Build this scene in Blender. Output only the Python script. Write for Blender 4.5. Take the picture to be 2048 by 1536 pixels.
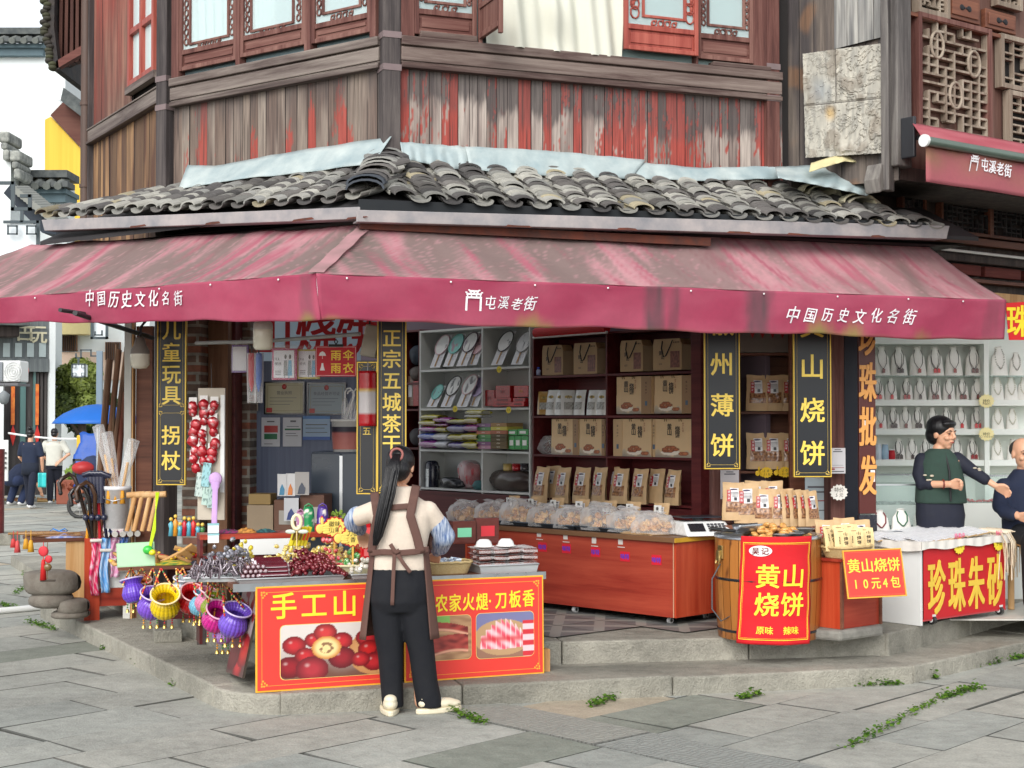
import bpy, bmesh, math, random
from mathutils import Vector, Matrix, Euler, noise
sc = bpy.context.scene
for o in list(bpy.data.objects): bpy.data.objects.remove(o)
rad = math.radians
PI = math.pi
# ------------------------------------------------------------------ camera
F_PX, HOR, CZ = 3000.0, 841.0, 1.73          # focal length and horizon in photo pixels, eye height
PITCH = math.atan((HOR - 768) / F_PX)
cam = bpy.data.cameras.new('camera'); cam_o = bpy.data.objects.new('camera', cam)
sc.collection.objects.link(cam_o); sc.camera = cam_o
cam.sensor_fit = 'HORIZONTAL'; cam.sensor_width = 36.0; cam.lens = 36.0 * F_PX / 2048
cam.clip_start = 0.1; cam.clip_end = 400
cam_o.location = (0, 0, CZ); cam_o.rotation_euler = (PI / 2 + PITCH, 0, 0)
# ------------------------------------------------------------------ world, sun, exposure
SUN_EL, SUN_AZ = 36, 196                     # azimuth clockwise from +y: behind and left of the viewer
world = bpy.data.worlds.new('World'); sc.world = world; world.use_nodes = True
wt = world.node_tree; wt.nodes.clear()
sky = wt.nodes.new('ShaderNodeTexSky'); sky.sky_type = 'NISHITA'; sky.sun_disc = False
sky.sun_elevation = rad(SUN_EL); sky.sun_rotation = rad(SUN_AZ); sky.air_density = 1.0; sky.dust_density = 1.0; sky.ozone_density = 1.0
hsv = wt.nodes.new('ShaderNodeHueSaturation'); hsv.inputs['Saturation'].default_value = 0.22; hsv.inputs['Value'].default_value = 1.25
bg = wt.nodes.new('ShaderNodeBackground'); bg.inputs['Strength'].default_value = 0.13
wo = wt.nodes.new('ShaderNodeOutputWorld')
wt.links.new(sky.outputs[0], hsv.inputs['Color']); wt.links.new(hsv.outputs[0], bg.inputs['Color']); wt.links.new(bg.outputs[0], wo.inputs[0])
sun = bpy.data.lights.new('sun', 'SUN'); sun.energy = 1.7; sun.angle = rad(42); sun.color = (1.0, 0.96, 0.9)
sun_o = bpy.data.objects.new('sun', sun); sc.collection.objects.link(sun_o)
_d = Vector((math.sin(rad(SUN_AZ)) * math.cos(rad(SUN_EL)), math.cos(rad(SUN_AZ)) * math.cos(rad(SUN_EL)), math.sin(rad(SUN_EL))))
sun_o.rotation_euler = _d.to_track_quat('Z', 'Y').to_euler()
sc.view_settings.view_transform = 'Standard'; sc.view_settings.look = 'None'; sc.view_settings.exposure = 0.56; sc.view_settings.gamma = 1
sc.render.engine = 'CYCLES'; sc.cycles.use_denoising = True; sc.cycles.max_bounces = 8; sc.cycles.transparent_max_bounces = 24
sc.cycles.diffuse_bounces = 5; sc.cycles.glossy_bounces = 3; sc.cycles.caustics_reflective = False; sc.cycles.caustics_refractive = False
rng = random.Random(7)
R_ = rng.uniform
# ------------------------------------------------------------------ photo pixel -> point of the place
_c, _s = math.cos(PITCH), math.sin(PITCH)
def ray(px, py):
    a = (px - 1024) / F_PX; b = (768 - py) / F_PX
    return Vector((a, _c - b * _s, _s + b * _c))
def at(px, py, Y):
    d = ray(px, py); return Vector((0, 0, CZ)) + d * (Y / d.y)
def gz(px, py, z=0.0):
    d = ray(px, py); return Vector((0, 0, CZ)) + d * ((z - CZ) / d.z)
class Fr:                                     # a vertical plane: origin, x to the right along it, y into it, z up
    def __init__(s, o, ang):
        s.o = Vector((o[0], o[1], 0)); s.deg = ang; s.a = rad(ang); s.u = Vector((math.cos(s.a), math.sin(s.a), 0)); s.v = Vector((-math.sin(s.a), math.cos(s.a), 0))
    def pix(s, px, py, off=0.0):
        d = ray(px, py); o = s.o + s.v * off
        t = o.dot(s.v) / d.dot(s.v); X = d * t
        return ((X - o).dot(s.u), CZ + X.z)
    def w(s, x, y, z): return s.o + s.u * x + s.v * y + Vector((0, 0, z))
    def loc(s, P): q = Vector(P) - s.o; return (q.dot(s.u), q.dot(s.v), P[2])
# ------------------------------------------------------------------ colours and materials
def L_(c): return tuple(((x / 255) / 12.92 if x / 255 <= 0.04045 else ((x / 255 + 0.055) / 1.055) ** 2.4) for x in c)
def nd(nt, typ, ins=None, **props):
    n = nt.nodes.new('ShaderNode' + typ)
    for k, v in props.items(): setattr(n, k, v)
    for k, v in (ins or {}).items():
        if isinstance(v, bpy.types.NodeSocket): nt.links.new(v, n.inputs[k])
        elif v is not None: n.inputs[k].default_value = v
    return n
def c4(c): return (c[0], c[1], c[2], 1)
def mixc(nt, f, a, b, blend='MIX'):
    n = nd(nt, 'Mix', data_type='RGBA', blend_type=blend)
    for i, v in ((0, f), (6, a), (7, b)):
        if isinstance(v, bpy.types.NodeSocket): nt.links.new(v, n.inputs[i])
        else: n.inputs[i].default_value = v if i == 0 else c4(v)
    return n.outputs[2]
def mth(nt, op, a, b=None, clamp=False):
    n = nd(nt, 'Math', operation=op, use_clamp=clamp)
    for i, v in ((0, a), (1, b)):
        if isinstance(v, bpy.types.NodeSocket): nt.links.new(v, n.inputs[i])
        elif v is not None: n.inputs[i].default_value = v
    return n.outputs[0]
def ramp(nt, f, stops):
    n = nd(nt, 'ValToRGB', {'Fac': f}); e = n.color_ramp.elements
    while len(e) < len(stops): e.new(0.5)
    for k, (p, c) in enumerate(stops): e[k].position = p; e[k].color = c4(c) if not isinstance(c, (int, float)) else (c, c, c, 1)
    return n.outputs[0]
def noi(nt, co, scale=5, st=(1, 1, 1), detail=5, rough=0.6, dist=0.0):
    m = nd(nt, 'Mapping', {'Vector': co, 'Scale': st})
    return nd(nt, 'TexNoise', {'Vector': m.outputs[0], 'Scale': scale, 'Detail': detail, 'Roughness': rough, 'Distortion': dist}).outputs['Fac']
MATS = {}
def newmat(name):
    m = bpy.data.materials.new(name); m.use_nodes = True; nt = m.node_tree; nt.nodes.clear()
    out = nd(nt, 'OutputMaterial'); b = nd(nt, 'BsdfPrincipled'); nt.links.new(b.outputs[0], out.inputs[0])
    co = nd(nt, 'TexCoord').outputs['Object']; MATS[name] = m
    return m, nt, b, co, out
def mat(name, col=None, rough=0.6, var=0.25, scale=9, st=(1, 1, 1), col2=None, bump=0.0, bsc=None, bst=None, isl=0.0, obj=0.0, metal=0.0, vc=False, spec=0.5, coat=0.0, sss=0.0, trans=0.0, lin=False):
    if name in MATS: return MATS[name]
    m, nt, b, co, out = newmat(name)
    c1 = (0.8, 0.8, 0.8) if col is None else (col if lin else L_(col))
    n1 = noi(nt, co, scale, st, 6, 0.62)
    if vc: base = nd(nt, 'Attribute', attribute_name='Col').outputs['Color']
    elif col2 is not None: base = ramp(nt, n1, [(0.35, c1), (0.65, col2 if lin else L_(col2))])
    else: base = mixc(nt, 0.0, c1, c1)
    v = mth(nt, 'MULTIPLY_ADD', n1, 2 * var); nt.nodes[-1].inputs[2].default_value = 1 - var
    if isl:
        r = nd(nt, 'NewGeometry').outputs['Random Per Island']
        a = mth(nt, 'MULTIPLY_ADD', r, 2 * isl); nt.nodes[-1].inputs[2].default_value = 1 - isl; v = mth(nt, 'MULTIPLY', v, a)
    if obj:
        r = nd(nt, 'ObjectInfo').outputs['Random']
        a = mth(nt, 'MULTIPLY_ADD', r, 2 * obj); nt.nodes[-1].inputs[2].default_value = 1 - obj; v = mth(nt, 'MULTIPLY', v, a)
    cv = nd(nt, 'CombineColor', {0: v, 1: v, 2: v}).outputs[0]
    nt.links.new(mixc(nt, 1.0, base, cv, 'MULTIPLY'), b.inputs['Base Color'])
    b.inputs['Metallic'].default_value = metal; b.inputs['Specular IOR Level'].default_value = spec
    b.inputs['Coat Weight'].default_value = coat; b.inputs['Coat Roughness'].default_value = 0.15
    if sss: b.inputs['Subsurface Weight'].default_value = sss; b.inputs['Subsurface Radius'].default_value = (0.02, 0.008, 0.004)
    rr = mth(nt, 'MULTIPLY_ADD', n1, 0.3); nt.nodes[-1].inputs[2].default_value = rough - 0.15; nt.nodes[-1].use_clamp = True
    nt.links.new(rr, b.inputs['Roughness'])
    if bump:
        n2 = noi(nt, co, bsc or scale * 4, bst or st, 6, 0.65)
        nt.links.new(nd(nt, 'Bump', {'Strength': 0.6, 'Distance': bump, 'Height': n2}).outputs[0], b.inputs['Normal'])
    if trans:
        t = nd(nt, 'BsdfTranslucent'); nt.links.new(b.inputs['Base Color'].links[0].from_socket, t.inputs[0])
        mx = nd(nt, 'MixShader', {0: trans}); nt.links.new(b.outputs[0], mx.inputs[1]); nt.links.new(t.outputs[0], mx.inputs[2]); nt.links.new(mx.outputs[0], out.inputs[0])
    return m
def clear(name, tint=(1, 1, 1), film=0.2, rough=0.12, bump=0.0, bsc=30):
    m, nt, b, co, out = newmat(name)
    b.inputs['Base Color'].default_value = c4(tint); b.inputs['Roughness'].default_value = rough; b.inputs['Specular IOR Level'].default_value = 0.9
    if bump:
        nt.links.new(nd(nt, 'Bump', {'Strength': 0.8, 'Distance': bump, 'Height': noi(nt, co, bsc, (1, 1, 1), 3)}).outputs[0], b.inputs['Normal'])
    t = nd(nt, 'BsdfTransparent', {0: c4(tuple(0.5 + 0.5 * x for x in tint))})
    lw = nd(nt, 'LayerWeight', {'Blend': 0.35}).outputs['Facing']
    f = mth(nt, 'MULTIPLY_ADD', lw, 0.55); nt.nodes[-1].inputs[2].default_value = film; nt.nodes[-1].use_clamp = True
    mx = nd(nt, 'MixShader', {0: f}); nt.links.new(t.outputs[0], mx.inputs[1]); nt.links.new(b.outputs[0], mx.inputs[2]); nt.links.new(mx.outputs[0], out.inputs[0])
    return m
def woodmat(name, dark, mid, light, axis='z', paint=None, amt=0.5, rough=0.72, bump=0.004, gs=1.0):
    m, nt, b, co, out = newmat(name)
    st = {'z': (16, 16, 0.9), 'x': (0.9, 16, 16), 'y': (16, 0.9, 16)}[axis]; st = tuple(k * gs for k in st)
    st2 = {'z': (4, 4, 0.7), 'x': (0.7, 4, 4), 'y': (4, 0.7, 4)}[axis]
    g = noi(nt, co, 1.0, st, 8, 0.7, 0.4); big = noi(nt, co, 1.3, st2, 4, 0.6)
    r = nd(nt, 'NewGeometry').outputs['Random Per Island']
    f = mth(nt, 'ADD', mth(nt, 'MULTIPLY', g, 0.75), mth(nt, 'MULTIPLY', mth(nt, 'ADD', big, mth(nt, 'MULTIPLY', r, 0.5)), 0.3))
    base = ramp(nt, f, [(0.38, L_(dark)), (0.55, L_(mid)), (0.78, L_(light))])
    if paint:
        flake = noi(nt, co, 1.0, tuple(k * 3.2 for k in st), 6, 0.7)
        pm = mth(nt, 'ADD', mth(nt, 'ADD', mth(nt, 'MULTIPLY', big, 1.2), mth(nt, 'MULTIPLY', r, 0.35)), mth(nt, 'MULTIPLY', flake, 0.6))
        k = ramp(nt, pm, [(1.28 - amt, 0.0), (1.36 - amt, 1.0)])
        base = mixc(nt, k, base, mixc(nt, flake, tuple(x * 0.6 for x in L_(paint)), L_(paint)))
    nt.links.new(base, b.inputs['Base Color']); b.inputs['Roughness'].default_value = rough; b.inputs['Specular IOR Level'].default_value = 0.3
    nt.links.new(nd(nt, 'Bump', {'Strength': 0.8, 'Distance': bump, 'Height': g}).outputs[0], b.inputs['Normal'])
    return m
# ------------------------------------------------------------------ mesh builder
GLYPH = {}
def load_glyphs(chars):
    obs = []
    for off, tab in ((0.0, 'b'), (0.0, 'n')):
        for ch in sorted(set(chars)):
            cu = bpy.data.curves.new('g', 'FONT'); cu.body = ch; cu.size = 1; cu.offset = off; cu.resolution_u = 3
            o = bpy.data.objects.new('g', cu); sc.collection.objects.link(o); obs.append((tab + ch, o))
    dg = bpy.context.evaluated_depsgraph_get()
    for k, o in obs:
        e = o.evaluated_get(dg); me = e.to_mesh()
        GLYPH[k] = ([(v.co.x, v.co.y) for v in me.vertices], [tuple(p.vertices) for p in me.polygons]); e.to_mesh_clear()
    for k, o in obs:
        cu = o.data; bpy.data.objects.remove(o); bpy.data.curves.remove(cu)
class MB:
    def __init__(s, col=(0.8, 0.8, 0.8)):
        s.v = []; s.f = []; s.fc = []; s.sm = []; s.fm = []; s.col = col; s.m = 0; s.T = None; s.vcol = None
    def add(s, vs, fs, smooth=False, cols=None):
        n = len(s.v); T = s.T
        s.v += [tuple(T @ Vector(p)) for p in vs] if T else [tuple(p) for p in vs]
        for k, f in enumerate(fs):
            s.f.append(tuple(i + n for i in f)); s.sm.append(smooth); s.fm.append(s.m)
            s.fc.append([cols[i] for i in f] if cols else s.col)
        return s
    def box(s, x0, x1, y0, y1, z0, z1):
        if x0 > x1: x0, x1 = x1, x0
        if y0 > y1: y0, y1 = y1, y0
        if z0 > z1: z0, z1 = z1, z0
        return s.add([(x0, y0, z0), (x1, y0, z0), (x1, y1, z0), (x0, y1, z0), (x0, y0, z1), (x1, y0, z1), (x1, y1, z1), (x0, y1, z1)],
                     [(3, 2, 1, 0), (4, 5, 6, 7), (0, 1, 5, 4), (1, 2, 6, 5), (2, 3, 7, 6), (3, 0, 4, 7)])
    def hexa(s, b, t):      # four bottom points (anticlockwise from above), four top points
        return s.add(list(b) + list(t), [(3, 2, 1, 0), (4, 5, 6, 7), (0, 1, 5, 4), (1, 2, 6, 5), (2, 3, 7, 6), (3, 0, 4, 7)])
    def prism(s, pts, y0, y1):   # outline in x,z (anticlockwise seen from the viewer, -y) extruded along y
        a = sum(pts[i - 1][0] * pts[i][1] - pts[i][0] * pts[i - 1][1] for i in range(len(pts)))
        if a < 0: pts = pts[::-1]
        n = len(pts)
        if y0 > y1: y0, y1 = y1, y0
        return s.add([(x, y0, z) for x, z in pts] + [(x, y1, z) for x, z in pts],
                     [tuple(range(n)), tuple(range(2 * n - 1, n - 1, -1))] + [(i, i + n, (i + 1) % n + n, (i + 1) % n) for i in range(n)])
    def slab(s, pts, z0, z1):    # outline in x,y extruded along z
        a = sum(pts[i - 1][0] * pts[i][1] - pts[i][0] * pts[i - 1][1] for i in range(len(pts)))
        if a < 0: pts = pts[::-1]
        n = len(pts)
        return s.add([(x, y, z1) for x, y in pts] + [(x, y, z0) for x, y in pts],
                     [tuple(range(n)), tuple(range(2 * n - 1, n - 1, -1))] + [(i, i + n, (i + 1) % n + n, (i + 1) % n) for i in range(n)])
    def tube(s, pts, r, n=8, caps=True, flat=1.0):
        pts = [Vector(p) for p in pts]; m = len(pts); rs = r if isinstance(r, (list, tuple)) else [r] * m
        vs = []; ref = None
        for i, p in enumerate(pts):
            d = (pts[min(i + 1, m - 1)] - pts[max(i - 1, 0)])
            d = d.normalized() if d.length > 1e-9 else Vector((0, 0, 1))
            if ref is None: ref = Vector((0, 0, 1)) if abs(d.z) < 0.9 else Vector((1, 0, 0))
            a = d.cross(ref); a = a.normalized() if a.length > 1e-6 else d.orthogonal().normalized()
            b = a.cross(d).normalized(); ref = b
            for k in range(n):
                t = 2 * PI * k / n; vs.append(p + a * (rs[i] * math.cos(t)) + b * (rs[i] * flat * math.sin(t)))
        fs = [(i * n + k, i * n + (k + 1) % n, (i + 1) * n + (k + 1) % n, (i + 1) * n + k) for i in range(m - 1) for k in range(n)]
        s.add(vs, fs, True)
        if caps: s.add(vs[:n], [tuple(range(n - 1, -1, -1))]); s.add(vs[-n:], [tuple(range(n))])
        return s
    def cyl(s, p, q, r, r2=None, n=16): return s.tube([p, q], [r, r if r2 is None else r2], n)
    def lathe(s, prof, c=(0, 0, 0), n=24, a0=0.0, a1=2 * PI, sx=1.0, sy=1.0, smooth=True):
        full = abs(a1 - a0 - 2 * PI) < 1e-6; k = n if full else n + 1; vs = []
        for r, z in prof:
            for i in range(k):
                a = a0 + (a1 - a0) * i / n; vs.append((c[0] + r * sx * math.cos(a), c[1] + r * sy * math.sin(a), c[2] + z))
        fs = []
        for j in range(len(prof) - 1):
            for i in range(n):
                i2 = (i + 1) % k; fs.append((j * k + i, j * k + i2, (j + 1) * k + i2, (j + 1) * k + i))
        return s.add(vs, fs, smooth)
    def ball(s, c, r, n=12, m=8):
        r = r if isinstance(r, (tuple, list)) else (r, r, r); vs = []; fs = []
        for j in range(m + 1):
            t = PI * j / m
            for i in range(n):
                a = 2 * PI * i / n; vs.append((c[0] + r[0] * math.sin(t) * math.cos(a), c[1] + r[1] * math.sin(t) * math.sin(a), c[2] - r[2] * math.cos(t)))
        for j in range(m):
            for i in range(n): fs.append((j * n + i, j * n + (i + 1) % n, (j + 1) * n + (i + 1) % n, (j + 1) * n + i))
        return s.add(vs, fs, True)
    def grid(s, fn, nu, nv, smooth=True, cf=None, both=0.0):   # fn(u,v) -> point, u,v in 0..1
        vs = []; cs = []
        for j in range(nv + 1):
            for i in range(nu + 1):
                vs.append(fn(i / nu, j / nv)); cs.append(cf(i / nu, j / nv) if cf else s.col)
        fs = [(j * (nu + 1) + i, j * (nu + 1) + i + 1, (j + 1) * (nu + 1) + i + 1, (j + 1) * (nu + 1) + i) for j in range(nv) for i in range(nu)]
        return s.add(vs, fs, smooth, cs if cf else None)
    def text(s, body, x, z, size, y=-0.003, tab='b', sx=1.0, shear=0.0, vert=0.0, gap=1.0, warp=None, center=True, th=0.0, rot=0.0):
        n = len(body)
        for k, ch in enumerate(body):
            g = GLYPH.get(('b' if tab == 'm' else tab) + ch)
            if not g: continue
            ascii_ = ord(ch) < 0x2000
            if vert: ox, oz = x - size * sx * 0.5, z - k * vert - size * 0.88
            else:
                adv = size * sx * gap; ox = x + (k - (n / 2 if center else 0)) * adv + (adv - size * sx) / 2; oz = z - size * 0.38
                if ascii_: ox += size * sx * 0.2
            cx, cz = ox + size * sx / 2, oz + size * 0.38
            w = 0.016 * size if tab == 'b' else 0.009 * size if tab == 'm' else 0.0
            for q, (hx, hz) in enumerate(((0, 0), (w, w * .7), (-w, w * .7), (w, -w * .7), (-w, -w * .7)) if w else ((0, 0),)):
              vs = []; dy = q * 0.00025
              for a, b in g[0]:
                X = ox + hx + (a + shear * (b - 0.38)) * size * sx; Z = oz + hz + b * size
                if rot: dx, dz = X - cx, Z - cz; X, Z = cx + dx * math.cos(rot) - dz * math.sin(rot), cz + dx * math.sin(rot) + dz * math.cos(rot)
                vs.append((X, Z) if warp else (X, y - dy, Z))
              if not warp: s.add(vs, g[1]); continue
              tri = [(f[0], f[i], f[i + 1]) for f in g[1] for i in range(1, len(f) - 1)]; st = [[vs[i] for i in t] for t in tri]; out = []; fs = []
              while st:
                t = st.pop(); e = [math.dist(t[i], t[(i + 1) % 3]) for i in range(3)]; k2 = e.index(max(e))
                if e[k2] > .035:
                    a, b, c = t[k2], t[(k2 + 1) % 3], t[(k2 + 2) % 3]; m = ((a[0] + b[0]) / 2, (a[1] + b[1]) / 2); st += [[a, m, c], [m, b, c]]
                else: fs.append((len(out), len(out) + 1, len(out) + 2)); out += [warp(*p) for p in t]
              s.add(out, fs)
        return s
    def build(s, name, m, parent=None, fr=None, loc=None, rz=0.0, label=None, cat=None, group=None, kind=None, bev=0.0, solid=0.0, sub=0, rot=None, vox=0.0, smooth_it=0):
        me = bpy.data.meshes.new(name); me.from_pydata(s.v, [], s.f)
        ms = m if isinstance(m, (list, tuple)) else [m]
        for q in ms: me.materials.append(q)
        if s.f:
            me.polygons.foreach_set('use_smooth', s.sm)
            if len(ms) > 1: me.polygons.foreach_set('material_index', s.fm)
            ca = me.color_attributes.new('Col', 'FLOAT_COLOR', 'CORNER'); buf = []
            for f, c in zip(s.f, s.fc):
                if isinstance(c, list):
                    for q in c: buf += [q[0], q[1], q[2], 1.0]
                else: buf += [c[0], c[1], c[2], 1.0] * len(f)
            ca.data.foreach_set('color', buf)
        me.update()
        o = bpy.data.objects.new(name, me); sc.collection.objects.link(o)
        if fr is not None: o.location = fr.o; o.rotation_euler = (0, 0, fr.a)
        elif loc is not None: o.location = loc; o.rotation_euler = rot or (0, 0, rz)
        elif rot: o.rotation_euler = rot
        if parent is not None:
            o.parent = parent
            if WORLD[0] or fr is not None or loc is not None: o.matrix_parent_inverse = wmat(parent).inverted()
        tag(o, label, cat, group, kind)
        if solid: md = o.modifiers.new('t', 'SOLIDIFY'); md.thickness = solid; md.offset = 0
        if bev: md = o.modifiers.new('b', 'BEVEL'); md.width = bev; md.segments = 2; md.limit_method = 'ANGLE'; md.angle_limit = rad(40)
        if vox:
            md = o.modifiers.new('r', 'REMESH'); md.mode = 'VOXEL'; md.voxel_size = vox; md.use_smooth_shade = True
            if smooth_it: md = o.modifiers.new('s', 'SMOOTH'); md.iterations = smooth_it; md.factor = 0.5
        if sub: md = o.modifiers.new('u', 'SUBSURF'); md.levels = md.render_levels = sub
        return o
WORLD = [True]         # True: coordinates given without a frame are world ones; False: they belong to the parent
def wmat(o):
    M = Matrix.Translation(o.location) @ o.rotation_euler.to_matrix().to_4x4() @ Matrix.Diagonal((*o.scale, 1))
    return wmat(o.parent) @ o.matrix_parent_inverse @ M if o.parent else M
def tag(o, label=None, cat=None, group=None, kind=None):
    if label: o['label'] = label
    if cat: o['category'] = cat
    if group: o['group'] = group
    if kind: o['kind'] = kind
    return o
def thing(name, label, cat, loc=(0, 0, 0), rz=0.0, group=None, rot=None):
    o = bpy.data.objects.new(name, None); sc.collection.objects.link(o); o.empty_display_size = 0.1
    o.location = loc; o.rotation_euler = rot or (0, 0, rz)
    return tag(o, label, cat, group)
KIDS = {}
def kids(o): return [c for c in o.children]
def dup(o, loc=None, rz=None, label=None, parent=None, group=None, rot=None, scale=None):
    c = o.copy(); sc.collection.objects.link(c)
    if parent is not None: c.parent = parent
    for ch in list(o.children): dup(ch, parent=c)
    if loc is not None: c.location = loc
    if rz is not None: c.rotation_euler = (0, 0, rz)
    if rot is not None: c.rotation_euler = rot
    if scale is not None: c.scale = (scale,) * 3 if isinstance(scale, (int, float)) else scale
    if label: c['label'] = label
    if group: c['group'] = group
    return c
class Rep:            # first call places the prototype itself, later calls place copies
    def __init__(s, proto): s.p = proto; s.n = 0
    def __call__(s, loc, rz=0.0, label=None, rot=None, scale=None):
        if s.n == 0:
            o = s.p; o.location = loc; o.rotation_euler = rot or (0, 0, rz)
            if scale is not None: o.scale = (scale,) * 3 if isinstance(scale, (int, float)) else scale
            if label: o['label'] = label
        else: o = dup(s.p, loc, rz, label, rot=rot, scale=scale or 1.0)
        s.n += 1; return o
def nz(x, y=0.0, z=0.0): return noise.noise(Vector((x, y, z)))            # about -1..1
def fb(x, y=0.0, z=0.0, o=4): return noise.fractal(Vector((x, y, z)), 1.0, 2.0, o)
def lerp(a, b, t): return a + (b - a) * t
def mixp(a, b, t): t = max(0.0, min(1.0, t)); return tuple(lerp(p, q, t) for p, q in zip(a, b))
def sst(a, b, x): t = max(0.0, min(1.0, (x - a) / (b - a))); return t * t * (3 - 2 * t)
ORD = ['first', 'second', 'third', 'fourth', 'fifth', 'sixth', 'seventh', 'eighth', 'ninth', 'tenth', 'eleventh', 'twelfth', 'thirteenth', 'fourteenth', 'fifteenth']
load_glyphs("中国历史文化名街屯溪老街儿童玩具拐杖正宗五城茶干州薄饼山烧饼珍珠批发手工山楂州农家火腿煺刀板香·黄山烧饼10元4包原味辣味吴记珍珠朱砂雨伞雨衣特价热卖中耳环手链味徽墨泥鳅豆笋脆果茶Pearl Cinnabar5元1斤特产礼盒年货包邮EVA便携营业执照食品经营许可证古玩字画阁")
# ------------------------------------------------------------------ shared materials
VM=mat('painted_matte',vc=True,rough=0.62,var=0.12,scale=14)
VG=mat('painted_gloss',vc=True,rough=0.26,var=0.08,scale=12,coat=0.3)
VP=mat('printed_card',vc=True,rough=0.38,var=0.05,scale=6)
VF=mat('printed_film',vc=True,rough=0.2,var=0.10,scale=16,bump=0.004,bsc=24)
VS=mat('stone_painted',vc=True,rough=0.85,var=0.22,scale=7,bump=0.006,bsc=38)
VW=mat('cloth_painted',vc=True,rough=0.85,var=0.14,scale=5,bump=0.003,bsc=40)
def stonemat(name,c1=None,c2=None,dirt=(58,58,52),bump=0.014):
 m,nt,b,co,out=newmat(name)
 big=noi(nt,co,.9,(1,1,1),5,.65,.3);mid=noi(nt,co,9,(1,1,1),7,.7);fine=noi(nt,co,75,(1,1,1),3,.6);r=nd(nt,'NewGeometry').outputs['Random Per Island']
 base=nd(nt,'Attribute',attribute_name='Col').outputs['Color']if c1 is None else ramp(nt,mth(nt,'ADD',mth(nt,'MULTIPLY',big,.7),mth(nt,'MULTIPLY',r,.3)),[(.3,L_(c1)),(.7,L_(c2))])
 v=mth(nt,'ADD',mth(nt,'MULTIPLY',mid,.7),mth(nt,'MULTIPLY',fine,.5));v=mth(nt,'ADD',mth(nt,'MULTIPLY',big,.7),v);v=mth(nt,'MULTIPLY_ADD',v,1.25);nt.nodes[-1].inputs[2].default_value=-.18
 base=mixc(nt,1.0,base,nd(nt,'CombineColor',{0:v,1:v,2:v}).outputs[0],'MULTIPLY')
 k=ramp(nt,mth(nt,'ADD',mid,mth(nt,'MULTIPLY',big,.8)),[(1.02,0.0),(1.22,.75)])
 nt.links.new(mixc(nt,k,base,L_(dirt)),b.inputs['Base Color']);b.inputs['Roughness'].default_value=.85;b.inputs['Specular IOR Level'].default_value=.3
 nt.links.new(nd(nt,'Bump',{'Strength':.9,'Distance':bump,'Height':mth(nt,'ADD',mid,mth(nt,'MULTIPLY',fine,.35))}).outputs[0],b.inputs['Normal']);return m
STONE=stonemat('step_stone',(132,130,120),(168,164,152),bump=.03)
STEEL=mat('steel',(190,194,198),rough=0.3,var=0.12,scale=8,metal=0.9)
BLACKP=mat('black_plastic',(18,18,20),rough=0.35,var=0.15,scale=10)
DARKM=mat('dark_metal',(42,44,48),rough=0.5,var=0.2,scale=12)
WHITEP=mat('white_plastic',(226,228,226),rough=0.4,var=0.06,scale=6)
GOLDT=mat('gold_letter',(246,214,92),rough=0.4,var=0.06,scale=6)
WHITET=mat('white_letter',(246,242,246),rough=0.6,var=0.05,scale=9)
CLEARB=clear('clear_bag',film=0.16,rough=0.16,bump=0.01,bsc=26)
CLEARG=clear('window_glass',(0.80,0.92,0.92),film=0.30,rough=0.04)
CASEG=clear('case_glass',(0.86,0.96,0.94),film=0.12,rough=0.03)
REDLAM=woodmat('red_laminate',(92,26,18),(150,52,38),(182,80,58),'x',rough=0.32,bump=0.0005,gs=0.55)
REDLAMV=woodmat('red_laminate_upright',(112,30,14),(178,62,36),(206,92,58),'z',rough=0.3,bump=0.0005,gs=0.55)
DARKRED=woodmat('dark_red_board',(62,20,22),(88,32,34),(112,48,46),'x',rough=0.4,bump=0.0005)
BROWNW=woodmat('brown_board',(70,40,30),(108,66,50),(136,88,66),'x',rough=0.5,bump=0.001)
TANW=woodmat('tan_wood',(150,104,62),(196,150,98),(220,184,136),'z',rough=0.55,bump=0.001)
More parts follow.
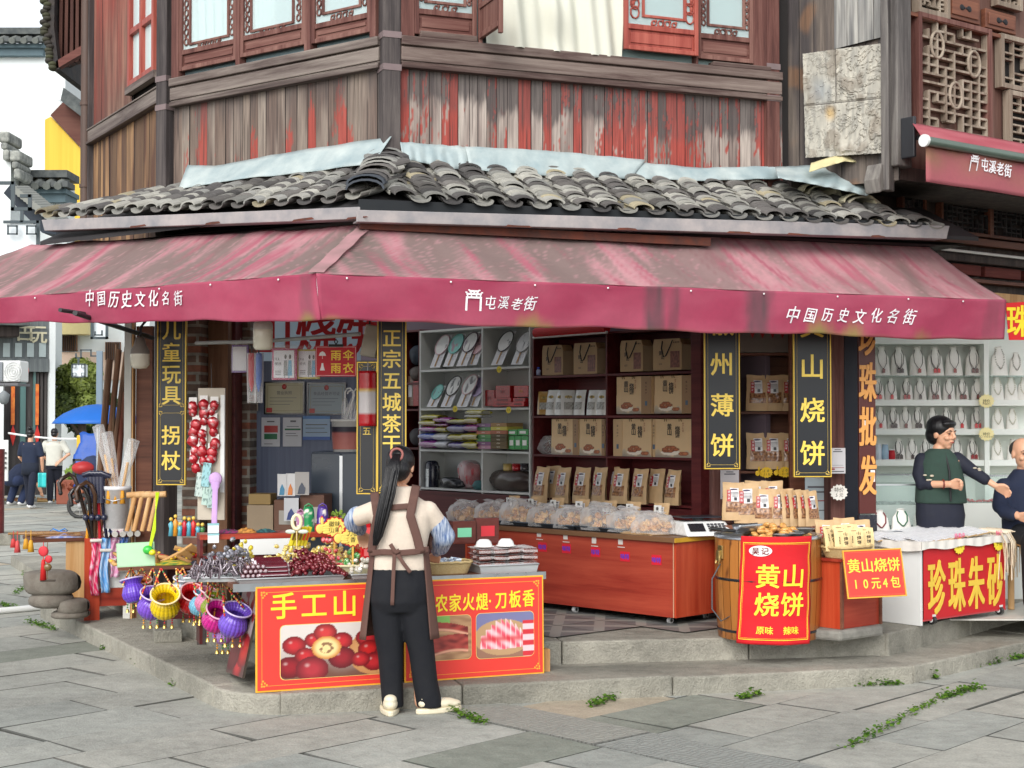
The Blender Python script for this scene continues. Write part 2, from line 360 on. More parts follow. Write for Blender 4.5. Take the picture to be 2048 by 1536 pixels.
def slabs():
 mb=MB();tool=MB()
 d1=Vector((0.68,0.733,0));d2=Vector((0.733,-0.68,0));g=random.Random(3)
 def put(m,corners,h,col):
  c=sum(corners,Vector())/4;tz=[g.uniform(-0.004,0.004)+h for _ in corners]
  o=[p+(c-p).normalized()*0.004 for p in corners];i=[p+(c-p).normalized()*0.013 for p in corners]
  vs=[(p.x,p.y,z)for p,z in zip(i,tz)]+[(p.x,p.y,z-0.006)for p,z in zip(o,tz)]+[(p.x,p.y,-0.05)for p in o]
  m.col=col
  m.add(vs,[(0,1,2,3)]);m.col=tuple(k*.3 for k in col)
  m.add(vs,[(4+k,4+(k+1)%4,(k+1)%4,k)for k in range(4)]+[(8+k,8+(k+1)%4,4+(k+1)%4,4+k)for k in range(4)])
 q=-34.0
 while q<8:
  w=g.uniform(0.38,0.7);p=-6+g.uniform(0,1)
  while p<44:
   l=g.uniform(0.75,1.7);c=d1*(p+l/2)+d2*(q+w/2)
   if 6.3<c.y<46 and abs(c.x)<0.40*c.y+2:
    j=lambda:Vector((g.uniform(-.014,.014),g.uniform(-.014,.014),0))
    cs=[d1*p+d2*q+j(),d1*p+d2*(q+w)+j(),d1*(p+l)+d2*(q+w)+j(),d1*(p+l)+d2*q+j()]
    t=g.random();v=g.uniform(0.92,1.08)
    col=mixp(L_((150,153,147)),L_((164,163,154)),t)
    if g.random()<0.04:col=L_((164,154,136))
    if g.random()<0.05:col=L_((132,136,126))
    if c.y>16:v*=1.15
    cs.reverse()
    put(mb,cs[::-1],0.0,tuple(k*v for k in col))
   p+=l
  q+=w
 a=gz(1010,1408);b=gz(1650,1536);e=(b-a);e.z=0;L=e.length+1.2;e.normalize();nrm=Vector((-e.y,e.x,0))
 p=-0.2
 while p<L:
  l=g.uniform(1.0,1.5)
  cs=[a+e*p-nrm*0.46,a+e*(p+l)-nrm*0.46,a+e*(p+l),a+e*p]
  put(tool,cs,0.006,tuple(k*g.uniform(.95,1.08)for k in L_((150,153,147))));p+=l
 return mb,tool,math.atan2(e.y,e.x)
PAVE=stonemat('paving_stone')
m,nt,b,co,out=newmat('tooled_stone')
col=nd(nt,'Attribute',attribute_name='Col').outputs['Color']
n1=noi(nt,co,3,(1,1,1),5)
nt.links.new(mixc(nt,mth(nt,'MULTIPLY',n1,0.6),col,(0.2,0.2,0.19)),b.inputs['Base Color']);b.inputs['Roughness'].default_value=0.85
_mb,_tool,_ang=slabs()
mp=nd(nt,'Mapping',{'Vector':co,'Rotation':(0,0,-_ang)})
wv=nd(nt,'TexWave',{'Vector':mp.outputs[0],'Scale':9.0,'Distortion':9.0,'Detail':4,'Detail Scale':1.5},bands_direction='X')
nt.links.new(nd(nt,'Bump',{'Strength':0.9,'Distance':0.007,'Height':wv.outputs['Fac']}).outputs[0],b.inputs['Normal'])
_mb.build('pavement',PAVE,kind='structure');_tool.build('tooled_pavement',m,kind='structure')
g0=MB();g0.box(-90,70,-12,160,-0.3,-0.028);g0.build('ground',mat('joint_soil',(34,34,30),col2=(60,64,44),rough=0.95,var=0.3,scale=6),kind='structure')
CC=(-0.84,10.3)
FRr=Fr(CC,21.5)
FRl=Fr(CC,-36.87)
BB=(CC[0]-0.8*2.29,CC[1]+0.6*2.29)
FRs=Fr(BB,-59.3)
FQ=Fr((gz(1776,1310,.12).x,gz(1776,1310,.12).y),40.0)
def step_run(mb,P,Q,depth,z0,z1,joints,g):
 P=Vector(P);Q=Vector(Q);e=(Q-P).normalized();n=Vector((-e.y,e.x,0));L=(Q-P).length
 js=[0]+joints+[L]
 for a,b in zip(js,js[1:]):
  p,q=P+e*(a+0.003),P+e*(b-0.003);dz=g.uniform(-0.006,0.004)
  mb.hexa([(p.x,p.y,z0),(q.x,q.y,z0),(q.x+n.x*depth,q.y+n.y*depth,z0),(p.x+n.x*depth,p.y+n.y*depth,z0)],[(p.x,p.y,z1+dz),(q.x,q.y,z1+dz),(q.x+n.x*depth,q.y+n.y*depth,z1+dz),(p.x+n.x*depth,p.y+n.y*depth,z1+dz)])
_g=random.Random(5)
K0=gz(90,1240);K1=gz(425,1412);K2=gz(560,1430);K3=gz(1828,1368)
st=MB()
step_run(st,K0+(K0-K1).normalized()*0.2,K1,0.5,-0.1,0.125,[1.3,2.35,3.5],_g)
kc=Vector((-1.66,8.86,0));arc=[K1*(1-t)**2+kc*2*t*(1-t)+K2*t*t for t in[k/8 for k in range(9)]]
inn=[Vector((-0.95,9.55,0)),Vector((-1.45,9.65,0))]
st.slab([(p.x,p.y)for p in arc+[Vector((K2.x+.1,K2.y+0.5,0)),Vector((-1.3,9.6,0)),Vector((K1.x+.42,K1.y+.27,0))]],-0.1,0.121)
step_run(st,K2,K3,0.5,-0.1,0.123,[1.1,(gz(1339,1388)-K2).length],_g)
st.build('lower_step',STONE,kind='structure',bev=0.014)
fl=MB();fl.slab([(K0.x+.3,K0.y+.2),(K1.x+.3,K1.y+.2),(-1.2,9.4),(K2.x,K2.y+.35),(K3.x,K3.y+.35),(3.2,11),(3,18),(-6,18)],-0.1,0.112)
fl.build('platform_bed',STONE,kind='structure')
U0=gz(1020,1329,.12);U1=gz(1774,1309,.12);eu=(U1-U0).normalized();UL=U0-eu*1.55
us=MB();step_run(us,UL,U1,0.55,0.1,0.262,[1.0,1.9,(gz(1500,1317,.12)-UL).length],_g)
W0=Vector((UL.x,UL.y,0));W1=W0+Vector((-0.511,0.86,0))*4.2
step_run(us,W1,W0-Vector((-0.511,0.86,0))*.0,0.5,0.1,0.259,[1.2,2.6],_g)
us.build('upper_step',STONE,kind='structure',bev=0.012)
ft=MB();a0=rad(41)
for i in range(-8,14):
 for j in range(-4,16):
  c=Vector((0.6,10.4));S=0.42
  def pt(x,y):return(c.x+(x*math.cos(a0)-y*math.sin(a0))*S,c.y+(x*math.sin(a0)+y*math.cos(a0))*S)
  ctr=pt(i+.5,j+.5);d=(Vector((ctr[0],ctr[1],0))-U0)
  inside=(d.x*-eu.y+d.y*eu.x)>0.42 and ctr[1]<16.5 and ctr[0]<2.25+(ctr[1]-10.3)*.2 and(ctr[0]-W0.x)*0.86+(ctr[1]-W0.y)*0.511>0.5
  if not inside:continue
  q=[pt(i+.01,j+.01),pt(i+.99,j+.01),pt(i+.99,j+.99),pt(i+.01,j+.99)];mid=ctr
  k=_g.uniform(0.9,1.08)
  for e in range(4):
   A,Bq=q[e],q[(e+1)%4];f=0.13
   A2=(lerp(A[0],Bq[0],f),lerp(A[1],Bq[1],f));B2=(lerp(A[0],Bq[0],1-f),lerp(A[1],Bq[1],1-f));M2=(lerp(mid[0],(A[0]+Bq[0])/2,f*2),lerp(mid[1],(A[1]+Bq[1])/2,f*2))
   ft.col=tuple(k*x for x in L_((118,118,116)if(i+j+e)%2 else(104,105,104)))
   ft.add([(A2[0],A2[1],.272),(B2[0],B2[1],.272),(M2[0],M2[1],.272)],[(0,1,2)])
   ft.col=tuple(k*x for x in L_((148,147,140)))
   ft.add([(A[0],A[1],.272),(A2[0],A2[1],.272),(M2[0],M2[1],.272),(mid[0],mid[1],.272)],[(0,1,2,3)])
   ft.add([(Bq[0],Bq[1],.272),(mid[0],mid[1],.272),(M2[0],M2[1],.272),(B2[0],B2[1],.272)],[(0,1,2,3)])
ft.build('tiled_floor',mat('floor_tile',vc=True,rough=0.55,var=0.22,scale=4),kind='structure')
ff=MB();ff.slab([(UL.x+.1,UL.y+.45),(U1.x,U1.y+.45),(3.2,12.5),(3.2,18),(-5.2,18),(W1.x+.4,W1.y)],0.1,0.258);ff.build('floor_bed',STONE,kind='structure')
q0=gz(1776,1310,.12);q1=gz(2048,1240,.12);eq=(q1-q0).normalized();rp=MB()
step_run(rp,q0,q0+eq*6,0.6,0.1,0.27,[1.35,2.4,3.9],_g)
r0=gz(1836,1364);r1=gz(2048,1315);er=(r1-r0).normalized()
step_run(rp,r0-er*.05,r0+er*6,1.0,-0.1,0.116,[0.0001+1.9,3.2],_g)
rp.build('right_step',STONE,kind='structure',bev=0.012)
pf=MB();pf.slab([(q0.x-.1,q0.y+.5),(q0.x+eq.x*6-.3,q0.y+eq.y*6+.5),(9,20),(2.6,20)],0.1,0.262);pf.build('right_floor',STONE,kind='structure')

# ------------------------------------------------------------------ the old wooden corner building
bld=thing('wooden_house','weathered two storey corner house of grey planks with peeling red paint and tiled skirt roof','house',(CC[0],CC[1],0))
WPOST=woodmat('old_post',(38,34,34),(70,64,64),(112,104,100),'z',bump=0.006)
WBEAM=woodmat('old_beam',(46,38,36),(92,80,76),(146,136,128),'x',bump=0.006)
WBEAMR=woodmat('old_red_beam',(40,30,30),(84,66,62),(140,126,118),'x',paint=(138,50,44),amt=0.17,bump=0.006)
WFRAME=woodmat('window_wood',(58,34,32),(100,64,58),(140,104,94),'z',paint=(128,46,40),amt=0.12,bump=0.003)
WFRAMEX=woodmat('window_panel_wood',(58,34,32),(100,62,56),(140,104,94),'x',paint=(130,44,40),amt=0.16,bump=0.003)
WRED=woodmat('red_painted_wood',(104,44,38),(150,70,60),(180,100,86),'z',rough=0.5,bump=0.001)
PLANK=mat('weathered_plank',vc=True,rough=0.78,var=0.85,scale=1.0,st=(58,58,2.4),bump=0.008,bsc=1.0,bst=(60,60,3.0))
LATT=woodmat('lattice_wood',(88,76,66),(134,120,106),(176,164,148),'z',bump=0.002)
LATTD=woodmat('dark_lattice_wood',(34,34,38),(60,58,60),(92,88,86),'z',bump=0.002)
def q4(fr,pts,off=0.0):return[fr.pix(x,y,off)for x,y in pts]
def planks(mb,fr,x0,x1,zlo,zhi,colf,wmin=0.08,wmax=0.12,y=0.0,seed=1,nv=110,gap=0.004):
 g=random.Random(seed);x=x0;k=0
 while x<x1-0.01:
  w=min(g.uniform(wmin,wmax),x1-x);dy=g.uniform(-0.004,0.004);kr=g.random()
  a,b2=x+gap/2,x+w-gap/2;vs=[];cs=[];nx=9
  for j in range(nv+1):
   for i in range(nx+1):
    X=lerp(a,b2,i/nx);Z=lerp(zlo(X),zhi(X),j/nv)
    vs.append((X,y+dy,Z));cs.append(colf(X,Z,kr))
  fs=[(j*(nx+1)+i,j*(nx+1)+i+1,(j+1)*(nx+1)+i+1,(j+1)*(nx+1)+i)for j in range(nv)for i in range(nx)]
  mb.add(vs,fs,False,cs)
  mb.col=(0.02,0.018,0.018)
  for X,s in((a,1),(b2,-1)):
   v=[(X,y+dy,zlo(X)),(X,y+dy,zhi(X)),(X,y+dy+0.02,zhi(X)),(X,y+dy+0.02,zlo(X))]
   mb.add(v,[(0,1,2,3)if s>0 else(3,2,1,0)])
  x+=w;k+=1
GREY,PALE,DKG,RED,BRN=L_((124,108,102)),L_((178,166,157)),L_((70,64,64)),L_((160,62,52)),L_((108,86,76))
def colR(x,z,k):
 n=fb(x*5+k*30,z*0.8,k*9);base=mixp(GREY,PALE,0.5+n*1.2)
 base=mixp(base,BRN,sst(0.2,0.9,k*0.9+n*.3)*.5)
 r=fb(x*6.1+7,z*0.8+k*5,k*3)*1.2+(k-0.66)*0.42+sst(2.6,0,x)*0.12-sst(3.8,4.15,z)*.16-.02
 fl=nz(x*230,z*18,3)*0.40+nz(x*90,z*6,8)*.42
 base=mixp(base,RED,sst(-0.06,0.1,r+fl)*.92)
 base=mixp(base,L_((58,48,46)),sst(.32,.5,nz(x*150+9,z*1.6,k))*.7)
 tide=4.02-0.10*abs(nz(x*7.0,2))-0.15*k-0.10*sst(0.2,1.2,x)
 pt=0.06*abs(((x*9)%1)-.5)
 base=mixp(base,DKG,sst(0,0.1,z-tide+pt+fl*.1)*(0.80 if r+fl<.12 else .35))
 return base
def colL(x,z,k):
 n=fb(x*5+k*30+11,z*0.8,k*9);base=mixp(L_((104,88,80)),L_((152,140,128)),0.35+n*1.2)
 base=mixp(base,L_((92,72,62)),sst(0.35,0.9,k+n*.3)*.7)
 r=fb(x*3+3,z*0.6+k*4,k*3)*1.3+(k-.8)*.7-sst(3.7,4.1,z)*.5+.04
 base=mixp(base,RED,sst(-0.05,0.15,r+nz(x*190,z*18,3)*.34+nz(x*70,z*6)*.3-.06)*.8);base=mixp(base,L_((58,48,44)),sst(.30,.5,nz(x*150+9,z*1.6,k))*.7)
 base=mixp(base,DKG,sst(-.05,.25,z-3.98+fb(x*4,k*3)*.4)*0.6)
 return base
def colS(x,z,k):
 n=fb(x*6+k*20+5,z*0.8,k*9);base=mixp(L_((92,62,46)),L_((172,134,94)),0.4+n*1.3)
 base=mixp(base,L_((66,46,38)),sst(0.3,0.9,k+n*.4)*.75)
 return base
def colSu(x,z,k):
 n=fb(x*6+k*20,z*0.8,k*9);base=mixp(L_((98,68,58)),L_((150,118,100)),0.4+n*1.2)
 r=sst(4.3,5.6,z+fb(x*2,z)*.5)*(0.5+0.5*nz(x*9,z*1.5))
 return mixp(base,L_((158,62,54)),min(1,r*1.2))
TOPZ=6.4
zR=lambda x:4.20;zRt=lambda x:4.38
mb=MB();planks(mb,FRr,0.06,3.13,lambda x:3.2,lambda x:FRr.pix(1024,150)[1]*0+lerp(4.165,4.2,x/3.1),colR,.06,.098,seed=11);mb.build('wall',PLANK,bld,fr=FRr)
mb=MB();planks(mb,FRl,-2.25,-0.07,lambda x:3.2,lambda x:4.185,colL,seed=12,wmin=.08,wmax=.125);mb.build('wall',PLANK,bld,fr=FRl)
mb=MB();planks(mb,FRs,-2.28,-0.05,lambda x:2.9,lambda x:4.235,colS,seed=13,wmin=.06,wmax=.16)
planks(mb,FRs,-2.28,-1.02,lambda x:4.37,lambda x:TOPZ,colSu,seed=14,wmin=.12,wmax=.2);mb.build('wall',PLANK,bld,fr=FRs)
bk=MB()
for fr,a,b2 in((FRr,0,4.2),(FRl,-2.29,0)):pass
bk.box(0.0,3.2,0.03,0.05,3.1,TOPZ);bk.build('wall_backing',mat('dark_board',(30,26,25),rough=0.8),bld,fr=FRr)
bk=MB();bk.box(-2.29,0,0.03,0.05,3.1,TOPZ);bk.build('wall_backing',MATS['dark_board'],bld,fr=FRl)
bk=MB();bk.box(-2.29,0,0.03,0.05,2.9,TOPZ);bk.build('wall_backing',MATS['dark_board'],bld,fr=FRs)
def post(fr,px,w,z0=0.26,z1=TOPZ,m=WPOST,bands=(),yo=-0.05,d=0.14):
 x=fr.pix(px,300)[0];mb=MB();mb.box(x-w/2,x+w/2,yo,yo+d,z0,z1)
 p=mb.build('post',m,bld,fr=fr,bev=0.008)
 for z in bands:
  b_=MB();b_.box(x-w/2-.004,x+w/2+.004,yo-.004,yo+d,z-.022,z+.022);b_.build('band',mat('band_iron',(128,112,112),rough=0.55,var=.3,metal=0.3),p,fr=fr)
 return p
post(FRr,780,0.125,bands=(FRr.pix(780,72)[1],FRr.pix(780,137)[1]))
post(FRl,331,0.12,bands=(FRl.pix(331,160)[1],FRl.pix(331,217)[1]))
post(FRr,1541,0.11,z0=2.9,bands=(FRr.pix(1541,136)[1],FRr.pix(1541,199)[1]),m=WFRAME)
post(FRs,184,0.09,z0=2.7)
dp=MB();x=FRs.pix(184,300)[0]-.02;dp.tube([(x,-.055,2.7),(x,-.055,TOPZ)],.045,12)
for z in(3.3,3.85,4.6):dp.cyl((x,-.055,z),(x,-.055,z+.03),.053)
dp.build('downpipe',mat('old_pipe',(84,66,58),rough=.6,var=.3),bld,fr=FRs)
def beam(fr,x0,x1,zs,m,name='beam',y=-0.03):
 mb=MB()
 for(za,zb,d)in zs:mb.box(x0,x1,y-d,0.03,za,zb)
 return mb.build(name,m,bld,fr=fr,bev=0.006)
prof=[(4.165,4.2,.03),(4.2,4.215,.012),(4.215,4.31,.022),(4.31,4.322,.008),(4.322,4.385,.035)]
beam(FRr,0.065,3.10,prof,WBEAMR);beam(FRl,-2.24,-0.065,prof,WBEAM);beam(FRs,-2.26,-0.06,[(4.235,4.26,.035),(4.26,4.36,.02),(4.36,4.375,.03)],WBEAM)
CURT=mat('white_curtain',(214,218,214),rough=0.9,var=0.08,scale=3)
def carved(mb,cx,cz,w,h,g):
 n=max(2,int(w/0.05))
 for i in range(n):
  x=cx-w/2+w*(i+.5)/n;k=1-abs(2*(i+.5)/n-1)*.55
  r=h*.28*k+.006
  mb.tube([(x+r*math.cos(t),-.0,cz+r*math.sin(t))for t in[2*PI*q/10 for q in range(11)]],.0065,5,False)
  mb.ball((x+r*.9,0,cz+r*.9),(.014,.008,.012),6,4);mb.ball((x-r*.9,0,cz-r*.7),(.012,.008,.014),6,4)
def casement(fr,x0,x1,zb,zp,zt,inner=None,m=WFRAME,yo=-0.012,curtain=1.0,tilt=None,orn=True):
 """zb bottom, zp top of the lower panel, zt top of the sash; inner = (x0,x1,z0,z1) of the floating inner frame"""
 g=random.Random(int(x0*1000));t=0.032
 mb=MB();mb.box(x0,x0+t,yo-.03,yo,zb,zt);mb.box(x1-t,x1,yo-.03,yo,zb,zt)
 mb.box(x0+t,x1-t,yo-.028,yo,zb,zb+t);mb.box(x0+t,x1-t,yo-.028,yo,zp-t*.6,zp+t*.6);mb.box(x0+t,x1-t,yo-.028,yo,zt-t,zt)
 w=mb.build('window',m,bld,fr=fr,bev=0.004)
 pn=MB();pn.box(x0+t,x1-t,yo-.012,yo-.002,zb+t,zp-t*.6)
 q=.022;pn.box(x0+t+q,x1-t-q,yo-.019,yo-.012,zb+t+q,zp-t*.6-q)
 pn.build('panel',WFRAMEX if m is not WRED else WRED,w,fr=fr,bev=0.003)
 gl=MB();gl.box(x0+t,x1-t,yo-.010,yo-.006,zp+t*.6,zt-t);gl.build('pane',CLEARG,w,fr=fr)
 if curtain:
  cu=MB();xa,xb=x0+t,lerp(x0+t,x1-t,curtain)
  cu.grid(lambda u,v:(lerp(xa,xb,u),.018+.010*math.sin(u*38+1.5*math.sin(v*3)),lerp(zp,zt,v)),40,6);cu.build('curtain',CURT,w,fr=fr)
 if inner:
  a,b2,c,d=inner;k=.02;f=MB()
  f.box(a,a+k,yo-.024,yo-.008,c,d);f.box(b2-k,b2,yo-.024,yo-.008,c,d);f.box(a+k,b2-k,yo-.024,yo-.008,c,c+k);f.box(a+k,b2-k,yo-.024,yo-.008,d-k,d)
  f.build('inner_frame',m,w,fr=fr,bev=0.003)
 if orn:
  a,b2,c,d=inner if inner else((x0+x1)/2-.1,(x0+x1)/2+.1,zp+.12,zt-.2);TT_=Matrix.Translation((0,yo-.014,0))
  o=MB();o.T=TT_;carved(o,(a+b2)/2,(zp+c)/2+.005,(b2-a)*.62,(c-zp)*.8,g);o.build('fretwork',m,w,fr=fr)
  for s,xx in((-1,(x0+t+a)/2),(1,(x1-t+b2)/2)):
   wv=abs(a-x0-t);o=MB();o.T=TT_
   for j in range(6):
    z=lerp(c,d,.08+.17*j);r=wv*.30
    o.tube([(xx+r*math.cos(q),0,z+r*1.3*math.sin(q))for q in[2*PI*q/9 for q in range(10)]],.007,5,False);o.tube([(xx,0,z+r),(xx+s*r*.5,0,z+r*1.6),(xx,0,z+r*2.4)],.006,5)
    o.ball((xx+s*r*.4,0,z+r*1.9),(.016,.008,.02),6,4)
   o.build('fretwork',m,w,fr=fr)
 return w
def L3(px0,px1,pyb,pyp,inner=None,**k):
 x0=FRl.pix(px0,pyb)[0];x1=FRl.pix(px1,pyb)[0];mid=(px0+px1)/2
 zb=FRl.pix(mid,pyb)[1];zp=FRl.pix(mid,pyp)[1]
 inn=None
 if inner:
  a,b2,c,d=inner;inn=(FRl.pix(a,c)[0],FRl.pix(b2,c)[0],FRl.pix((a+b2)/2,c)[1],FRl.pix((a+b2)/2,d)[1])
 return casement(FRl,x0,x1,zb,zp,zb+1.15,inn,**k)
L3(366,480,133,96,(384,464,84,-30));L3(488,617,104,66,(506,594,58,-60),curtain=.45);L3(630,748,78,44,(650,728,24,-80),curtain=0)
for a,b2 in((352,366),(480,488),(617,630),(748,760)):
 x0,x1=FRl.pix(a,100)[0],FRl.pix(b2,100)[0];mb=MB();mb.box(x0,x1,-.05,.03,4.385,TOPZ);mb.build('mullion',WFRAME,bld,fr=FRl,bev=.006)
def R3(px0,px1,pyb,pyp,inner=None,**k):
 x0=FRr.pix(px0,pyb)[0];x1=FRr.pix(px1,pyb)[0];mid=(px0+px1)/2
 zb=FRr.pix(mid,pyb)[1];zp=FRr.pix(mid,pyp)[1];inn=None
 if inner:
  a,b2,c,d=inner;inn=(FRr.pix(a,c)[0],FRr.pix(b2,c)[0],FRr.pix((a+b2)/2,c)[1],FRr.pix((a+b2)/2,d)[1])
 return casement(FRr,x0,x1,zb,zp,zb+1.15,inn,**k)
R3(826,950,76,30,(846,930,12,-90),curtain=0)
R3(1390,1502,124,78,(1410,1486,58,-20),curtain=0)
R3(1239,1386,110,64,(1275,1362,44,-60),m=WRED,yo=-.06,curtain=0)
mb=MB();mb.box(.09,3.05,.022,.026,4.4,TOPZ);mb.build('blind',mat('pale_blind',(136,158,158),rough=.8,var=.25,scale=2),bld,fr=FRr)
mb=MB();mb.box(-2.2,-.09,.024,.028,4.4,TOPZ);mb.build('blind',mat('reflection_blind',(112,134,140),rough=.5,var=.35,scale=2),bld,fr=FRl)  # blue-grey sheet behind the panes, coloured to imitate reflections in the glass
for a,b2 in((798,826),(1386,1391),(1502,1528)):
 x0,x1=FRr.pix(a,60)[0],FRr.pix(b2,60)[0];mb=MB();mb.box(x0,x1,-.045,.03,4.385,TOPZ);mb.build('mullion',WFRAME,bld,fr=FRr,bev=.006)
beam(FRr,.2,.62,[(4.385,4.43,.03)],WBEAMR,'sill');beam(FRr,2.5,3.0,[(4.385,4.42,.03)],WBEAMR,'sill')
xa,xb=FRr.pix(968,60)[0],FRr.pix(1240,60)[0]
def clothf(u,v):
 x=lerp(xa,xb,u);z=lerp(4.375,5.5,v)
 f=0.5*math.sin(u*21+2.2*v)*(1-.5*v)+0.8*math.exp(-((u-.42-.12*(1-v))/.11)**2)*math.sin(v*16+6*abs(u-.42))*.6+.35*math.sin(u*47+v*5)
 return(x,-.05+.045*f,z)
mb=MB();mb.grid(clothf,90,60);mb.build('window_cloth',mat('cream_cloth',(214,214,200),rough=.9,var=.1,scale=2.5),bld,fr=FRr)
mb=MB();xo=FRr.pix(952,60)[0]
mb.box(xo,xo+.03,-.46,-.43,4.36,5.5);mb.box(xo,xo+.03,-.43,-.06,4.41,4.45);mb.box(xo,xo+.03,-.43,-.06,4.62,4.66);mb.box(xo,xo+.03,-.06,-.03,4.38,5.5);mb.box(xo+.01,xo+.02,-.43,-.06,4.45,4.62)
mb.build('open_sash',WFRAME,bld,fr=FRr,bev=.004)
w0,w1=FRs.pix(266,60)[0],FRs.pix(318,60)[0]
mb=MB();t=.05
for xx in(w0,(w0+w1)/2-.02,w1-t):mb.box(xx,xx+t,-.05,0,4.52,TOPZ)
for z in(4.52,4.95,5.5):mb.box(w0+t,w1-t,-.045,0,z,z+.05)
ws=mb.build('window',WRED,bld,fr=FRs,bev=.004)
mb=MB();mb.box(w0,w1,-.012,-.008,4.55,TOPZ);mb.build('pane',CLEARG,ws,fr=FRs)
mb=MB();mb.grid(lambda u,v:(lerp(w0,w1,u),.004+.012*math.sin(u*30),lerp(4.55,TOPZ,v)),40,4);mb.build('curtain',CURT,ws,fr=FRs)
mb=MB();mb.box(w0-.03,w1+.05,-.06,0,4.46,4.52);mb.build('sill',WBEAM,ws,fr=FRs)
mossy=mat('eave_dark',(40,40,44),col2=(66,60,56),rough=.85,var=.35,scale=9,bump=.01,bsc=26)
FV=Fr((0,13.75),0.0);pp=lambda x,y:FV.pix(x,y)
ev=MB();ev.prism([pp(x,y)for x,y in((98,-160),(92,60),(106,140),(118,138),(108,55),(112,-160))],.0,1.3);eo=ev.build('upper_eave',mossy,bld,fr=FV)
rw=woodmat('rafter_wood',(44,26,24),(74,44,38),(100,66,54),'z')
for k in range(8):
 x=116+k*9;ev=MB();ev.prism([pp(x,-160),pp(x-6+k,128-k*4),pp(x+1+k,126-k*4),pp(x+5,-160)],.1+.02*k,.2+.02*k);ev.build('rafter',rw,eo,fr=FV)
ev=MB();ev.prism([pp(108,-160),pp(108,120),pp(190,84),pp(200,-160)],.32,.38);ev.build('eave_boards',mossy,eo,fr=FV)
ev=MB();ev.prism([pp(112,138),pp(184,96),pp(184,78),pp(112,122)],.0,.08);ev.build('eave_beam',woodmat('eave_beam_wood',(60,34,32),(100,58,52),(128,84,74),'x'),eo,fr=FV)
rg=random.Random(4);ev=MB()
for k in range(26):
 y=-40+k*7;x,z=pp(91+max(0,y-60)*.18,y);ev.col=mixp(L_((70,74,50)),L_((52,48,46)),rg.random());ev.ball((x+rg.uniform(-.02,.02),.02,z),(.045,.06,.03),8,6)
ev.build('eave_tiles',VS,eo,fr=FV)
TILE=mat('clay_tile',(132,130,122),rough=.8,var=.30,scale=7,bump=.004,bsc=40,vc=True)
zT,zE,eT,eE=3.44,3.10,.06,.64
def tilecol(g):
 t=g.random()
 c=mixp(L_((148,148,144)),L_((186,184,174)),g.random())if t<.5 else(mixp(L_((84,82,82)),L_((122,118,114)),g.random())if t<.94 else L_((176,166,138)))
 f=g.uniform(.64,.9);return tuple(k*f for k in c)
def tile(mb,fr,x,z_,y_,dirv,w,convex,l=.17,tw=0.0,th=.011,lift=0.24):
 """arched tile: lower end at (x,y_,z_), running up along dirv (dy,dz)"""
 n=7;vs=[];h=w*(.25 if convex else-.22)
 for k in range(2):
  px,py,pz=x+tw*k*l,y_+dirv[0]*l*k,z_+dirv[1]*l*k-lift*l*k
  for s in(0,th):
   for i in range(n+1):
    a=PI*i/n;X=px-math.cos(a)*(w/2+(s if convex else-0))*(1-.06*k);Z=pz+math.sin(a)*h+s
    vs.append((X,py,Z))
 m=n+1;fs=[]
 for i in range(n):
  fs+=[(m+i,m+i+1,3*m+i+1,3*m+i),(i+1,i,2*m+i,2*m+i+1),(i,i+1,m+i+1,m+i)]
 fs+=[(0,m,3*m,2*m),(m-1,3*m-1,4*m-1,2*m-1)]
 mb.add(vs,fs,False)
turn=rad(FRr.deg-FRl.deg);tb=math.tan(turn/2)
hipR=lambda x,y:x-0.0+(-y)*tb*1.0+0.02
hipL=lambda x,y:-x+(-y)*tb+0.02
def deckR():
 m_=MB((.03,.028,.03))
 for fr,s,L in((FRr,1,4.45),(FRl,-1,3.05)):
  m2=MB((.03,.028,.03));xe=-tb*eE*s
  P=[(xe,-eE,zE+.02),(s*L,-eE,zE+.02),(s*L,.02,zT-.02),(0,.02,zT-.02)]
  Q=[(x,y,z-.03)for x,y,z in P];o=[0,1,2,3]if s>0 else[3,2,1,0]
  m2.add(P+Q,[tuple(o),tuple(7-k for k in range(4))if s>0 else(4,5,6,7)]+[(a,a+4,(a+1)%4+4,(a+1)%4)for a in range(4)])
  m2.build('roof_deck',TILE,bld,fr=fr)
deckR()
def roof2(fr,x0,x1,hip,free,sp,seed,rise):
 g=random.Random(seed);mb=MB();run=eE-eT;dz=zT-zE;sl=math.hypot(run,dz);dv=(run/sl,dz/sl);rows=14;n=int(round((x1-x0)/sp))
 for c in range(n+1):
  x=x0+c*sp;wob=g.uniform(-.01,.01);zr=rise*abs(x)/4.0;dark=g.random()<.25
  for r in range(rows):
   d=r*sl/rows;y=-eE+dv[0]*d;z=zE+dv[1]*d+zr*(1-d/sl)+.03
   if free(x,y):continue
   if hip(x,y)>-.05:
    q_=.62 if dark and g.random()<.7 else 1;mb.col=tuple(k*q_ for k in tilecol(g))
    tile(mb,fr,x+wob+g.uniform(-.010,.010),z+.043+g.uniform(-.007,.009),y-.03*(r==0)+g.uniform(-.008,.008),dv,sp*g.uniform(.60,.68),True,tw=g.uniform(-.07,.07))
   if hip(x+sp/2,y)>-.05:
    mb.col=tuple(k*.8 for k in tilecol(g));tile(mb,fr,x+sp/2+wob,z+.036,y-.05*(r==0),dv,sp*.66,False)
 return mb
rR=roof2(FRr,-.10,3.96,hipR,lambda x,y:x>3.3 and y>-.64+(4.15-x)*.55,.212,21,.02)
rR.col=L_((204,198,170))
for x,y,z in((3.3,-.26,3.45),(3.56,-.40,3.36)):
 for k in range(2):
  rR.col=L_((204-30*k,198-28*k,170-20*k));tile(rR,FRr,x+.04*k,z-.022*k,y,(.25,.0),.28,True,l=.8,lift=0)
rR.build('tile_roof',TILE,bld,fr=FRr)
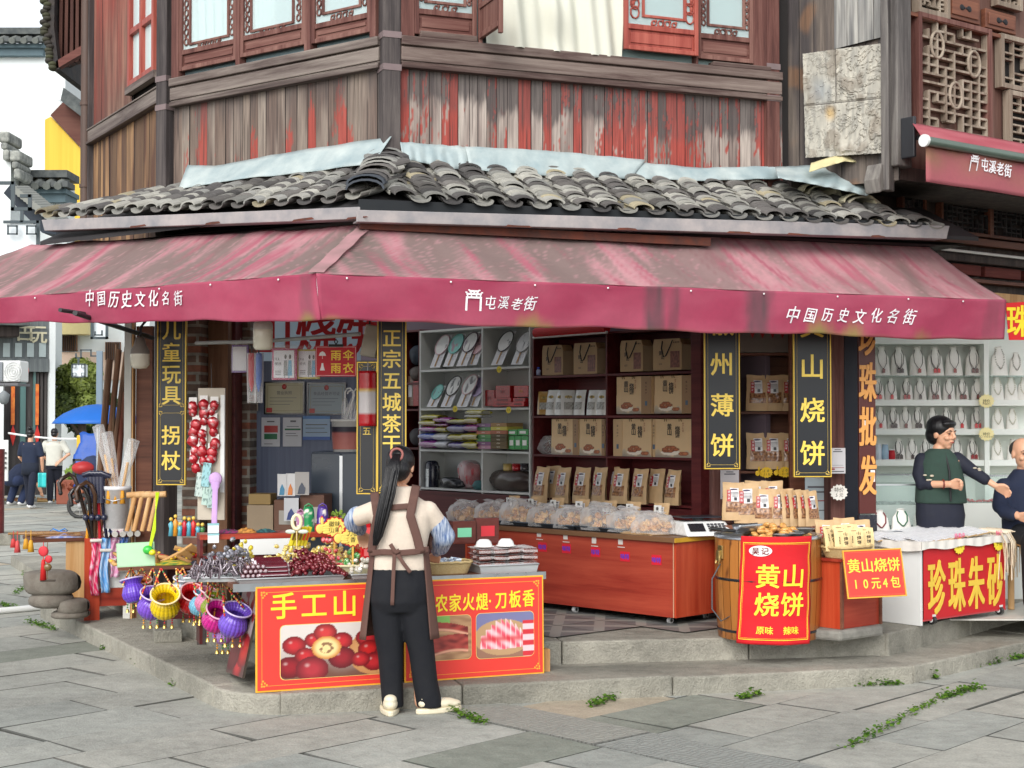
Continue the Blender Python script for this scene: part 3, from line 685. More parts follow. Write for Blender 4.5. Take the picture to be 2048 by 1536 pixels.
rL=roof2(FRl,-3.0,.10,hipL,lambda x,y:x<-2.45 and y>-.64+(x+3.05)*1.0+.05,.212,22,.20);rL.build('tile_roof',TILE,bld,fr=FRl)
hp=MB();g=random.Random(9);ctop=Vector((0,0.0));
hd=(FRr.u*(-tb*eE)-FRr.v*eE);hl=hd.length;ha=math.atan2(-hd.y,-hd.x)-PI/2
for r in range(10):
 t=r/10;hp.col=tilecol(g)if r>3 else L_((60,66,74))if r<2 else tilecol(g)
 yy=-hl+hl*t;zz=zE+.07+(zT-zE+.02)*t+g.uniform(-.008,.012)
 tile(hp,None,g.uniform(-.02,.02),zz+.035,yy,(hl/math.hypot(hl,zT-zE),(zT-zE)/math.hypot(hl,zT-zE)),.24,True,l=.2,tw=g.uniform(-.25,.25))
hp.build('hip_tiles',TILE,bld,loc=(CC[0],CC[1],0),rz=ha)
FLASH=mat('grey_flashing',(146,164,168),col2=(180,190,188),rough=.55,var=.14,scale=3.2,bump=.01,bsc=9,isl=.05)
def flash(fr,top,bot,name='flashing',m=FLASH,seed=1,o0=-.045,o1=-.13):
 g=random.Random(seed);mb=MB();n=44
 def ip(pts,u):
  x=lerp(pts[0][0],pts[-1][0],u)
  for(xa,ya),(xb,yb)in zip(pts,pts[1:]):
   if x<=xb:return(x,lerp(ya,yb,(x-xa)/(xb-xa)))
  return pts[-1]
 def f(u,v):
  a,b2=ip(top,u),ip(bot,u);p=(lerp(b2[0],a[0],v),lerp(b2[1],a[1],v))
  off=lerp(o1,o0,v)+.012*fb(u*7,v*2,seed)+.01*math.sin(u*40)*(1-v)
  x,z=fr.pix(p[0],p[1],off);return(x,off,z+.006*fb(u*9,3,seed))
 mb.grid(f,n,6);return mb.build(name,m,bld,fr=fr,solid=.004)
flash(FRl,[(375,330),(430,332),(586,303),(783,273)],[(357,378),(480,358),(600,346),(748,326)],seed=2,o0=-.04,o1=-.22)
flash(FRr,[(800,284),(936,294)],[(806,318),(944,344)],seed=3,o1=-.12)
flash(FRr,[(930,293),(1080,300),(1291,320)],[(941,340),(1103,352),(1262,358)],seed=4,o0=-.05,o1=-.14)
flash(FRr,[(1255,322),(1400,336),(1556,332)],[(1258,357),(1400,362),(1562,357)],seed=5,o1=-.13)
flash(FRr,[(1550,334),(1640,330),(1773,318)],[(1556,356),(1655,374),(1735,392)],seed=6,o0=-.14,o1=-.46)
flash(FRr,[(1622,326),(1690,306),(1772,318)],[(1618,344),(1690,322),(1768,334)],seed=7,name='curled_sheet',m=mat('yellowed_sheet',(206,196,150),rough=.7,var=.15,scale=4),o0=-.34,o1=-.42)
GUT=mat('gutter_metal',(140,140,144),rough=.5,var=.3,scale=4,col2=(168,160,158),metal=.1)
RUST=mat('rust',(112,58,42),col2=(76,50,44),rough=.9,var=.35,scale=12,bump=.004)
def gutter(fr,px,name='gutter'):
 (a,b2,c,d)=[fr.pix(x,y,-.67)for x,y in px]
 mb=MB();mb.prism([a,b2,c,d],-.685,-.67);mb.prism([(d[0]+.01,d[1]),(c[0]-.01,c[1]),(c[0]-.01,c[1]+.012),(d[0]+.01,d[1]+.012)],-.67,-.56)
 o=mb.build(name,GUT,bld,fr=fr,bev=.004)
 g=random.Random(3);x=d[0]+.25
 while x<c[0]-.1:
  w=g.uniform(.04,.22);zz=lerp(d[1],c[1],(x-d[0])/(c[0]-d[0]))
  if g.random()<.5:r=MB();r.prism([(x,zz-.004),(x+w,zz-.002),(x+w*.9,zz+g.uniform(.004,.014)),(x+w*.5,zz+g.uniform(.006,.02)),(x+w*.1,zz+.01)],-.688,-.684);r.build('rust_patch',RUST,o,fr=fr)
  x+=w+g.uniform(.02,.3)
 return o
gutter(FRl,[(86,440),(722,414),(722,438),(92,462)]);gutter(FRr,[(712,420),(1897,452),(1891,478),(712,444)])
fb_=MB();p=[FRr.pix(x,y,-.645)for x,y in((718,398),(1860,446),(1860,464),(718,424))];fb_.prism(p,-.65,-.63);fb_.build('eaves_board',mat('eaves_board_m',(30,34,38),rough=.8),bld,fr=FRr)
fb_=MB();p=[FRr.pix(x,y,-.60)for x,y in((720,443),(1420,476),(1420,492),(720,458))];fb_.prism(p,-.61,-.585);fb_.build('rusty_angle',RUST,bld,fr=FRr)
so=MB((.02,.02,.02));h1=FRr.w(-tb*.6,-.6,3.0);
for fr,L in((FRr,4.4),(FRl,-2.5)):
 m2=MB();s=1 if L>0 else-1;P=[(-tb*.55*s,-.55,3.03),(L,-.55,3.06),(L,1.2,3.06),(tb*.5*s,1.2,3.03)]
 Q=[(x,y,z+.02)for x,y,z in P];m2.add(P+Q,[(3,2,1,0),(4,5,6,7)]if s>0 else[(0,1,2,3),(7,6,5,4)]);m2.build('soffit',MATS['dark_board'],bld,fr=fr)

# ------------------------------------------------------------------ the big faded awning
V=Vector((-1.15,8.9,0));FAr=Fr(V,23.7);FAl=Fr(V,-36.87)
aw=thing('awning','long faded pink fabric awning wrapped round the shop corner with stained valance','awning',V)
T_=at(735,450,9.72)
PINK,PINKF,DIRT,MOLD,SOOT=L_((190,112,128)),L_((210,158,164)),L_((134,120,114)),L_((160,150,84)),L_((86,82,84))
zVt=FAr.pix(640,548)[1];zVb=FAr.pix(640,640)[1]
def awn_panel(fr,xe,top0,top1,val0,val1,bot0,bot1,sgn,seed,stains,name):
 """canopy slope and valance in local coordinates of fr; corner end first"""
 def edge(a,b2,u):return tuple(lerp(p,q,u)for p,q in zip(a,b2))
 def cf(u,v):
  p=edge(edge(val0,val1,u),edge(top0,top1,u),v);x=p[0]
  n=fb(x*2.6+seed,v*.7,seed)*.8;n2=fb(x*12+v*1.0,v*1.1,seed+3);n3=nz(x*46,v*9,seed)+.6*nz(x*110,v*40,seed)
  d=.3*sst(.05,0,u)+sst(-.42,.24,n+.55*n2+.2*n3+.16*math.sin(v*PI)-.02-sst(.85,1.0,v)*.5)
  if seed==1:d*=lerp(1.0,.55,sst(.35,.75,u));d=max(d,.9*sst(.035,.0,abs(u-.86+.06*(1-v)-.06))*sst(.95,.6,v))
  c=mixp(mixp(PINK,PINKF,sst(-.2,.5,n2+.35)),DIRT,d*.86)
  return mixp(c,PINKF,sst(.35,.5,n3*.8+n2*.3)*.5)
 mb=MB()
 def f(u,v):
  p=edge(edge(val0,val1,u),edge(top0,top1,u),v)
  return(p[0],p[1]+0,p[2]-.022*math.sin(PI*v)+.012*fb(p[0]*2.2,v*1.5,seed)*(.3+v*.7)+.010*math.sin(p[0]*6+2*v)*math.sin(PI*v)+.005*math.sin(p[0]*17+5*v+fb(p[0],v)*3)*math.sin(PI*v))
 NU=200;mb.grid(f,NU,34,True,cf);
 cp=mb.build('canopy',CANV,aw,fr=fr,solid=.004)
 def cv(u,v):
  p=edge(edge(bot0,bot1,u),edge(val0,val1,u),v);x,z=p[0],p[2]
  c=mixp(L_((180,70,100)),L_((192,90,116)),.5+fb(x*2,z*4,seed)*1.2)
  for(sx,w,kind,st)in stains:
   g=nz(x*16,z*3,sx)*.35+nz(x*50,z*9,sx)*.2
   if kind=='s':k=sst(w,w*.35,abs(x-sx)+g*w)*st*(.75+.3*nz(x*30,z*5));c=mixp(c,SOOT,min(1,k))
   else:k=sst(w,0,math.hypot(x-sx,(v+.05)*.32)+g*w*.7)*st;c=mixp(c,MOLD,min(1,k))
  return mixp(c,MOLD,sst(.10,0,v)*.25*(.5+nz(x*5,seed)))if seed==1 else c
 def vy(x,z):return-.014*math.sin(x*2.1+seed)*(zVt-z)/.3-.008*math.sin(x*7+z*6)-.005*math.sin(x*15-z*14)*(zVt-z)/.3
 def fv(u,v):
  p=edge(edge(bot0,bot1,u),edge(val0,val1,u),v);return(p[0],p[1]+vy(p[0],p[2]),p[2]+(.007*math.sin(p[0]*4)+.004*math.sin(p[0]*11))*(1-v))
 mb=MB();mb.grid(fv,NU,18,True,cv);vl=mb.build('valance',CANV,aw,fr=fr,solid=.004)
 g=random.Random(seed)
 for k in range(9):
  u=(k+.4+g.uniform(-.1,.1))/9;p=edge(val0,val1,u);s=MB((.8,.78,.78));s.ball((p[0],p[1]-.012+vy(p[0],p[2]-.02),p[2]-.022),(.007,.006,.007),8,5);s.build('screw',VM,vl,fr=fr)
 return vl,vy
CANV=mat('awning_canvas',vc=True,rough=.85,var=.10,scale=30,bump=.0015,bsc=220,trans=.32)
tr=FAr.loc(T_);tl=FAl.loc(T_)
FTr=Fr(T_,23.7);FTl=Fr(T_,-36.87)
def onp(fr,base,px,py):x,z=base.pix(px,py);return fr.loc(base.w(x,0,z))
tR=onp(FAr,FTr,1846,486);tL=(tl[0]-3.6,tl[1],tl[2]+.12)
vR1=FAr.pix(2011,600);vRb=FAr.pix(2014,681);c0=FAr.pix(632,547);c0b=FAr.pix(640,640)
vl1=FAl.pix(-340,622);vlb=FAl.pix(-340,650)
d0=FAl.pix(632,547)
stR=[(FAr.pix(1312,620)[0],.10,'s',.85),(FAr.pix(1350,620)[0],.05,'s',.6),(FAr.pix(1520,620)[0],.14,'s',.9),(FAr.pix(1070,640)[0],.16,'m',.9),(FAr.pix(1095,640)[0],.09,'m',.7),(FAr.pix(1640,660)[0],.20,'m',.9),(FAr.pix(1710,660)[0],.16,'m',.9),(FAr.pix(1850,680)[0],.12,'m',.5),(.08,.08,'m',.5),(FAr.pix(1990,640)[0],.1,'s',.35)]
stL=[(-.09,.075,'s',.38),(-.10,.10,'m',.9)]
vlR,vyR=awn_panel(FAr,1,tr,tR,(c0[0],0,c0[1]),(vR1[0],0,vR1[1]),(c0b[0],.02,c0b[1]),(vRb[0],.03,vRb[1]),1,1,stR,'r')
vlL,vyL=awn_panel(FAl,-1,tl,tL,(d0[0],0,d0[1]),(vl1[0],0,vl1[1]),(FAl.pix(640,640)[0],.02,FAl.pix(640,640)[1]),(vlb[0],.03,vlb[1]),-1,2,stL,'l')
mb=MB();a=FAr.w(*(c0[0],0,c0[1]));b2=T_
sd=Vector((.09,0.02,0));mb.grid(lambda u,v:(a.lerp(b2,v)+sd*(u-.5)+Vector((0,0,.008+.004*math.sin(v*20)))),2,14,True,lambda u,v:mixp(PINKF,DIRT,.35+.5*nz(v*6,u)))
mb.build('hip_seam',CANV,aw)
def vtext(fr,vl,vy,body,pxa,pya,pxb,pyb,size,sh=.22):
 (xa,za),(xb,zb)=fr.pix(pxa,pya),fr.pix(pxb,pyb);n=len(body);mb=MB();g=random.Random(len(body)+int(pxa))
 for k,ch in enumerate(body):
  t=(k+.5)/n;x=lerp(xa,xb,t);z=lerp(za,zb,t)+g.uniform(-.006,.006);s=size*.88*g.uniform(.86,1.1)
  mb.text(ch,x,z,s,tab='m',shear=sh+g.uniform(-.05,.12),sx=.9,rot=g.uniform(-.10,.07),warp=lambda X,Z:(X,vy(X,Z)+lerp(0,.03,max(0,min(1,(zVt-Z)/.28)))-.012,Z))
 return mb.build('lettering',WHITET,vl,fr=fr)
vtext(FAl,vlL,vyL,'中国历史文化名街',170,598,370,596,.125)
vtext(FAr,vlR,vyR,'屯溪老街',968,606,1076,606,.105)
vtext(FAr,vlR,vyR,'中国历史文化名街',1568,630,1836,632,.135)
def arch_logo(fr,px0,px1,py0,py1,vy,parent,off=-.012):
 xa,zt=fr.pix(px0,py0);xb,zb=fr.pix(px1,py1);w=xb-xa;h=zt-zb;mb=MB()
 def r(a,b2,c,d):mb.grid(lambda u,v:(xa+w*lerp(a,b2,u),vy(xa+w*lerp(a,b2,u),zb+h*lerp(c,d,v))+lerp(0,.03,max(0,min(1,(1-lerp(c,d,v))*.8)))+off,zb+h*lerp(c,d,v)),3,3)
 r(.0,.13,0,.62);r(.87,1,0,.62);r(.0,1,.60,.70);r(.02,.98,.76,.86);r(.2,.8,.90,1.0)
 for q in(.06,.30,.62,.86):r(q,q+.08,.68,.78)
 for q in(.25,.45,.65):r(q,q+.10,.85,.92)
 r(-.05,.08,.86,.92);r(.92,1.05,.86,.92);r(.12,.24,.97,1.03);r(.76,.88,.97,1.03)
 return mb.build('gate_emblem',WHITET,parent,fr=fr)
arch_logo(FAr,931,964,580,622,vyR,vlR)
def bar(name,pts,r,m,parent=None,**k):
 mb=MB();mb.tube(pts,r,8);return mb.build(name,m,parent,**k)
bar('arm',[at(150,626,10.0),at(305,676,11.4)],.018,DARKM,aw);bar('arm',[at(120,620,9.9),at(250,640,10.9)],.014,DARKM,aw)
bar('arm',[at(392,686,10.6),at(520,683,10.2),at(720,668,9.75)],.013,mat('grey_rod',(150,152,150),rough=.5,var=.2),aw)
E_=Vector((2.83,10.98,0));FE=Fr(E_,37.0);D_=FRr.w(3.20,0,0)
side_ang=math.degrees(math.atan2(E_.y-D_.y,E_.x-D_.x));FD=Fr(D_,side_ang);sideL=(E_-D_).length
hb=thing('lattice_house','dark timber house on the right with carved lattice panels above the pearl shop','house',E_)
GRW=woodmat('grey_wall_board',(50,46,46),(92,88,86),(142,138,132),'z',bump=.005)
DKW=woodmat('dark_wall_board',(40,36,36),(66,58,56),(96,86,80),'z',bump=.004)
def dcol(x,z,k):
 n=fb(x*9+k*30,z*1.1,k*9);return mixp(mixp(L_((62,56,56)),L_((104,94,86)),.4+n*1.2),L_((140,98,60)),sst(.25,.5,nz(x*5,z*4,7))*.4)
def gcol(x,z,k):
 n=fb(x*14+k*30,z*1.1,k*9);return mixp(L_((104,104,104)),L_((166,164,158)),.45+n*1.2)
mb=MB();planks(mb,FD,-.2,.30,lambda x:3.5,lambda x:TOPZ,dcol,.1,.18,0.05,31);planks(mb,FD,.28,sideL,lambda x:3.5,lambda x:TOPZ,dcol,.12,.2,.03,32);mb.build('side_wall',PLANK,hb,fr=FD)
x0=FD.pix(1668,60)[0];x1=FD.pix(1772,60)[0];mb=MB()
za,zb=FD.pix(1668,98)[1],FD.pix(1772,72)[1];planks(mb,FD,x0,x1,lambda x:lerp(za,zb,(x-x0)/(x1-x0)),lambda x:TOPZ,gcol,.07,.13,0.0,33);mb.build('upper_board',PLANK,hb,fr=FD)
P4=[FD.pix(x,y,-.03)for x,y in((1606,108),(1772,86),(1770,306),(1612,316))]
def pc(u,v):a=tuple(lerp(p,q,u)for p,q in zip(P4[3],P4[2]));b3=tuple(lerp(p,q,u)for p,q in zip(P4[0],P4[1]));return tuple(lerp(p,q,v)for p,q in zip(a,b3))
def peel(u,v):
 x,z=pc(u,v);n=fb(u*4+3,v*5,2,3);r=abs(fb(u*5+1.5*n,v*9+2*n,8,2));seam=(abs(v-.50)<.012)or(abs(u-.40)<.012 and v>.5)
 h=(.006+.014*sst(.05,.5,n)+.010*sst(.10,.0,r))*(1 if u>.38 else .5)
 return(x+.003*nz(v*20),-.03-(0 if seam else h),z+.006*nz(u*17,3)*(v<.03))
def peelc(u,v):
 n=fb(u*4+3,v*5,2,3);r=abs(fb(u*5+1.5*n,v*9+2*n,8,2))
 c=mixp(L_((150,148,140)),L_((186,182,170)),.5+fb(u*20,v*5,4));c=mixp(c,L_((104,98,90)),sst(.04,.0,abs(r-.11))*.55)
 c=mixp(c,L_((124,112,98)),sst(.1,.5,n)*.5);c=mixp(c,L_((206,172,110)),sst(.10,.0,math.hypot((u-.33)*1.0,v-.40))*.7);c=mixp(c,L_((132,142,150)),sst(.2,.0,math.hypot((u-.22),v-.62))*.5)
 return mixp(c,L_((70,64,60)),1.0 if abs(v-.50)<.009 or(abs(u-.40)<.008 and v>.5)else 0)
mb=MB();mb.grid(peel,90,110,False,peelc);mb.build('peeling_board',mat('peeling_ply',vc=True,rough=.9,var=.2,scale=5,bump=.004,bsc=30),hb,fr=FD,solid=.006)
mb=MB();mb.box(sideL-.10,sideL-.04,-.06,.05,3.42,TOPZ);mb.build('batten',GRW,hb,fr=FD,bev=.006)
mb=MB();mb.box(-.02,.15,-.02,.16,3.60,TOPZ);mb.build('corner_post',GRW,hb,fr=FE,bev=.01)
mb=MB();mb.prism([(-.10,3.62),(.14,3.62),(.12,3.54),(-.02,3.44),(-.12,3.40),(-.14,3.5)],.06,.2);mb.build('corbel',GRW,hb,fr=FE,bev=.012)
up=MB();up.box(.12,5,.10,.13,3.55,TOPZ);up.build('upper_wall',woodmat('red_brown_board',(62,44,40),(98,70,62),(126,98,88),'z',bump=.003),hb,fr=FE)
def fpx(px,py,off=.05):return FE.pix(px,py,off)
def lattice(fr,x0,x1,z0,z1,m,parent,pat,t=.016,y0=.03,y1=.07,frame=.04,name='lattice',fm=None):
 mb=MB()
 mb.box(x0-frame,x0,y0-.02,y1,z0-frame,z1+frame);mb.box(x1,x1+frame,y0-.02,y1,z0-frame,z1+frame);mb.box(x0,x1,y0-.018,y1,z1,z1+frame);mb.box(x0,x1,y0-.018,y1,z0-frame,z0)
 fo=mb.build('lattice_frame',fm or m,parent,fr=fr,bev=.004);mb=MB();w,h=x1-x0,z1-z0
 for(a,b2,c,d)in pat:
  X0,X1,Z0,Z1=x0+a*w,x0+b2*w,z0+c*h,z0+d*h
  if abs(b2-a)<1e-6:mb.box(X0-t/2,X0+t/2,y0,y1-.01,Z0,Z1)
  else:mb.box(X0,X1,y0+.003,y1-.012,Z0-t/2,Z0+t/2)
 return mb.build(name,m,fo,fr=fr),fo
def key_pat(nx,ny,seed,drop=.25):
 g=random.Random(seed);p=[]
 for i in range(nx+1):
  x=i/nx;s=0
  for j in range(ny):
   if g.random()>drop:p.append((x,x,j/ny,(j+1)/ny))
 for j in range(ny+1):
  for i in range(nx):
   if g.random()>drop:p.append((i/nx,(i+1)/nx,j/ny,j/ny))
 return p
def big(px0,py0,px1,py1):a,b2=fpx(px0,py1),fpx(px1,py0);return a[0],b2[0],fpx((px0+px1)/2,py1)[1],fpx((px0+px1)/2,py0)[1]
X0,X1,Z0,Z1=big(1840,52,1972,262)
lt,fo=lattice(FE,X0,X1,Z0,Z1,LATT,hb,key_pat(8,12,5,.22),t=.017,y0=.04,y1=.10,name='lattice_screen',fm=WFRAME)
mb=MB()
for cx,cz in((.25,.78),(.80,.68),(.52,.34)):
 x,z=lerp(X0,X1,cx),lerp(Z0,Z1,cz);mb=MB();mb.tube([(x+.075*math.cos(q),.045,z+.10*math.sin(q))for q in[2*PI*k/18 for k in range(19)]],.013,6,False);mb.build('carved_ring',LATT,lt,fr=FE)
for(a,b2,c,d,sd)in((2004,92,2110,178,6),(2020,202,2120,300,7),(1838,-40,1888,22,8),(1996,-40,2034,8,9)):
 X0,X1,Z0,Z1=big(a,b2,c,d);lattice(FE,X0,X1,Z0,Z1,LATT,hb,key_pat(5,7,sd,.22),t=.014,y0=.04,y1=.09,fm=LATT)
 bk=MB();bk.box(X0,X1,.093,.098,Z0,Z1);bk.build('lattice_backing',MATS['dark_board'],hb,fr=FE)
for(a,b2,c,d)in((1898,-8,1960,42),(1972,24,2032,62)):
 X0,X1,Z0,Z1=big(a,b2,c,d);mb=MB();mb.box(X0,X1,.05,.098,Z0,Z1);mb.box(X0+.03,X1-.03,.04,.05,Z0+.03,Z1-.03);pn=mb.build('carved_panel',BROWNW,hb,fr=FE,bev=.005)
 mb=MB((.01,.01,.012));cx,cz=(X0+X1)/2,(Z0+Z1)/2
 for s in(-1,1):mb.ball((cx+s*.045,.04,cz),(.03,.006,.024),10,6);mb.ball((cx+s*.02,.04,cz),(.02,.006,.012),8,5)
 mb.build('bat_cutout',VM,pn,fr=FE)
mb=MB();mb.box(.15,5,.03,.1,fpx(1900,52)[1],fpx(1900,45)[1]+.0);mb.build('rail',BROWNW,hb,fr=FE)
LO=.62
def lo(px,py,o=LO):return FE.pix(px,py,o)
z=lambda px,py:lo(px,py)[1]
jt=MB();jt.box(-.02,5,.06,.75,3.52,3.62);jt.build('jetty_beam',DKW,hb,fr=FE)
mb=MB();zz=[z(1960,392),z(1960,486),z(1960,520),z(1960,560),z(1960,585)]
mb.box(-.4,5,LO+.05,LO+.1,zz[4],3.6);mb.build('fascia_wall',DKW,hb,fr=FE)
for(za,zb,d,m_)in((zz[1]-.03,zz[1]+.03,.05,BROWNW),(zz[2]-.035,zz[2]+.02,.06,DKW),(zz[3]-.03,zz[3]+.0,.05,BROWNW),(zz[4]-.07,zz[4],.07,TANW)):
 mb=MB();mb.box(-.4,5,LO-d,LO+.05,za,zb);mb.build('fascia_beam',m_,hb,fr=FE,bev=.004)
for a,b2 in((1884,1976),(1984,2070),(1806,1846)):
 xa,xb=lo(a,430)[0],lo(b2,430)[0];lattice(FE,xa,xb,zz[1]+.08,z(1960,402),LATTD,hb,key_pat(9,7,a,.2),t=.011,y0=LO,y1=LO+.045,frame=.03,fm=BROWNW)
for a,b2 in((1902,1960),(1968,2040),(2050,2120)):
 xa,xb=lo(a,540)[0],lo(b2,540)[0];mb=MB();mb.box(xa,xb,LO-.012,LO+.05,zz[3]+.03,zz[2]-.05);mb.build('fascia_panel',woodmat('rust_red_board',(70,30,28),(108,52,46),(130,78,66),'x')if 'rust_red_board' not in MATS else MATS['rust_red_board'],hb,fr=FE,bev=.008)
bar('pipe',[FE.w(-.3,LO-.1,z(1900,503)),FE.w(4.5,LO-.1,z(1960,512))],.012,WHITEP,hb)
ua=thing('awning','small red roller awning of faded cloth on the upper floor of the right house','awning',E_)
FU=Fr(FE.w(0,-.75,0),37.0);xL=FU.pix(1852,320)[0]
zt=FU.pix(1856,290)[1];zb=FU.pix(1858,364)[1]
mb=MB();mb.grid(lambda u,v:(lerp(xL,xL+4,u),lerp(0,.0,v)+.008*math.sin(u*30),lerp(zb,zt,v)),60,8,True,lambda u,v:mixp(L_((196,106,122)),L_((166,140,100)),sst(0,1,v)*.55*(.7+nz(u*20,v*2))+.1))
uv=mb.build('valance',CANV,ua,fr=FU,solid=.004)
mb=MB();ztop=FE.pix(1822,246,-.08)[1]
mb.grid(lambda u,v:(lerp(lerp(xL,.06,v),xL+4,u),lerp(.02,.66,v),lerp(zt+.04,ztop,v)),20,6,True,lambda u,v:mixp(L_((190,88,102)),L_((206,120,128)),.5+nz(u*9,v*3)));mb.build('canopy',CANV,ua,fr=FU,solid=.004)
mb=MB();mb.tube([(xL-.03,-.02,zt+.02),(xL+4,-.02,zt+.02)],.032,14);mb.build('front_bar',mat('green_grey_tube',(112,126,116),rough=.4,var=.2,metal=.4),ua,fr=FU)
mb=MB();mb.cyl((xL-.05,-.02,zt+.02),(xL-.03,-.02,zt+.02),.042,n=18);mb.build('end_cap',WHITEP,ua,fr=FU)
mb=MB();mb.box(.02,.05,-.14,.0,ztop-.26,ztop+.04);mb.build('wall_bracket',DARKM,ua,fr=FE,bev=.01)
bar('arm',[FE.w(.1,-.1,ztop-.1),FU.w(xL+.3,.05,zt-.02)],.02,DARKM,ua)
mb=MB();g=random.Random(2)
for k,ch in enumerate('屯溪老街'):mb.text(ch,FU.pix(1966+k*15.5,332+k*4)[0],FU.pix(1966+k*15.5,330+k*4)[1],.098,y=-.014,shear=.15,sx=.9)
mb.build('lettering',WHITET,uv,fr=FU)
arch_logo(FU,1936,1952,311,345,lambda x,z:-.03,uv,off=-.0)
def flagholder(loc,rz,label):
 t=thing('flagpole_holder',label,'bracket',loc,rz)
 mb=MB();mb.box(-.033,.033,-.008,0,-.06,.06);mb.build('plate',WHITEP,t,bev=.004)
 mb=MB();mb.tube([(0,-.005,-.02),(0,-.06,.0),(0,-.11,.10),(0,-.13,.16)],[.026,.024,.021,.023],12,True);mb.lathe([(.012,.0),(.023,0),(.026,.01)],(0,-.13,.155),12);mb.build('socket',WHITEP,t)
 for x,z in((-.022,-.045),(.022,-.045),(-.022,.045),(.022,.045)):
  mb=MB((.3,.3,.3));mb.ball((x,-.009,z),(.006,.004,.006),6,4);mb.build('screw',VM,t)
 return t
x,z_=FRr.pix(866,92,-.06);h=flagholder(FRr.w(x,-.06,z_),FRr.a,'white flagpole socket screwed to the beam below the left window');
x,z_=FE.pix(1808,112,-.03);f2=flagholder(FE.w(x,-.03,z_),FE.a+.5,'white flagpole socket on the grey corner post beside the lattice screen')

# ------------------------------------------------------------------ the street behind, left
PLAST=mat('white_plaster',(226,232,232),rough=.85,var=.10,scale=.7,bump=.004,bsc=12)
ROOFG=mat('grey_roof_tile',(66,72,74),col2=(96,100,98),rough=.85,var=.3,scale=5)
def Bx(mb,px0,py0,px1,py1,Y,d):
 a,b2=at(px0,py1,Y),at(px1,py0,Y);mb.box(a.x,b2.x,Y,Y+d,a.z,b2.z);return mb
def ridge(name,parent,px0,px1,py,Y,d=.8,h=10):
 """tiled coping: dark ridge bar, row of round tile ends, shadowed cornice"""
 a,b2=at(px0,py,Y),at(px1,py,Y);mb=MB();mb.box(a.x,b2.x,Y-.15,Y+d,a.z-.16,a.z)
 o=mb.build(name,ROOFG,parent);mb=MB();s=.3
 n=max(2,int((b2.x-a.x)/s))
 for k in range(n+1):
  x=lerp(a.x,b2.x,(k+.5)/(n+1));mb.col=L_((112,116,112));mb.cyl((x,Y-.42,a.z-.40),(x,Y+.2,a.z-.16),.085,n=8)
  mb.col=L_((88,92,92));mb.box(x+.08,x+.2,Y-.36,Y+.2,a.z-.40,a.z-.28)
 mb.build('tile_row',VS,o);mb=MB();mb.box(a.x,b2.x,Y-.2,Y+d,a.z-.52,a.z-.42);mb.box(a.x+.05,b2.x-.05,Y-.1,Y+d,a.z-.7,a.z-.52);mb.build('cornice',mat('cornice_blue',(96,116,124),rough=.8,var=.2),o)
 return o
wb=thing('white_gable_house','tall white gable house with dark tiled coping and yellow side wall at far left','house',at(60,1000,38))
mb=MB();Bx(mb,-300,96,131,980,38,5);mb.build('wall',PLAST,wb);ridge('coping',wb,-300,92,58,37.9)
mb=MB();a=[at(x,y,38.05)for x,y in((86,460),(86,238),(126,205),(178,250),(300,420),(300,700),(86,700))]
mb.prism([(p.x,p.z)for p in a],37.0,37.9);mb.build('gable',PLAST,wb)
mb=MB();YL=mat('yellow_cladding',(226,190,62),col2=(206,168,52),rough=.7,var=.12,scale=1.0,st=(9,9,.15));a=[at(x,y,36.95)for x,y in((91,700),(91,240),(103,234),(176,312),(300,440),(300,700))]
mb.prism([(p.x,p.z)for p in a],36.9,36.98);mb.build('side_wall',YL,wb)
mb=MB();a=[at(x,y,36.9)for x,y in((103,232),(128,206),(300,330),(300,430),(178,312))];mb.prism([(p.x,p.z)for p in a],36.8,36.88);mb.build('eave_soffit',woodmat('soffit_brown',(60,34,30),(92,56,48),(112,76,64),'x',gs=.3),wb)
mb=MB();a=[at(x,y,36.7)for x,y in((128,206),(134,180),(300,300),(300,338))];mb.prism([(p.x,p.z)for p in a],36.4,36.75);mb.build('eave_tiles',ROOFG,wb)
mb=MB();Bx(mb,131,200,300,260,44,3);mb.build('rear_wall',PLAST,wb);ridge('coping',wb,128,300,184,43.9)
lw=thing('courtyard_wall','low white courtyard wall with stepped dark tile coping in front of the yellow gable','wall',at(80,1000,33))
mb=MB();Bx(mb,24,374,110,1000,33,.6);Bx(mb,110,374,134,610,33,.6);mb.build('wall',PLAST,lw);ridge('coping',lw,26,138,342,32.9)
mb=MB();Bx(mb,-60,300,22,900,32,.6);mb.build('wall',PLAST,lw)
for x,y in((8,262),(30,300)):
 mb=MB();Bx(mb,x-12,y,x+10,y+22,31.8,.9);Bx(mb,x-8,y+22,x+6,y+36,31.8,.9);Bx(mb,x-4,y+36,x+10,y+58,31.8,.9);mb.build('corner_tile',mat('weathered_corner',(112,116,114),col2=(168,170,162),rough=.9,var=.3,scale=6),lw,bev=.05)
mb=MB();a=[at(x,y,31)for x,y in((20,392),(36,372),(118,440),(124,474),(96,470))];mb.prism([(p.x,p.z)for p in a],30.6,31.4);mb.build('lean_to_roof',mat('lean_to_dark',(42,50,60),rough=.8,var=.2),lw)
mb=MB();g=random.Random(1)
for k in range(14):
 p=at(lerp(44,120,k/13),lerp(382,444,k/13),30.9);mb.col=L_((140,142,136));mb.cyl((p.x,30.4,p.z-.04),(p.x,31.3,p.z+.1),.07,n=8)
mb.build('tile_row',VS,lw)
LMET=mat('lamp_iron',(52,66,72),rough=.5,var=.15)
def keyframe(pts,t,Y):
 mb=MB()
 for p,q in zip(pts,pts[1:]):
  a,b2=at(*p,Y),at(*q,Y);x0,x1=sorted((a.x,b2.x));z0,z1=sorted((a.z,b2.z));mb.box(x0-t,x1+t,Y-t,Y+t,z0-t,z1+t)
 return mb
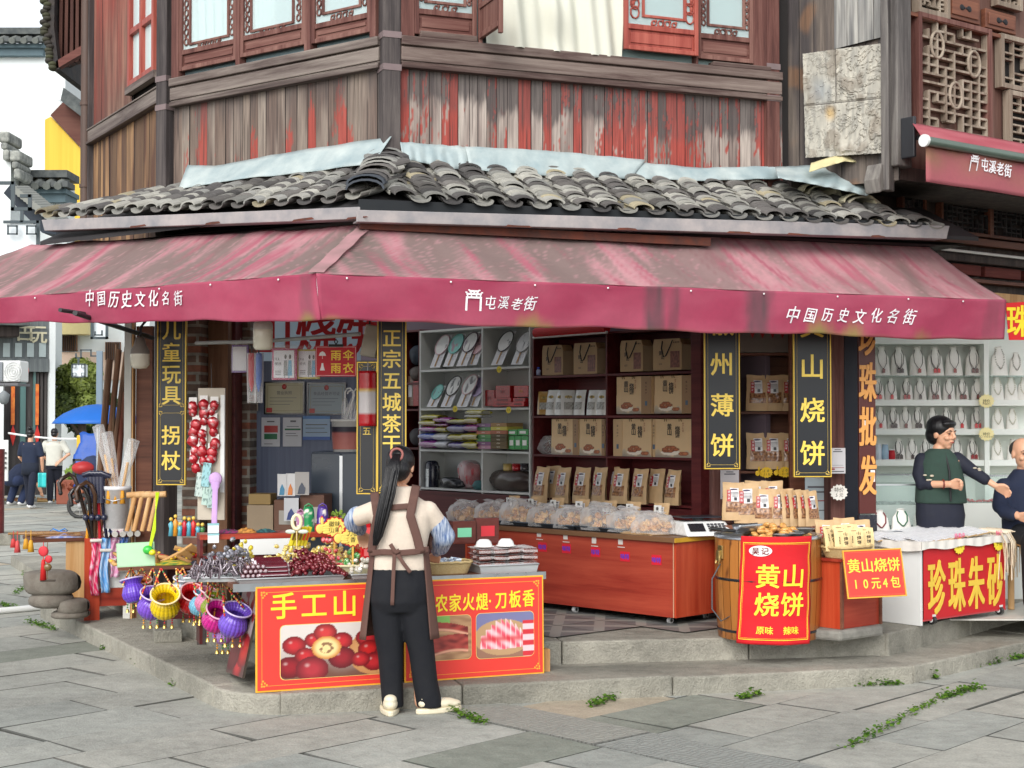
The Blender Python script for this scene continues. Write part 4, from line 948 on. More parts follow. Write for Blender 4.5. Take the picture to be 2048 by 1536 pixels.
lp=thing('street_lamp','dark iron street lamp with key-pattern arm above the left end of the awning','street lamp',at(10,1010,26))
keyframe([(-20,366),(26,366),(26,418),(60,418),(60,392),(44,392)],.028,26).build('bracket_arm',LMET,lp)
keyframe([(44,418),(44,442)],.024,26).build('hanger',LMET,lp)
mb=keyframe([(10,444),(76,444),(76,560)],.024,26);mb.build('lantern_frame',LMET,lp)
keyframe([(16,452),(34,452),(34,468),(16,468),(16,452)],.012,25.9).build('lantern_corner',LMET,lp);keyframe([(54,452),(72,452),(72,468),(54,468),(54,452)],.012,25.9).build('lantern_corner',LMET,lp)
MILK=mat('milk_glass',(214,222,226),rough=.4,var=.06)
mb=MB();Bx(mb,12,448,74,560,26.02,.1);mb.build('lantern_glass',MILK,lp)
l2=thing('street_lamp','slim grey street lamp with one hanging square lantern in front of the green tree','street lamp',at(198,1005,27))
mb=MB();a,b2=at(194,702,27),at(203,1005,27);mb.box(a.x,b2.x,26.96,27.04,0,a.z);mb.build('post',mat('lamp_post_grey',(112,130,144),rough=.5,var=.1),l2)
keyframe([(194,712),(182,712),(182,700),(162,700),(162,716),(152,716),(152,708)],.012,27).build('bracket_arm',LMET,l2)
mb=keyframe([(144,728),(170,728),(170,754),(144,754),(144,728)],.01,27);mb.build('lantern_frame',LMET,l2)
for x,y in((146,730),(163,730),(146,746),(163,746)):keyframe([(x,y),(x+6,y),(x+6,y+6),(x,y+6),(x,y)],.005,26.95).build('lantern_corner',LMET,l2)
mb=MB();Bx(mb,145,729,169,753,27.0,.2);mb.build('lantern_glass',MILK,l2)
keyframe([(157,716),(157,728)],.015,27).build('hanger',LMET,l2)
l3=thing('street_lamp','large square key-pattern lantern hanging just below the awning near the sign post','street lamp',at(205,1000,22))
keyframe([(184,600),(184,676),(214,676),(214,600)],.016,22).build('lantern_frame',LMET,l3);mb=MB();Bx(mb,186,600,212,674,22.05,.1);mb.build('lantern_glass',MILK,l3)
keyframe([(190,664),(190,670),(204,670),(204,662)],.01,21.9).build('lantern_corner',LMET,l3)
FG=Fr((at(104,900,31.8).x,31.8),32.0)
ds=thing('grey_shop','two storey grey boarded shop with white corner wall on the far side of the street','shop',FG.w(0,0,0))
def fq(mb,px0,py0,px1,py1,o0,o1):
 (xa,za),(xb,zb)=FG.pix(px0,py1,o0),FG.pix(px1,py0,o0);za=FG.pix((px0+px1)/2,py1,o0)[1];zb=FG.pix((px0+px1)/2,py0,o0)[1];mb.box(xa,xb,o0,o1,za,zb);return mb
GB=woodmat('grey_board',(66,72,76),(98,104,106),(124,130,130),'z');GD=woodmat('dark_door',(40,38,40),(66,62,62),(92,88,86),'z')
mb=MB();fq(mb,-120,560,98,720,.0,.3);mb.build('upper_wall',GB,ds,fr=FG)
mb=MB();fq(mb,97,560,112,992,-.05,.1);mb.build('white_wall',PLAST,ds,fr=FG)
mb=MB();fq(mb,-120,716,98,742,-.08,.3);mb.build('lintel',GB,ds,fr=FG)
mb=MB();fq(mb,-120,742,98,992,.1,.3);mb.build('shop_front',GD,ds,fr=FG)
mb=MB();fq(mb,-120,690,96,716,.03,.1);b_=mb.build('transom',DKW,ds,fr=FG)
for x in(8,32,56,80):mb=MB();fq(mb,x-2,686,x+12,714,-.02,.02);mb.build('transom_pane',mat('pane_grey',(176,190,190),rough=.2,var=.1),b_,fr=FG)
for x0,x1 in((40,52),(66,72)):mb=MB();fq(mb,x0,742,x1,900,.04,.1);mb.build('door_glass',mat('green_glass',(84,118,116),rough=.15,var=.3,scale=2,st=(6,6,.3)),ds,fr=FG)
for x in(72,80,88):mb=MB();fq(mb,x,746,x+6,900,.05,.1);mb.build('door_leaf',GD,ds,fr=FG)
for k,(x,y)in enumerate(((50,664),(74,668))):
 mb=MB();(cx,cz)=FG.pix(x,y,-.05);mb.text('古玩'[k],cx,cz,.4,y=-.05,sx=1.1);mb.build('shop_lettering',mat('cream_letter',(206,200,170),rough=.6),ds,fr=FG)
mb=MB();fq(mb,-120,626,60,648,-.9,.1);mb.build('canopy_roof',ROOFG,ds,fr=FG)
mb=MB();fq(mb,-120,648,40,672,-.6,.0);mb.build('canopy_carving',DKW,ds,fr=FG,bev=.04)
mb=MB();fq(mb,-100,772,8,992,-.4,-.3);mb.build('side_pillar',PLAST,ds,fr=FG)
for x,dx in((22,8),(71,7)):
 mb=MB();fq(mb,x,768,x+dx,850,.02,.04);c=mb.build('couplet_strip',mat('orange_paper',(214,92,40),col2=(232,140,60),rough=.6,var=.2,scale=6),ds,fr=FG)
 (cx,cz)=FG.pix(x+dx/2,870,.02);(c2,cz2)=FG.pix(x+dx/2,850,.02);(c3,cz3)=FG.pix(x+dx/2,892,.02);(xl,_),(xr,_)=FG.pix(x-2,870,.02),FG.pix(x+dx+2,870,.02)
 mb=MB();mb.prism([(cx,cz3),(xr,cz),(cx,cz2),(xl,cz)],.02,.04);mb.build('paper_diamond',mat('red_paper',(206,52,44),rough=.6,var=.15),c,fr=FG)
lan=thing('red_lantern','small red paper lantern beside the grey shop door','lantern',at(48,757,27.5));p=at(47,741,27.3);mb=MB((.7,.05,.03));mb.ball((p.x,27.3,p.z),(.1,.1,.13),10,8);mb.build('shade',VM,lan);mb=MB((.6,.3,.05));mb.cyl((p.x,27.3,p.z-.16),(p.x,27.3,p.z-.11),.05);mb.build('rim',VM,lan)
ac=thing('air_conditioner','white outdoor air conditioner unit on a bracket at the left edge of the street','air conditioner',at(18,765,20))
a,b2=at(-16,764,20),at(41,721,20);mb=MB();mb.box(a.x,b2.x,20,20.35,a.z,b2.z);mb.build('casing',WHITEP,ac,bev=.02)
p=at(26,743,19.98);mb=MB((.66,.68,.68));
for r in(.115,.085,.055,.025):mb.tube([(p.x+r*math.cos(q),19.98,p.z+r*1.1*math.sin(q))for q in[2*PI*k/18 for k in range(19)]],.006,5,False)
mb.build('fan_grille',VM,ac)
mb=MB((.2,.22,.24));mb.box(a.x,p.x-.14,19.97,20,a.z+.02,b2.z-.02);mb.build('side_panel',VM,ac)
mb=MB((.12,.12,.13));mb.box(a.x,b2.x,19.9,20.4,a.z-.05,a.z-.015);mb.build('bracket',VM,ac)
wl=thing('wall_lamp','small black wall lantern under the air conditioner','lamp',at(8,805,19.9));p=at(8,795,19.9);mb=MB((.2,.22,.23));mb.lathe([(.0,.10),(.08,.04),(.06,-.06),(.03,-.09),(0,-.09)],p,8);mb.build('lantern_body',VM,wl);mb=MB((.1,.1,.1));mb.tube([p+Vector((0,0,.09)),p+Vector((0,.0,.16)),p+Vector((-.1,.1,.16))],.012,6);mb.build('arm',VM,wl)
fh=thing('far_house','cream house with brown shutters half hidden behind the tree','house',at(160,1000,35.5))
mb=MB();Bx(mb,108,560,300,990,35.5,1);mb.build('wall',PLAST,fh);mb=MB();Bx(mb,112,630,176,668,34.9,.6);mb.build('balcony',mat('cream_paint',(232,214,156),rough=.8,var=.1),fh)
for x0,x1,y0,y1 in((118,153,664,702),(210,240,684,720)):
 mb=MB();Bx(mb,x0,y0,x1,y1,35.4,.1);w=mb.build('shutter',woodmat('shutter_brown',(70,44,30),(122,84,60),(160,120,92),'z',gs=.25)if 'shutter_brown' not in MATS else MATS['shutter_brown'],fh)
 for k in range(8):
  xx=lerp(x0,x1,(k+.5)/8);mb=MB();Bx(mb,xx-.6,y0,xx+.6,y1,35.34,.05);mb.build('bar',DKW,w)
mb=MB();Bx(mb,118,704,260,760,35.44,.05);mb.build('lower_wall',mat('pinkish_wall',(214,188,168),rough=.85,var=.12),fh)
LEAF=mat('leaf',vc=True,rough=.5,var=.25,scale=20,trans=.35)
def crown(name,parent,c,r,n,size,cols,seed,clumps=26,m=LEAF):
 g=random.Random(seed);mb=MB();cl=[]
 for k in range(clumps):
  d=Vector((g.gauss(0,1),g.gauss(0,1),g.gauss(0,1))).normalized()*g.uniform(.45,1.0);cl.append((Vector((c[0]+d.x*r[0],c[1]+d.y*r[1],c[2]+d.z*r[2])),g.uniform(.22,.42),g.random()))
 for k in range(n):
  p,s,t=cl[g.randrange(clumps)];d=Vector((g.gauss(0,1),g.gauss(0,1),g.gauss(0,1))).normalized()*(s*g.random()**.4*max(r));q=p+d
  nrm=(d.normalized()+Vector((g.uniform(-.7,.7),g.uniform(-.7,.7),g.uniform(-.2,.9)))).normalized();a=nrm.orthogonal().normalized();b2=nrm.cross(a);th=g.uniform(0,6.28);a,b2=a*math.cos(th)+b2*math.sin(th),b2*math.cos(th)-a*math.sin(th)
  s2=size*g.uniform(.6,1.3);mb.col=tuple(x*g.uniform(.9,1.1)for x in mixp(cols[0],cols[1],t*.6+g.random()*.5))if False else mixp(cols[0],cols[1],t*.6+g.random()*.45)
  mb.add([q-a*s2,q+b2*s2*.45,q+a*s2,q-b2*s2*.45],[(0,1,2,3)])
 return mb.build(name,m,parent)
BARK=mat('bark',(74,62,52),rough=.9,var=.3,scale=10,bump=.02,bsc=18)
def tree(label,px,pyb,pyt,Y,rpx,n,size,cols,seed,yc=None):
 base=gz(px,pyb)if False else Vector((at(px,800,Y).x,Y,0));zt=at(px,pyt,Y).z;rx=rpx*Y/3000;t=thing('tree',label,'tree',base)
 zc=at(px,yc,Y).z;rz=zt-zc
 mb=MB();mb.tube([base,base+Vector((.05,0,zc*.4)),base+Vector((-.05,0,zc*.8)),base+Vector((0,0,zc+rz*.3))],[.14,.11,.08,.03],10);
 tk=mb.build('trunk',BARK,t)
 g=random.Random(seed)
 for k in range(6):
  a=g.uniform(0,6.28);mb=MB();s=base+Vector((0,0,zc*g.uniform(.55,.9)));mb.tube([s,s+Vector((math.cos(a)*rx*.4,math.sin(a)*rx*.4,rz*.4)),s+Vector((math.cos(a)*rx*.75,math.sin(a)*rx*.75,rz*.7))],[.06,.04,.012],6);mb.build('limb',BARK,tk)
 crown('crown',t,(base.x,Y,zc),(rx,rx*.8,rz),n,size,cols,seed);return t
G1,G2=(.035,.075,.018),(.30,.36,.07)
tree('leafy green tree with yellow tips behind the slim lamp post',166,1000,726,33,50,17000,.075,((.02,.05,.012),(.36,.44,.09)),3,yc=790)
tree('darker bush-like tree filling the space under the green tree',190,1000,790,34.5,60,9000,.08,((.012,.03,.01),(.10,.16,.04)),4,yc=850)
um=thing('parasol','large blue parasol over the street stall behind the lamp post','parasol',at(160,1000,25))
c=at(196,810,25);r=c.x-at(104,848,25).x;hz=c.z-at(196,850,25).z
mb=MB();n=16
prof=[(0.0,0.02),(.25,-.02),(.5,-.12),(.75,-.28),(.92,-.45),(1.0,-.58)];vs=[];
for q,zz_ in prof:
 for k in range(n):a=2*PI*k/n;s=1-.035*(k%2)*q;vs.append((c.x+r*q*s*math.cos(a),25+r*q*s*math.sin(a),c.z+zz_*hz*1.6+.0))
mb.add(vs,[(j*n+k,j*n+(k+1)%n,(j+1)*n+(k+1)%n,(j+1)*n+k)for j in range(5)for k in range(n)],True)
mb.build('canopy',mat('blue_nylon',(40,120,214),rough=.5,var=.08,trans=.3),um,solid=.01)
mb=MB();mb.cyl((c.x,25,0),(c.x,25,c.z),.025);mb.build('pole',STEEL,um)
for k in range(8):a=2*PI*k/8;mb=MB();mb.tube([(c.x,25,c.z-.02),(c.x+r*.7*math.cos(a),25+r*.7*math.sin(a),c.z-hz*.42)],.01,5);mb.build('rib',DARKM,um)
tc=thing('cargo_tricycle','parked cargo tricycle with yellow box and blue tarpaulin under the parasol','tricycle',at(180,985,27))
mb=MB();a,b2=at(152,925,27),at(196,870,27);mb.box(a.x,b2.x,27,28,a.z,b2.z);mb.build('cargo_box',mat('yellow_box',(216,176,44),rough=.6,var=.15),tc,bev=.03)
mb=MB();a=at(186,940,26.7);mb.grid(lambda u,v:(a.x-.35+.75*u+.05*math.sin(v*9),26.7+.3*v,a.z-.3+.95*v+.06*fb(u*5,v*5)),14,14);mb.build('tarpaulin',mat('blue_tarp',(36,84,170),rough=.5,var=.2,bump=.02,bsc=8),tc,solid=.02)
for x in(160,192):p=at(x,968,26.6);mb=MB((.03,.03,.03));mb.tube([(p.x+.2*math.cos(q),26.6,.22+.2*math.sin(q))for q in[2*PI*k/16 for k in range(17)]],.035,6,False);w=mb.build('wheel',VM,tc);mb=MB((.4,.4,.4));mb.ball((p.x,26.6,.22),.05,8,6);[mb.tube([(p.x,26.6,.22),(p.x+.19*math.cos(q),26.6,.22+.19*math.sin(q))],.006,4)for q in[PI*k/4 for k in range(8)]];mb.build('hub',VM,w)
mb=MB();p=at(168,936,26.5);mb.ball((p.x,26.5,p.z),(.22,.2,.12),12,8);mb.build('seat',mat('red_seat',(176,40,40),rough=.5),tc)
keyframe([(148,950),(148,920),(160,920)],.02,26.6).build('handlebar',DARKM,tc)
mb=MB();p=at(186,950,26.6);mb.ball((p.x,26.6,p.z),(.3,.2,.35),12,8);mb.build('bundle',mat('navy_cloth',(40,52,84),rough=.8,var=.3,bump=.02,bsc=10),tc)
pl=thing('planter','brick planter with bright grass and red flowers behind the two men','planter',at(140,1010,28));mb=MB();a,b2=at(112,982,28),at(180,960,28);mb.box(a.x,b2.x,28,28.6,a.z-.25,b2.z);mb.build('box',mat('brick_red',(134,78,62),rough=.9,var=.3,scale=8),pl,bev=.02)
crown('plants',pl,(at(132,945,28.2).x,28.3,at(132,950,28).z),(.3,.2,.2),700,.07,((.06,.14,.02),(.35,.5,.08)),8,8);crown('flowers',pl,(at(160,972,28.1).x,28.0,at(160,975,28).z),(.4,.2,.12),300,.05,((.3,.03,.02),(.5,.2,.1)),9,8)
tp=thing('barrier_tape','white tape stretched across the far street at waist height','tape',at(60,870,26));mb=MB((.8,.82,.82));a,b2=at(16,868,31),at(196,878,31);mb.grid(lambda u,v:(lerp(a.x,b2.x,u),31,lerp(a.z,b2.z,u)-.06*math.sin(PI*u)+.04*v),20,1);mb.build('tape',VM,tp,solid=.004)
gb=thing('street_goods','wooden goods spread on the paving beside the crouching man','goods',gz(60,1006));g=random.Random(6)
for k in range(12):
 p=gz(g.uniform(14,90),g.uniform(992,1010));mb=MB(mixp(L_((196,170,110)),L_((150,60,40)),g.random()**2));a=g.uniform(0,3);mb.tube([p+Vector((0,0,.05)),p+Vector((.45*math.cos(a),.2*math.sin(a),.05))],.03,6);mb.build('stick',VM,gb)
bn=thing('notice_board','white notice leaning at the left edge behind the walking men','board',at(10,940,22));a,b2=at(-10,962,21.5),at(16,880,21.5);mb=MB();mb.box(a.x,b2.x,21.5,21.53,a.z,b2.z);mb.build('panel',WHITEP,bn);mb=MB((.1,.1,.1));[mb.box(lerp(a.x,b2.x,.6),lerp(a.x,b2.x,.9),21.48,21.49,z_,z_+.03)for z_ in[lerp(a.z,b2.z,q)for q in(.3,.42,.54,.66)]];mb.build('print',VM,bn)
sp=thing('stone_post','dark red round column base at the left edge of the street','column',at(4,1000,21));p=at(4,1000,21);mb=MB();mb.cyl((p.x-.05,21,.1),(p.x-.05,21,at(4,898,21).z),.08);mb.build('shaft',DARKRED,sp);mb=MB();mb.box(p.x-.2,p.x+.2,20.8,21.2,0,.16);mb.build('plinth',STONE,sp,bev=.02)
lowp=MB();a=gz(-60,986);b2=gz(270,992);lowp.box(a.x,b2.x,a.y,a.y+.3,0,.12);lowp.build('kerb',STONE,kind='structure',bev=.02)

WORLD[0]=False
inn=thing('shop_room','dim shop room behind the awning with boarded ceiling and walls','room',(0.3,13.4,.26))
S1=at(1412,900,11.75);FSh=Fr(S1,-48.7)
def plate(name,fr,x0,x1,y0,y1,z0,z1,m,parent,bev=0):
 mb=MB();mb.box(x0,x1,y0,y1,z0,z1);return mb.build(name,m,parent,fr=fr,bev=bev)
plate('back_wall',FSh,-5.2,.3,.36,.42,.26,3.1,mat('purple_grey_wall',(104,90,100),rough=.8,var=.15,scale=2),inn)
cl=MB();cl.slab([(-1.0,10.5),(-.84,10.35),(2.2,11.6),(2.4,15),(-1.0,16.0)],3.0,3.05);cl.build('ceiling',mat('ceiling_board',(196,186,172),rough=.8,var=.2,scale=3),inn)  # paled to bounce light inward, cut short at the left to admit daylight
def shelf(label,px,rows,m,fr,z0,off=0.0,dep=.30,t=.02,name='display_shelf',backm=None):
 xs=[fr.pix(p,840,off)[0]for p in px];zr=[fr.pix((px[0]+px[-1])/2,y,off)[1]for y in rows]
 t_=thing(name,label,'shelf',fr.w((xs[0]+xs[-1])/2,0,z0));t_['xs']=0
 for x in xs:plate('upright',fr,x-t/2,x+t/2,off,off+dep,z0,zr[0],m,t_,.002)
 for z in zr:
  for a,b2 in zip(xs,xs[1:]):plate('board',fr,a+t/2,b2-t/2,off+.002,off+dep,z-t,z,m,t_,.002)
 plate('back_panel',fr,xs[0],xs[-1],off+dep,off+dep+.01,z0,zr[0],backm or m,t_)
 return t_,xs,zr
WSH=mat('white_melamine',(206,208,204),rough=.5,var=.06,scale=3)
ws_,wx,wz=shelf('white melamine display shelf full of fans and packets beside the dark red shelf',[840,964,1059],[654,736,816,901,980],WSH,FSh,.26,.02)
plate('base_cabinet',FSh,wx[0],wx[2],.0,.3,.27,wz[-1]-.03,DARKRED,ws_,.004)
dsh,dx,dz=shelf('dark red display shelf stacked with kraft gift boxes behind the counter',[1066,1213,1384],[662,747,831,912,1003],DARKRED,FSh,.26,.0)
plate('side_board',FSh,dx[2]+.012,dx[2]+.11,-.02,.32,.26,2.5,DARKRED,dsh)
plate('base_cabinet',FSh,dx[0],dx[2],.0,.3,.27,dz[-1]-.03,DARKRED,dsh,.004)
def slot(fr,px0,px1,y0,y1,off):xa,zt=fr.pix(px0,y0,off);xb,zb=fr.pix(px1,y1,off);return xa,xb,fr.pix((px0+px1)/2,y1,off)[1],fr.pix((px0+px1)/2,y0,off)[1]
KRAFT,KRAFT2,KRD=L_((206,172,128)),L_((222,190,146)),L_((158,124,88))
INK=L_((44,34,34))
def cakes(u,v,g=0.0):
 """print of a bowl of round cakes over grey hills, u,v in 0..1"""
 c=None
 h=.16+.07*math.sin(u*9+1)+.05*math.sin(u*23)
 if v<h:c=mixp(L_((150,142,130)),L_((206,186,158)),v/h)
 if((u-.42)/.26)**2+((v-.17)/.09)**2<1:c=L_((236,226,210))
 for k in range(9):
  cx=.28+.045*(k%5)*1.6;cy=.22+.055*(k//3);d=math.hypot((u-cx)/.09,(v-cy)/.055)
  if d<1:c=mixp(L_((186,108,66)),L_((112,56,36)),d*d)
 for cx in(.74,.82):
  d=math.hypot((u-cx)/.10,(v-.14)/.06)
  if d<1:c=mixp(L_((196,120,76)),L_((126,66,42)),d*d)
 return c
def kraft_box(label,px0,px1,y0,y1,off,w_side=0.0,side='r',group='kraft gift boxes on the dark red shelf'):
 xa,xb,zb,zt=slot(FSh,px0,px1,y0,y1,off);w,h,d=xb-xa,zt-zb,.11
 t=thing('gift_box',label,'gift box',FSh.w((xa+xb)/2,off,zb),FSh.a,group)
 mb=MB(KRAFT2);mb.box(-w/2,w/2,0,d,0,h);mb.build('carton',VM,t,bev=.003);bx=t.children[0]if t.children else None
 f0,f1=-w/2,w/2
 if w_side:
  s=w_side*w
  if side=='r':f1=w/2-s;sx=(f1,w/2)
  else:f0=-w/2+s;sx=(-w/2,f0)
  mb=MB(KRD if side=='r' else KRAFT);mb.box(sx[0],sx[1],-.004,-.001,0.002,h-.002);mb.col=INK  # strip stands for the side face; right-hand ones carry its shade as darker kraft
  for k in range(4):mb.text('黄山特产'[k],(sx[0]+sx[1])/2,h*(.82-.09*k),.02,y=-.006,tab='n')
  mb.col=L_((90,110,130));mb.box((sx[0]+sx[1])/2-.012,(sx[0]+sx[1])/2+.012,-.006,-.004,h*.22,h*.34)
  mb.build('side_print',VP,t)
 fw=f1-f0;mb=MB()
 mb.grid(lambda u,v:(lerp(f0,f1,u),-.002,lerp(.001,h*.5,v)),40,36,False,lambda u,v:cakes(u,v*.62)or KRAFT2)
 mb.col=INK;cx=(f0+f1)/2;s=min(.055,fw*.2)
 for k,(ch,X,Z)in enumerate((('黄',-.10,.80),('山',-.10,.66),('烧',.12,.74),('饼',.12,.60))):mb.text(ch,cx+X*fw,h*Z,s,y=-.004,tab='b')
 mb.col=L_((150,60,50))
 for k in range(4):mb.text('特产礼盒'[k],cx+.27*fw,h*(.88-.06*k),s*.34,y=-.004,tab='n')
 mb.build('front_print',VP,t)
 for s in(-1,1):
  mb=MB(L_((120,84,56)));mb.tube([(cx+s*fw*.2-.012,-.006,h-.02),(cx+s*fw*.2-.008,-.012,h+.006),(cx+s*fw*.2+.008,-.012,h+.006),(cx+s*fw*.2+.012,-.006,h-.02)],.003,5);mb.build('cord',VM,t)
 return t
kraft_box('kraft gift box with shaded printed side, left one on the second shelf right bay',1233,1303,753,828,.03,.28)
kraft_box('kraft gift box with hanging cords, right one on the second shelf right bay',1309,1384,751,827,.03,.26)
kraft_box('kraft gift box beside the crumpled clear bag on the third shelf',1103,1157,838,910,.03,.2)
kraft_box('kraft gift box standing right of its twin in the third shelf left bay',1159,1210,838,912,.03,.12)
kraft_box('kraft gift box turned to show a pale printed left side, third shelf right bay',1227,1303,838,915,.03,.24,'l')
kraft_box('widest kraft gift box at the right end of the third shelf',1306,1384,838,916,.03,.06,'l')
def carry_box(label,px0,px1,y0,y1,off,side=.26,dim=1.0):
 xa,xb,zb,zt=slot(FSh,px0,px1,y0,y1,off);w,h=xb-xa,zt-zb
 t=thing('carry_box',label,'gift box',FSh.w((xa+xb)/2,off,zb),FSh.a,'gable topped carry boxes on the top shelf')
 f1=w/2-w*side;K=tuple(k*.78 for k in KRAFT)
 mb=MB(K);mb.prism([(-w/2,0),(f1,0),(f1,h*.82),(f1-.02,h),(-w/2+.012,h),(-w/2,h*.82)],0,.12);mb.build('carton',VM,t,bev=.002)
 mb=MB(tuple(k*.45 for k in K));mb.hexa([(f1+.001,.0,0),(w/2,.10,0),(w/2,.12,0),(f1+.001,.12,0)],[(f1+.001,.0,h*.8),(w/2,.10,h*.8),(w/2,.12,h*.8),(f1+.001,.12,h*.8)]);mb.build('side',VM,t)  # side panel is a darkened copy of the carton colour, shade painted in
 mb=MB(INK);mb.text('黄',-w*.30,h*.55,.04,y=-.003);mb.text('山',-w*.24,h*.42,.04,y=-.003);mb.text('烧饼',-w*.3,h*.2,.018,y=-.003,tab='n')
 mb.grid(lambda u,v:(lerp(-.02,f1-.02,u),-.002,lerp(h*.08,h*.6,v)),14,14,False,lambda u,v:mixp(L_((92,50,48)),L_((150,96,78)),.5+nz(u*7,v*7,px0)))
 for k in range(4):mb.ball((f1-.03-.018*k,-.002,h*.88),(.006,.001,.006),8,4)
 mb.build('front_print',VP,t)
 mb=MB((.01,.01,.012));c=(-w/2+f1)/2;mb.tube([(c-.05,-.004,h*.93),(c-.045,-.02,h*.7),(c-.02,-.024,h*.42),(c+.005,-.024,h*.45),(c+.05,-.02,h*.75),(c+.06,-.004,h*.95)],.005,6);mb.build('cord_handle',VM,t)
carry_box('kraft carry box at the left end of the top shelf',1084,1141,690,750,.04);carry_box('kraft carry box second from left on the top shelf',1147,1211,685,748,.04)
carry_box('dim kraft carry box third along the top shelf',1240,1302,680,743,.04);carry_box('dim kraft carry box at the right end of the top shelf',1306,1384,677,740,.04)
def pouch_proto(w,h,d,kraft,win=True,label=True,text=None,seed=1):
 t=thing('kraft_pouch','','pouch')
 g=random.Random(seed)
 def P(u,v,s):
  x=(u-.5)*w*(1-.06*v+.03*math.sin(v*5+seed));e=(1-(2*u-1)**4)
  b2=d*(1-v)**.6*(.35+.65*e)*(1 if v<.97 else .2)if v<.88 else d*.10*e
  return(x+.002*nz(v*9,u*5,seed),s*b2*.5+.004*nz(u*6,v*7,seed)+.02*v*v,v*h*(1+.012*math.sin(u*6+seed)))
 mb=MB(kraft)
 cf=lambda u,v:tuple(k*(1.08 if v>.88 else 1)*(.94+.12*nz(u*4,v*6,seed))for k in kraft)
 mb.grid(lambda u,v:P(u,v,-1),12,18,True,cf);mb.grid(lambda u,v:P(1-u,v,1),12,18,True,cf)
 mb.add([P(0,0,-1),P(1,0,-1),P(1,0,1),P(0,0,1)],[(0,1,2,3)])
 mb.build('bag',VM,t)
 if win:
  mb=MB();f=lambda u,v:(lambda q:(q[0],q[1]-.0025,q[2]))(P(lerp(.14,.86,u),lerp(.22,.52,v),-1))
  mb.grid(f,14,10,True,lambda u,v:mixp(L_((92,58,42)),L_((186,136,92)),.45+1.1*nz(u*9,v*7,seed)))
  mb.build('window',VF,t)
 if label:
  mb=MB();q=lambda u,v:(lambda p:(p[0],p[1]-.003,p[2]))(P(u,v,-1))
  mb.grid(lambda u,v:q(lerp(.32,.72,u),lerp(.5,.86,v)),6,8,True,lambda u,v:L_((226,224,224)))
  mb.grid(lambda u,v:(lambda p:(p[0],p[1]-.001,p[2]))(q(lerp(.18,.36,u),lerp(.5,.80,v))),3,6,True,lambda u,v:L_((178,40,44)))
  mb.col=L_((70,60,90));mb.ball(q(.5,.82),(w*.16,.002,h*.025),10,4)
  mb.col=L_((60,60,66));p=q(.56,.56);mb.box(p[0]-.008,p[0]+.008,p[1]-.003,p[1]-.001,p[2]-.006,p[2]+.012)
  for k in range(4):p=q(.5,.74-.035*k);mb.box(p[0]-.02,p[0]+.024,p[1]-.003,p[1]-.001,p[2],p[2]+.002)
  mb.col=(.9,.9,.9);p=q(.27,.66);
  for k in range(3):mb.text('烧饼香'[k],p[0],p[2]+.02-.02*k,.015,y=p[1]-.006,tab='n')
  mb.build('label',VP,t)
 if text:
  mb=MB(INK);q=P(.5,.5,-1)
  for k,ch in enumerate(text):p=P(.66,.78-.17*k,-1);mb.text(ch,p[0],p[2],.032,y=p[1]-.003)
  for k in range(5):p=P(.26,.66-.06*k,-1);mb.box(p[0]-.003,p[0]+.003,p[1]-.004,p[1]-.002,p[2],p[2]+.006)
  mb.col=L_((120,80,60));p=P(.4,.88,-1);mb.box(p[0]-.02,p[0]+.02,p[1]-.003,p[1]-.001,p[2],p[2]+.004)
  mb.build('print',VP,t)
 return t
PW,PH=.135,.215
PA=Rep(pouch_proto(PW,PH,.06,KRAFT,seed=1));PB=Rep(pouch_proto(PW,PH,.05,tuple(k*.95 for k in KRAFT),seed=2));PN=Rep(pouch_proto(PW,PH,.055,KRAFT,win=False,seed=3))
def put_pouch(rep,fr,pxc,y0,y1,off,label,group,rzj=0.0,wfac=1.0):
 x,zb=fr.pix(pxc,y1,off);zt=fr.pix(pxc,y0,off)[1];s=(zt-zb)/PH
 o=rep(fr.w(x,off,zb),fr.a+rzj,label,scale=(s*wfac,s,s));o['group']=group;return o
for k,(pxc,y0,y1)in enumerate(((1082,934,1006),(1125,935,1006),(1163,935,1006),(1198,935,1006),(1240,937,1007),(1279,938,1008),(1345,940,1010),(1103,932,1002),(1222,934,1003),(1312,938,1006))):
 put_pouch((PA,PB)[k%2]if k<7 else PN,FSh,pxc,y0,y1,-.03 if k<7 else .06,('labelled kraft pouch, %s from the left on the dark bottom shelf'%ORD[k])if k<7 else 'plain kraft pouch tucked %s on the bottom shelf'%('behind the second pouch','behind the fourth pouch','beside the sixth pouch')[k-7],'kraft pouches on the bottom shelf',R_(-.15,.15))
FN=Fr(at(1480,900,11.75),0.0)
nk,nx_,nz_=shelf('small brown corner shelf with kraft pouches between the two black signs',[1478,1600],[706,823,942,1010],BROWNW,FN,.26,0,.3)
plate('header',FN,nx_[0],nx_[1],.0,.3,nz_[0]+.005,nz_[0]+.35,mat('rope_hung_board',(128,120,112),rough=.7,var=.2),nk)
for r,(y0,y1)in enumerate(((750,822),(866,938))):
 for k,pxc in enumerate((1515,1547,1582)):
  put_pouch((PA,PB)[(k+r)%2],FN,pxc,y0,y1,-.0,'kraft pouch, %s on the %s board of the corner shelf'%(('left one','middle one','right one')[k],('upper','lower')[r]),'kraft pouches on the corner shelf',R_(-.1,.1))
for k in range(4):
 x,z=FN.pix(1505+k*20,664,-.05);t=thing('pennant','tiny red triangular pennant, %s from left above the corner shelf'%ORD[k],'pennant',FN.w(x,-.05,z),FN.a,'red pennants above the corner shelf');mb=MB(L_((190,40,44)));mb.prism([(-.034,.03),(.034,.03),(0,-.05)],-.003,0);mb.build('flag',VM,t);mb=MB(L_((240,220,190)));mb.text('年',0,.008,.03,y=-.005,tab='n');mb.build('character',VM,t)
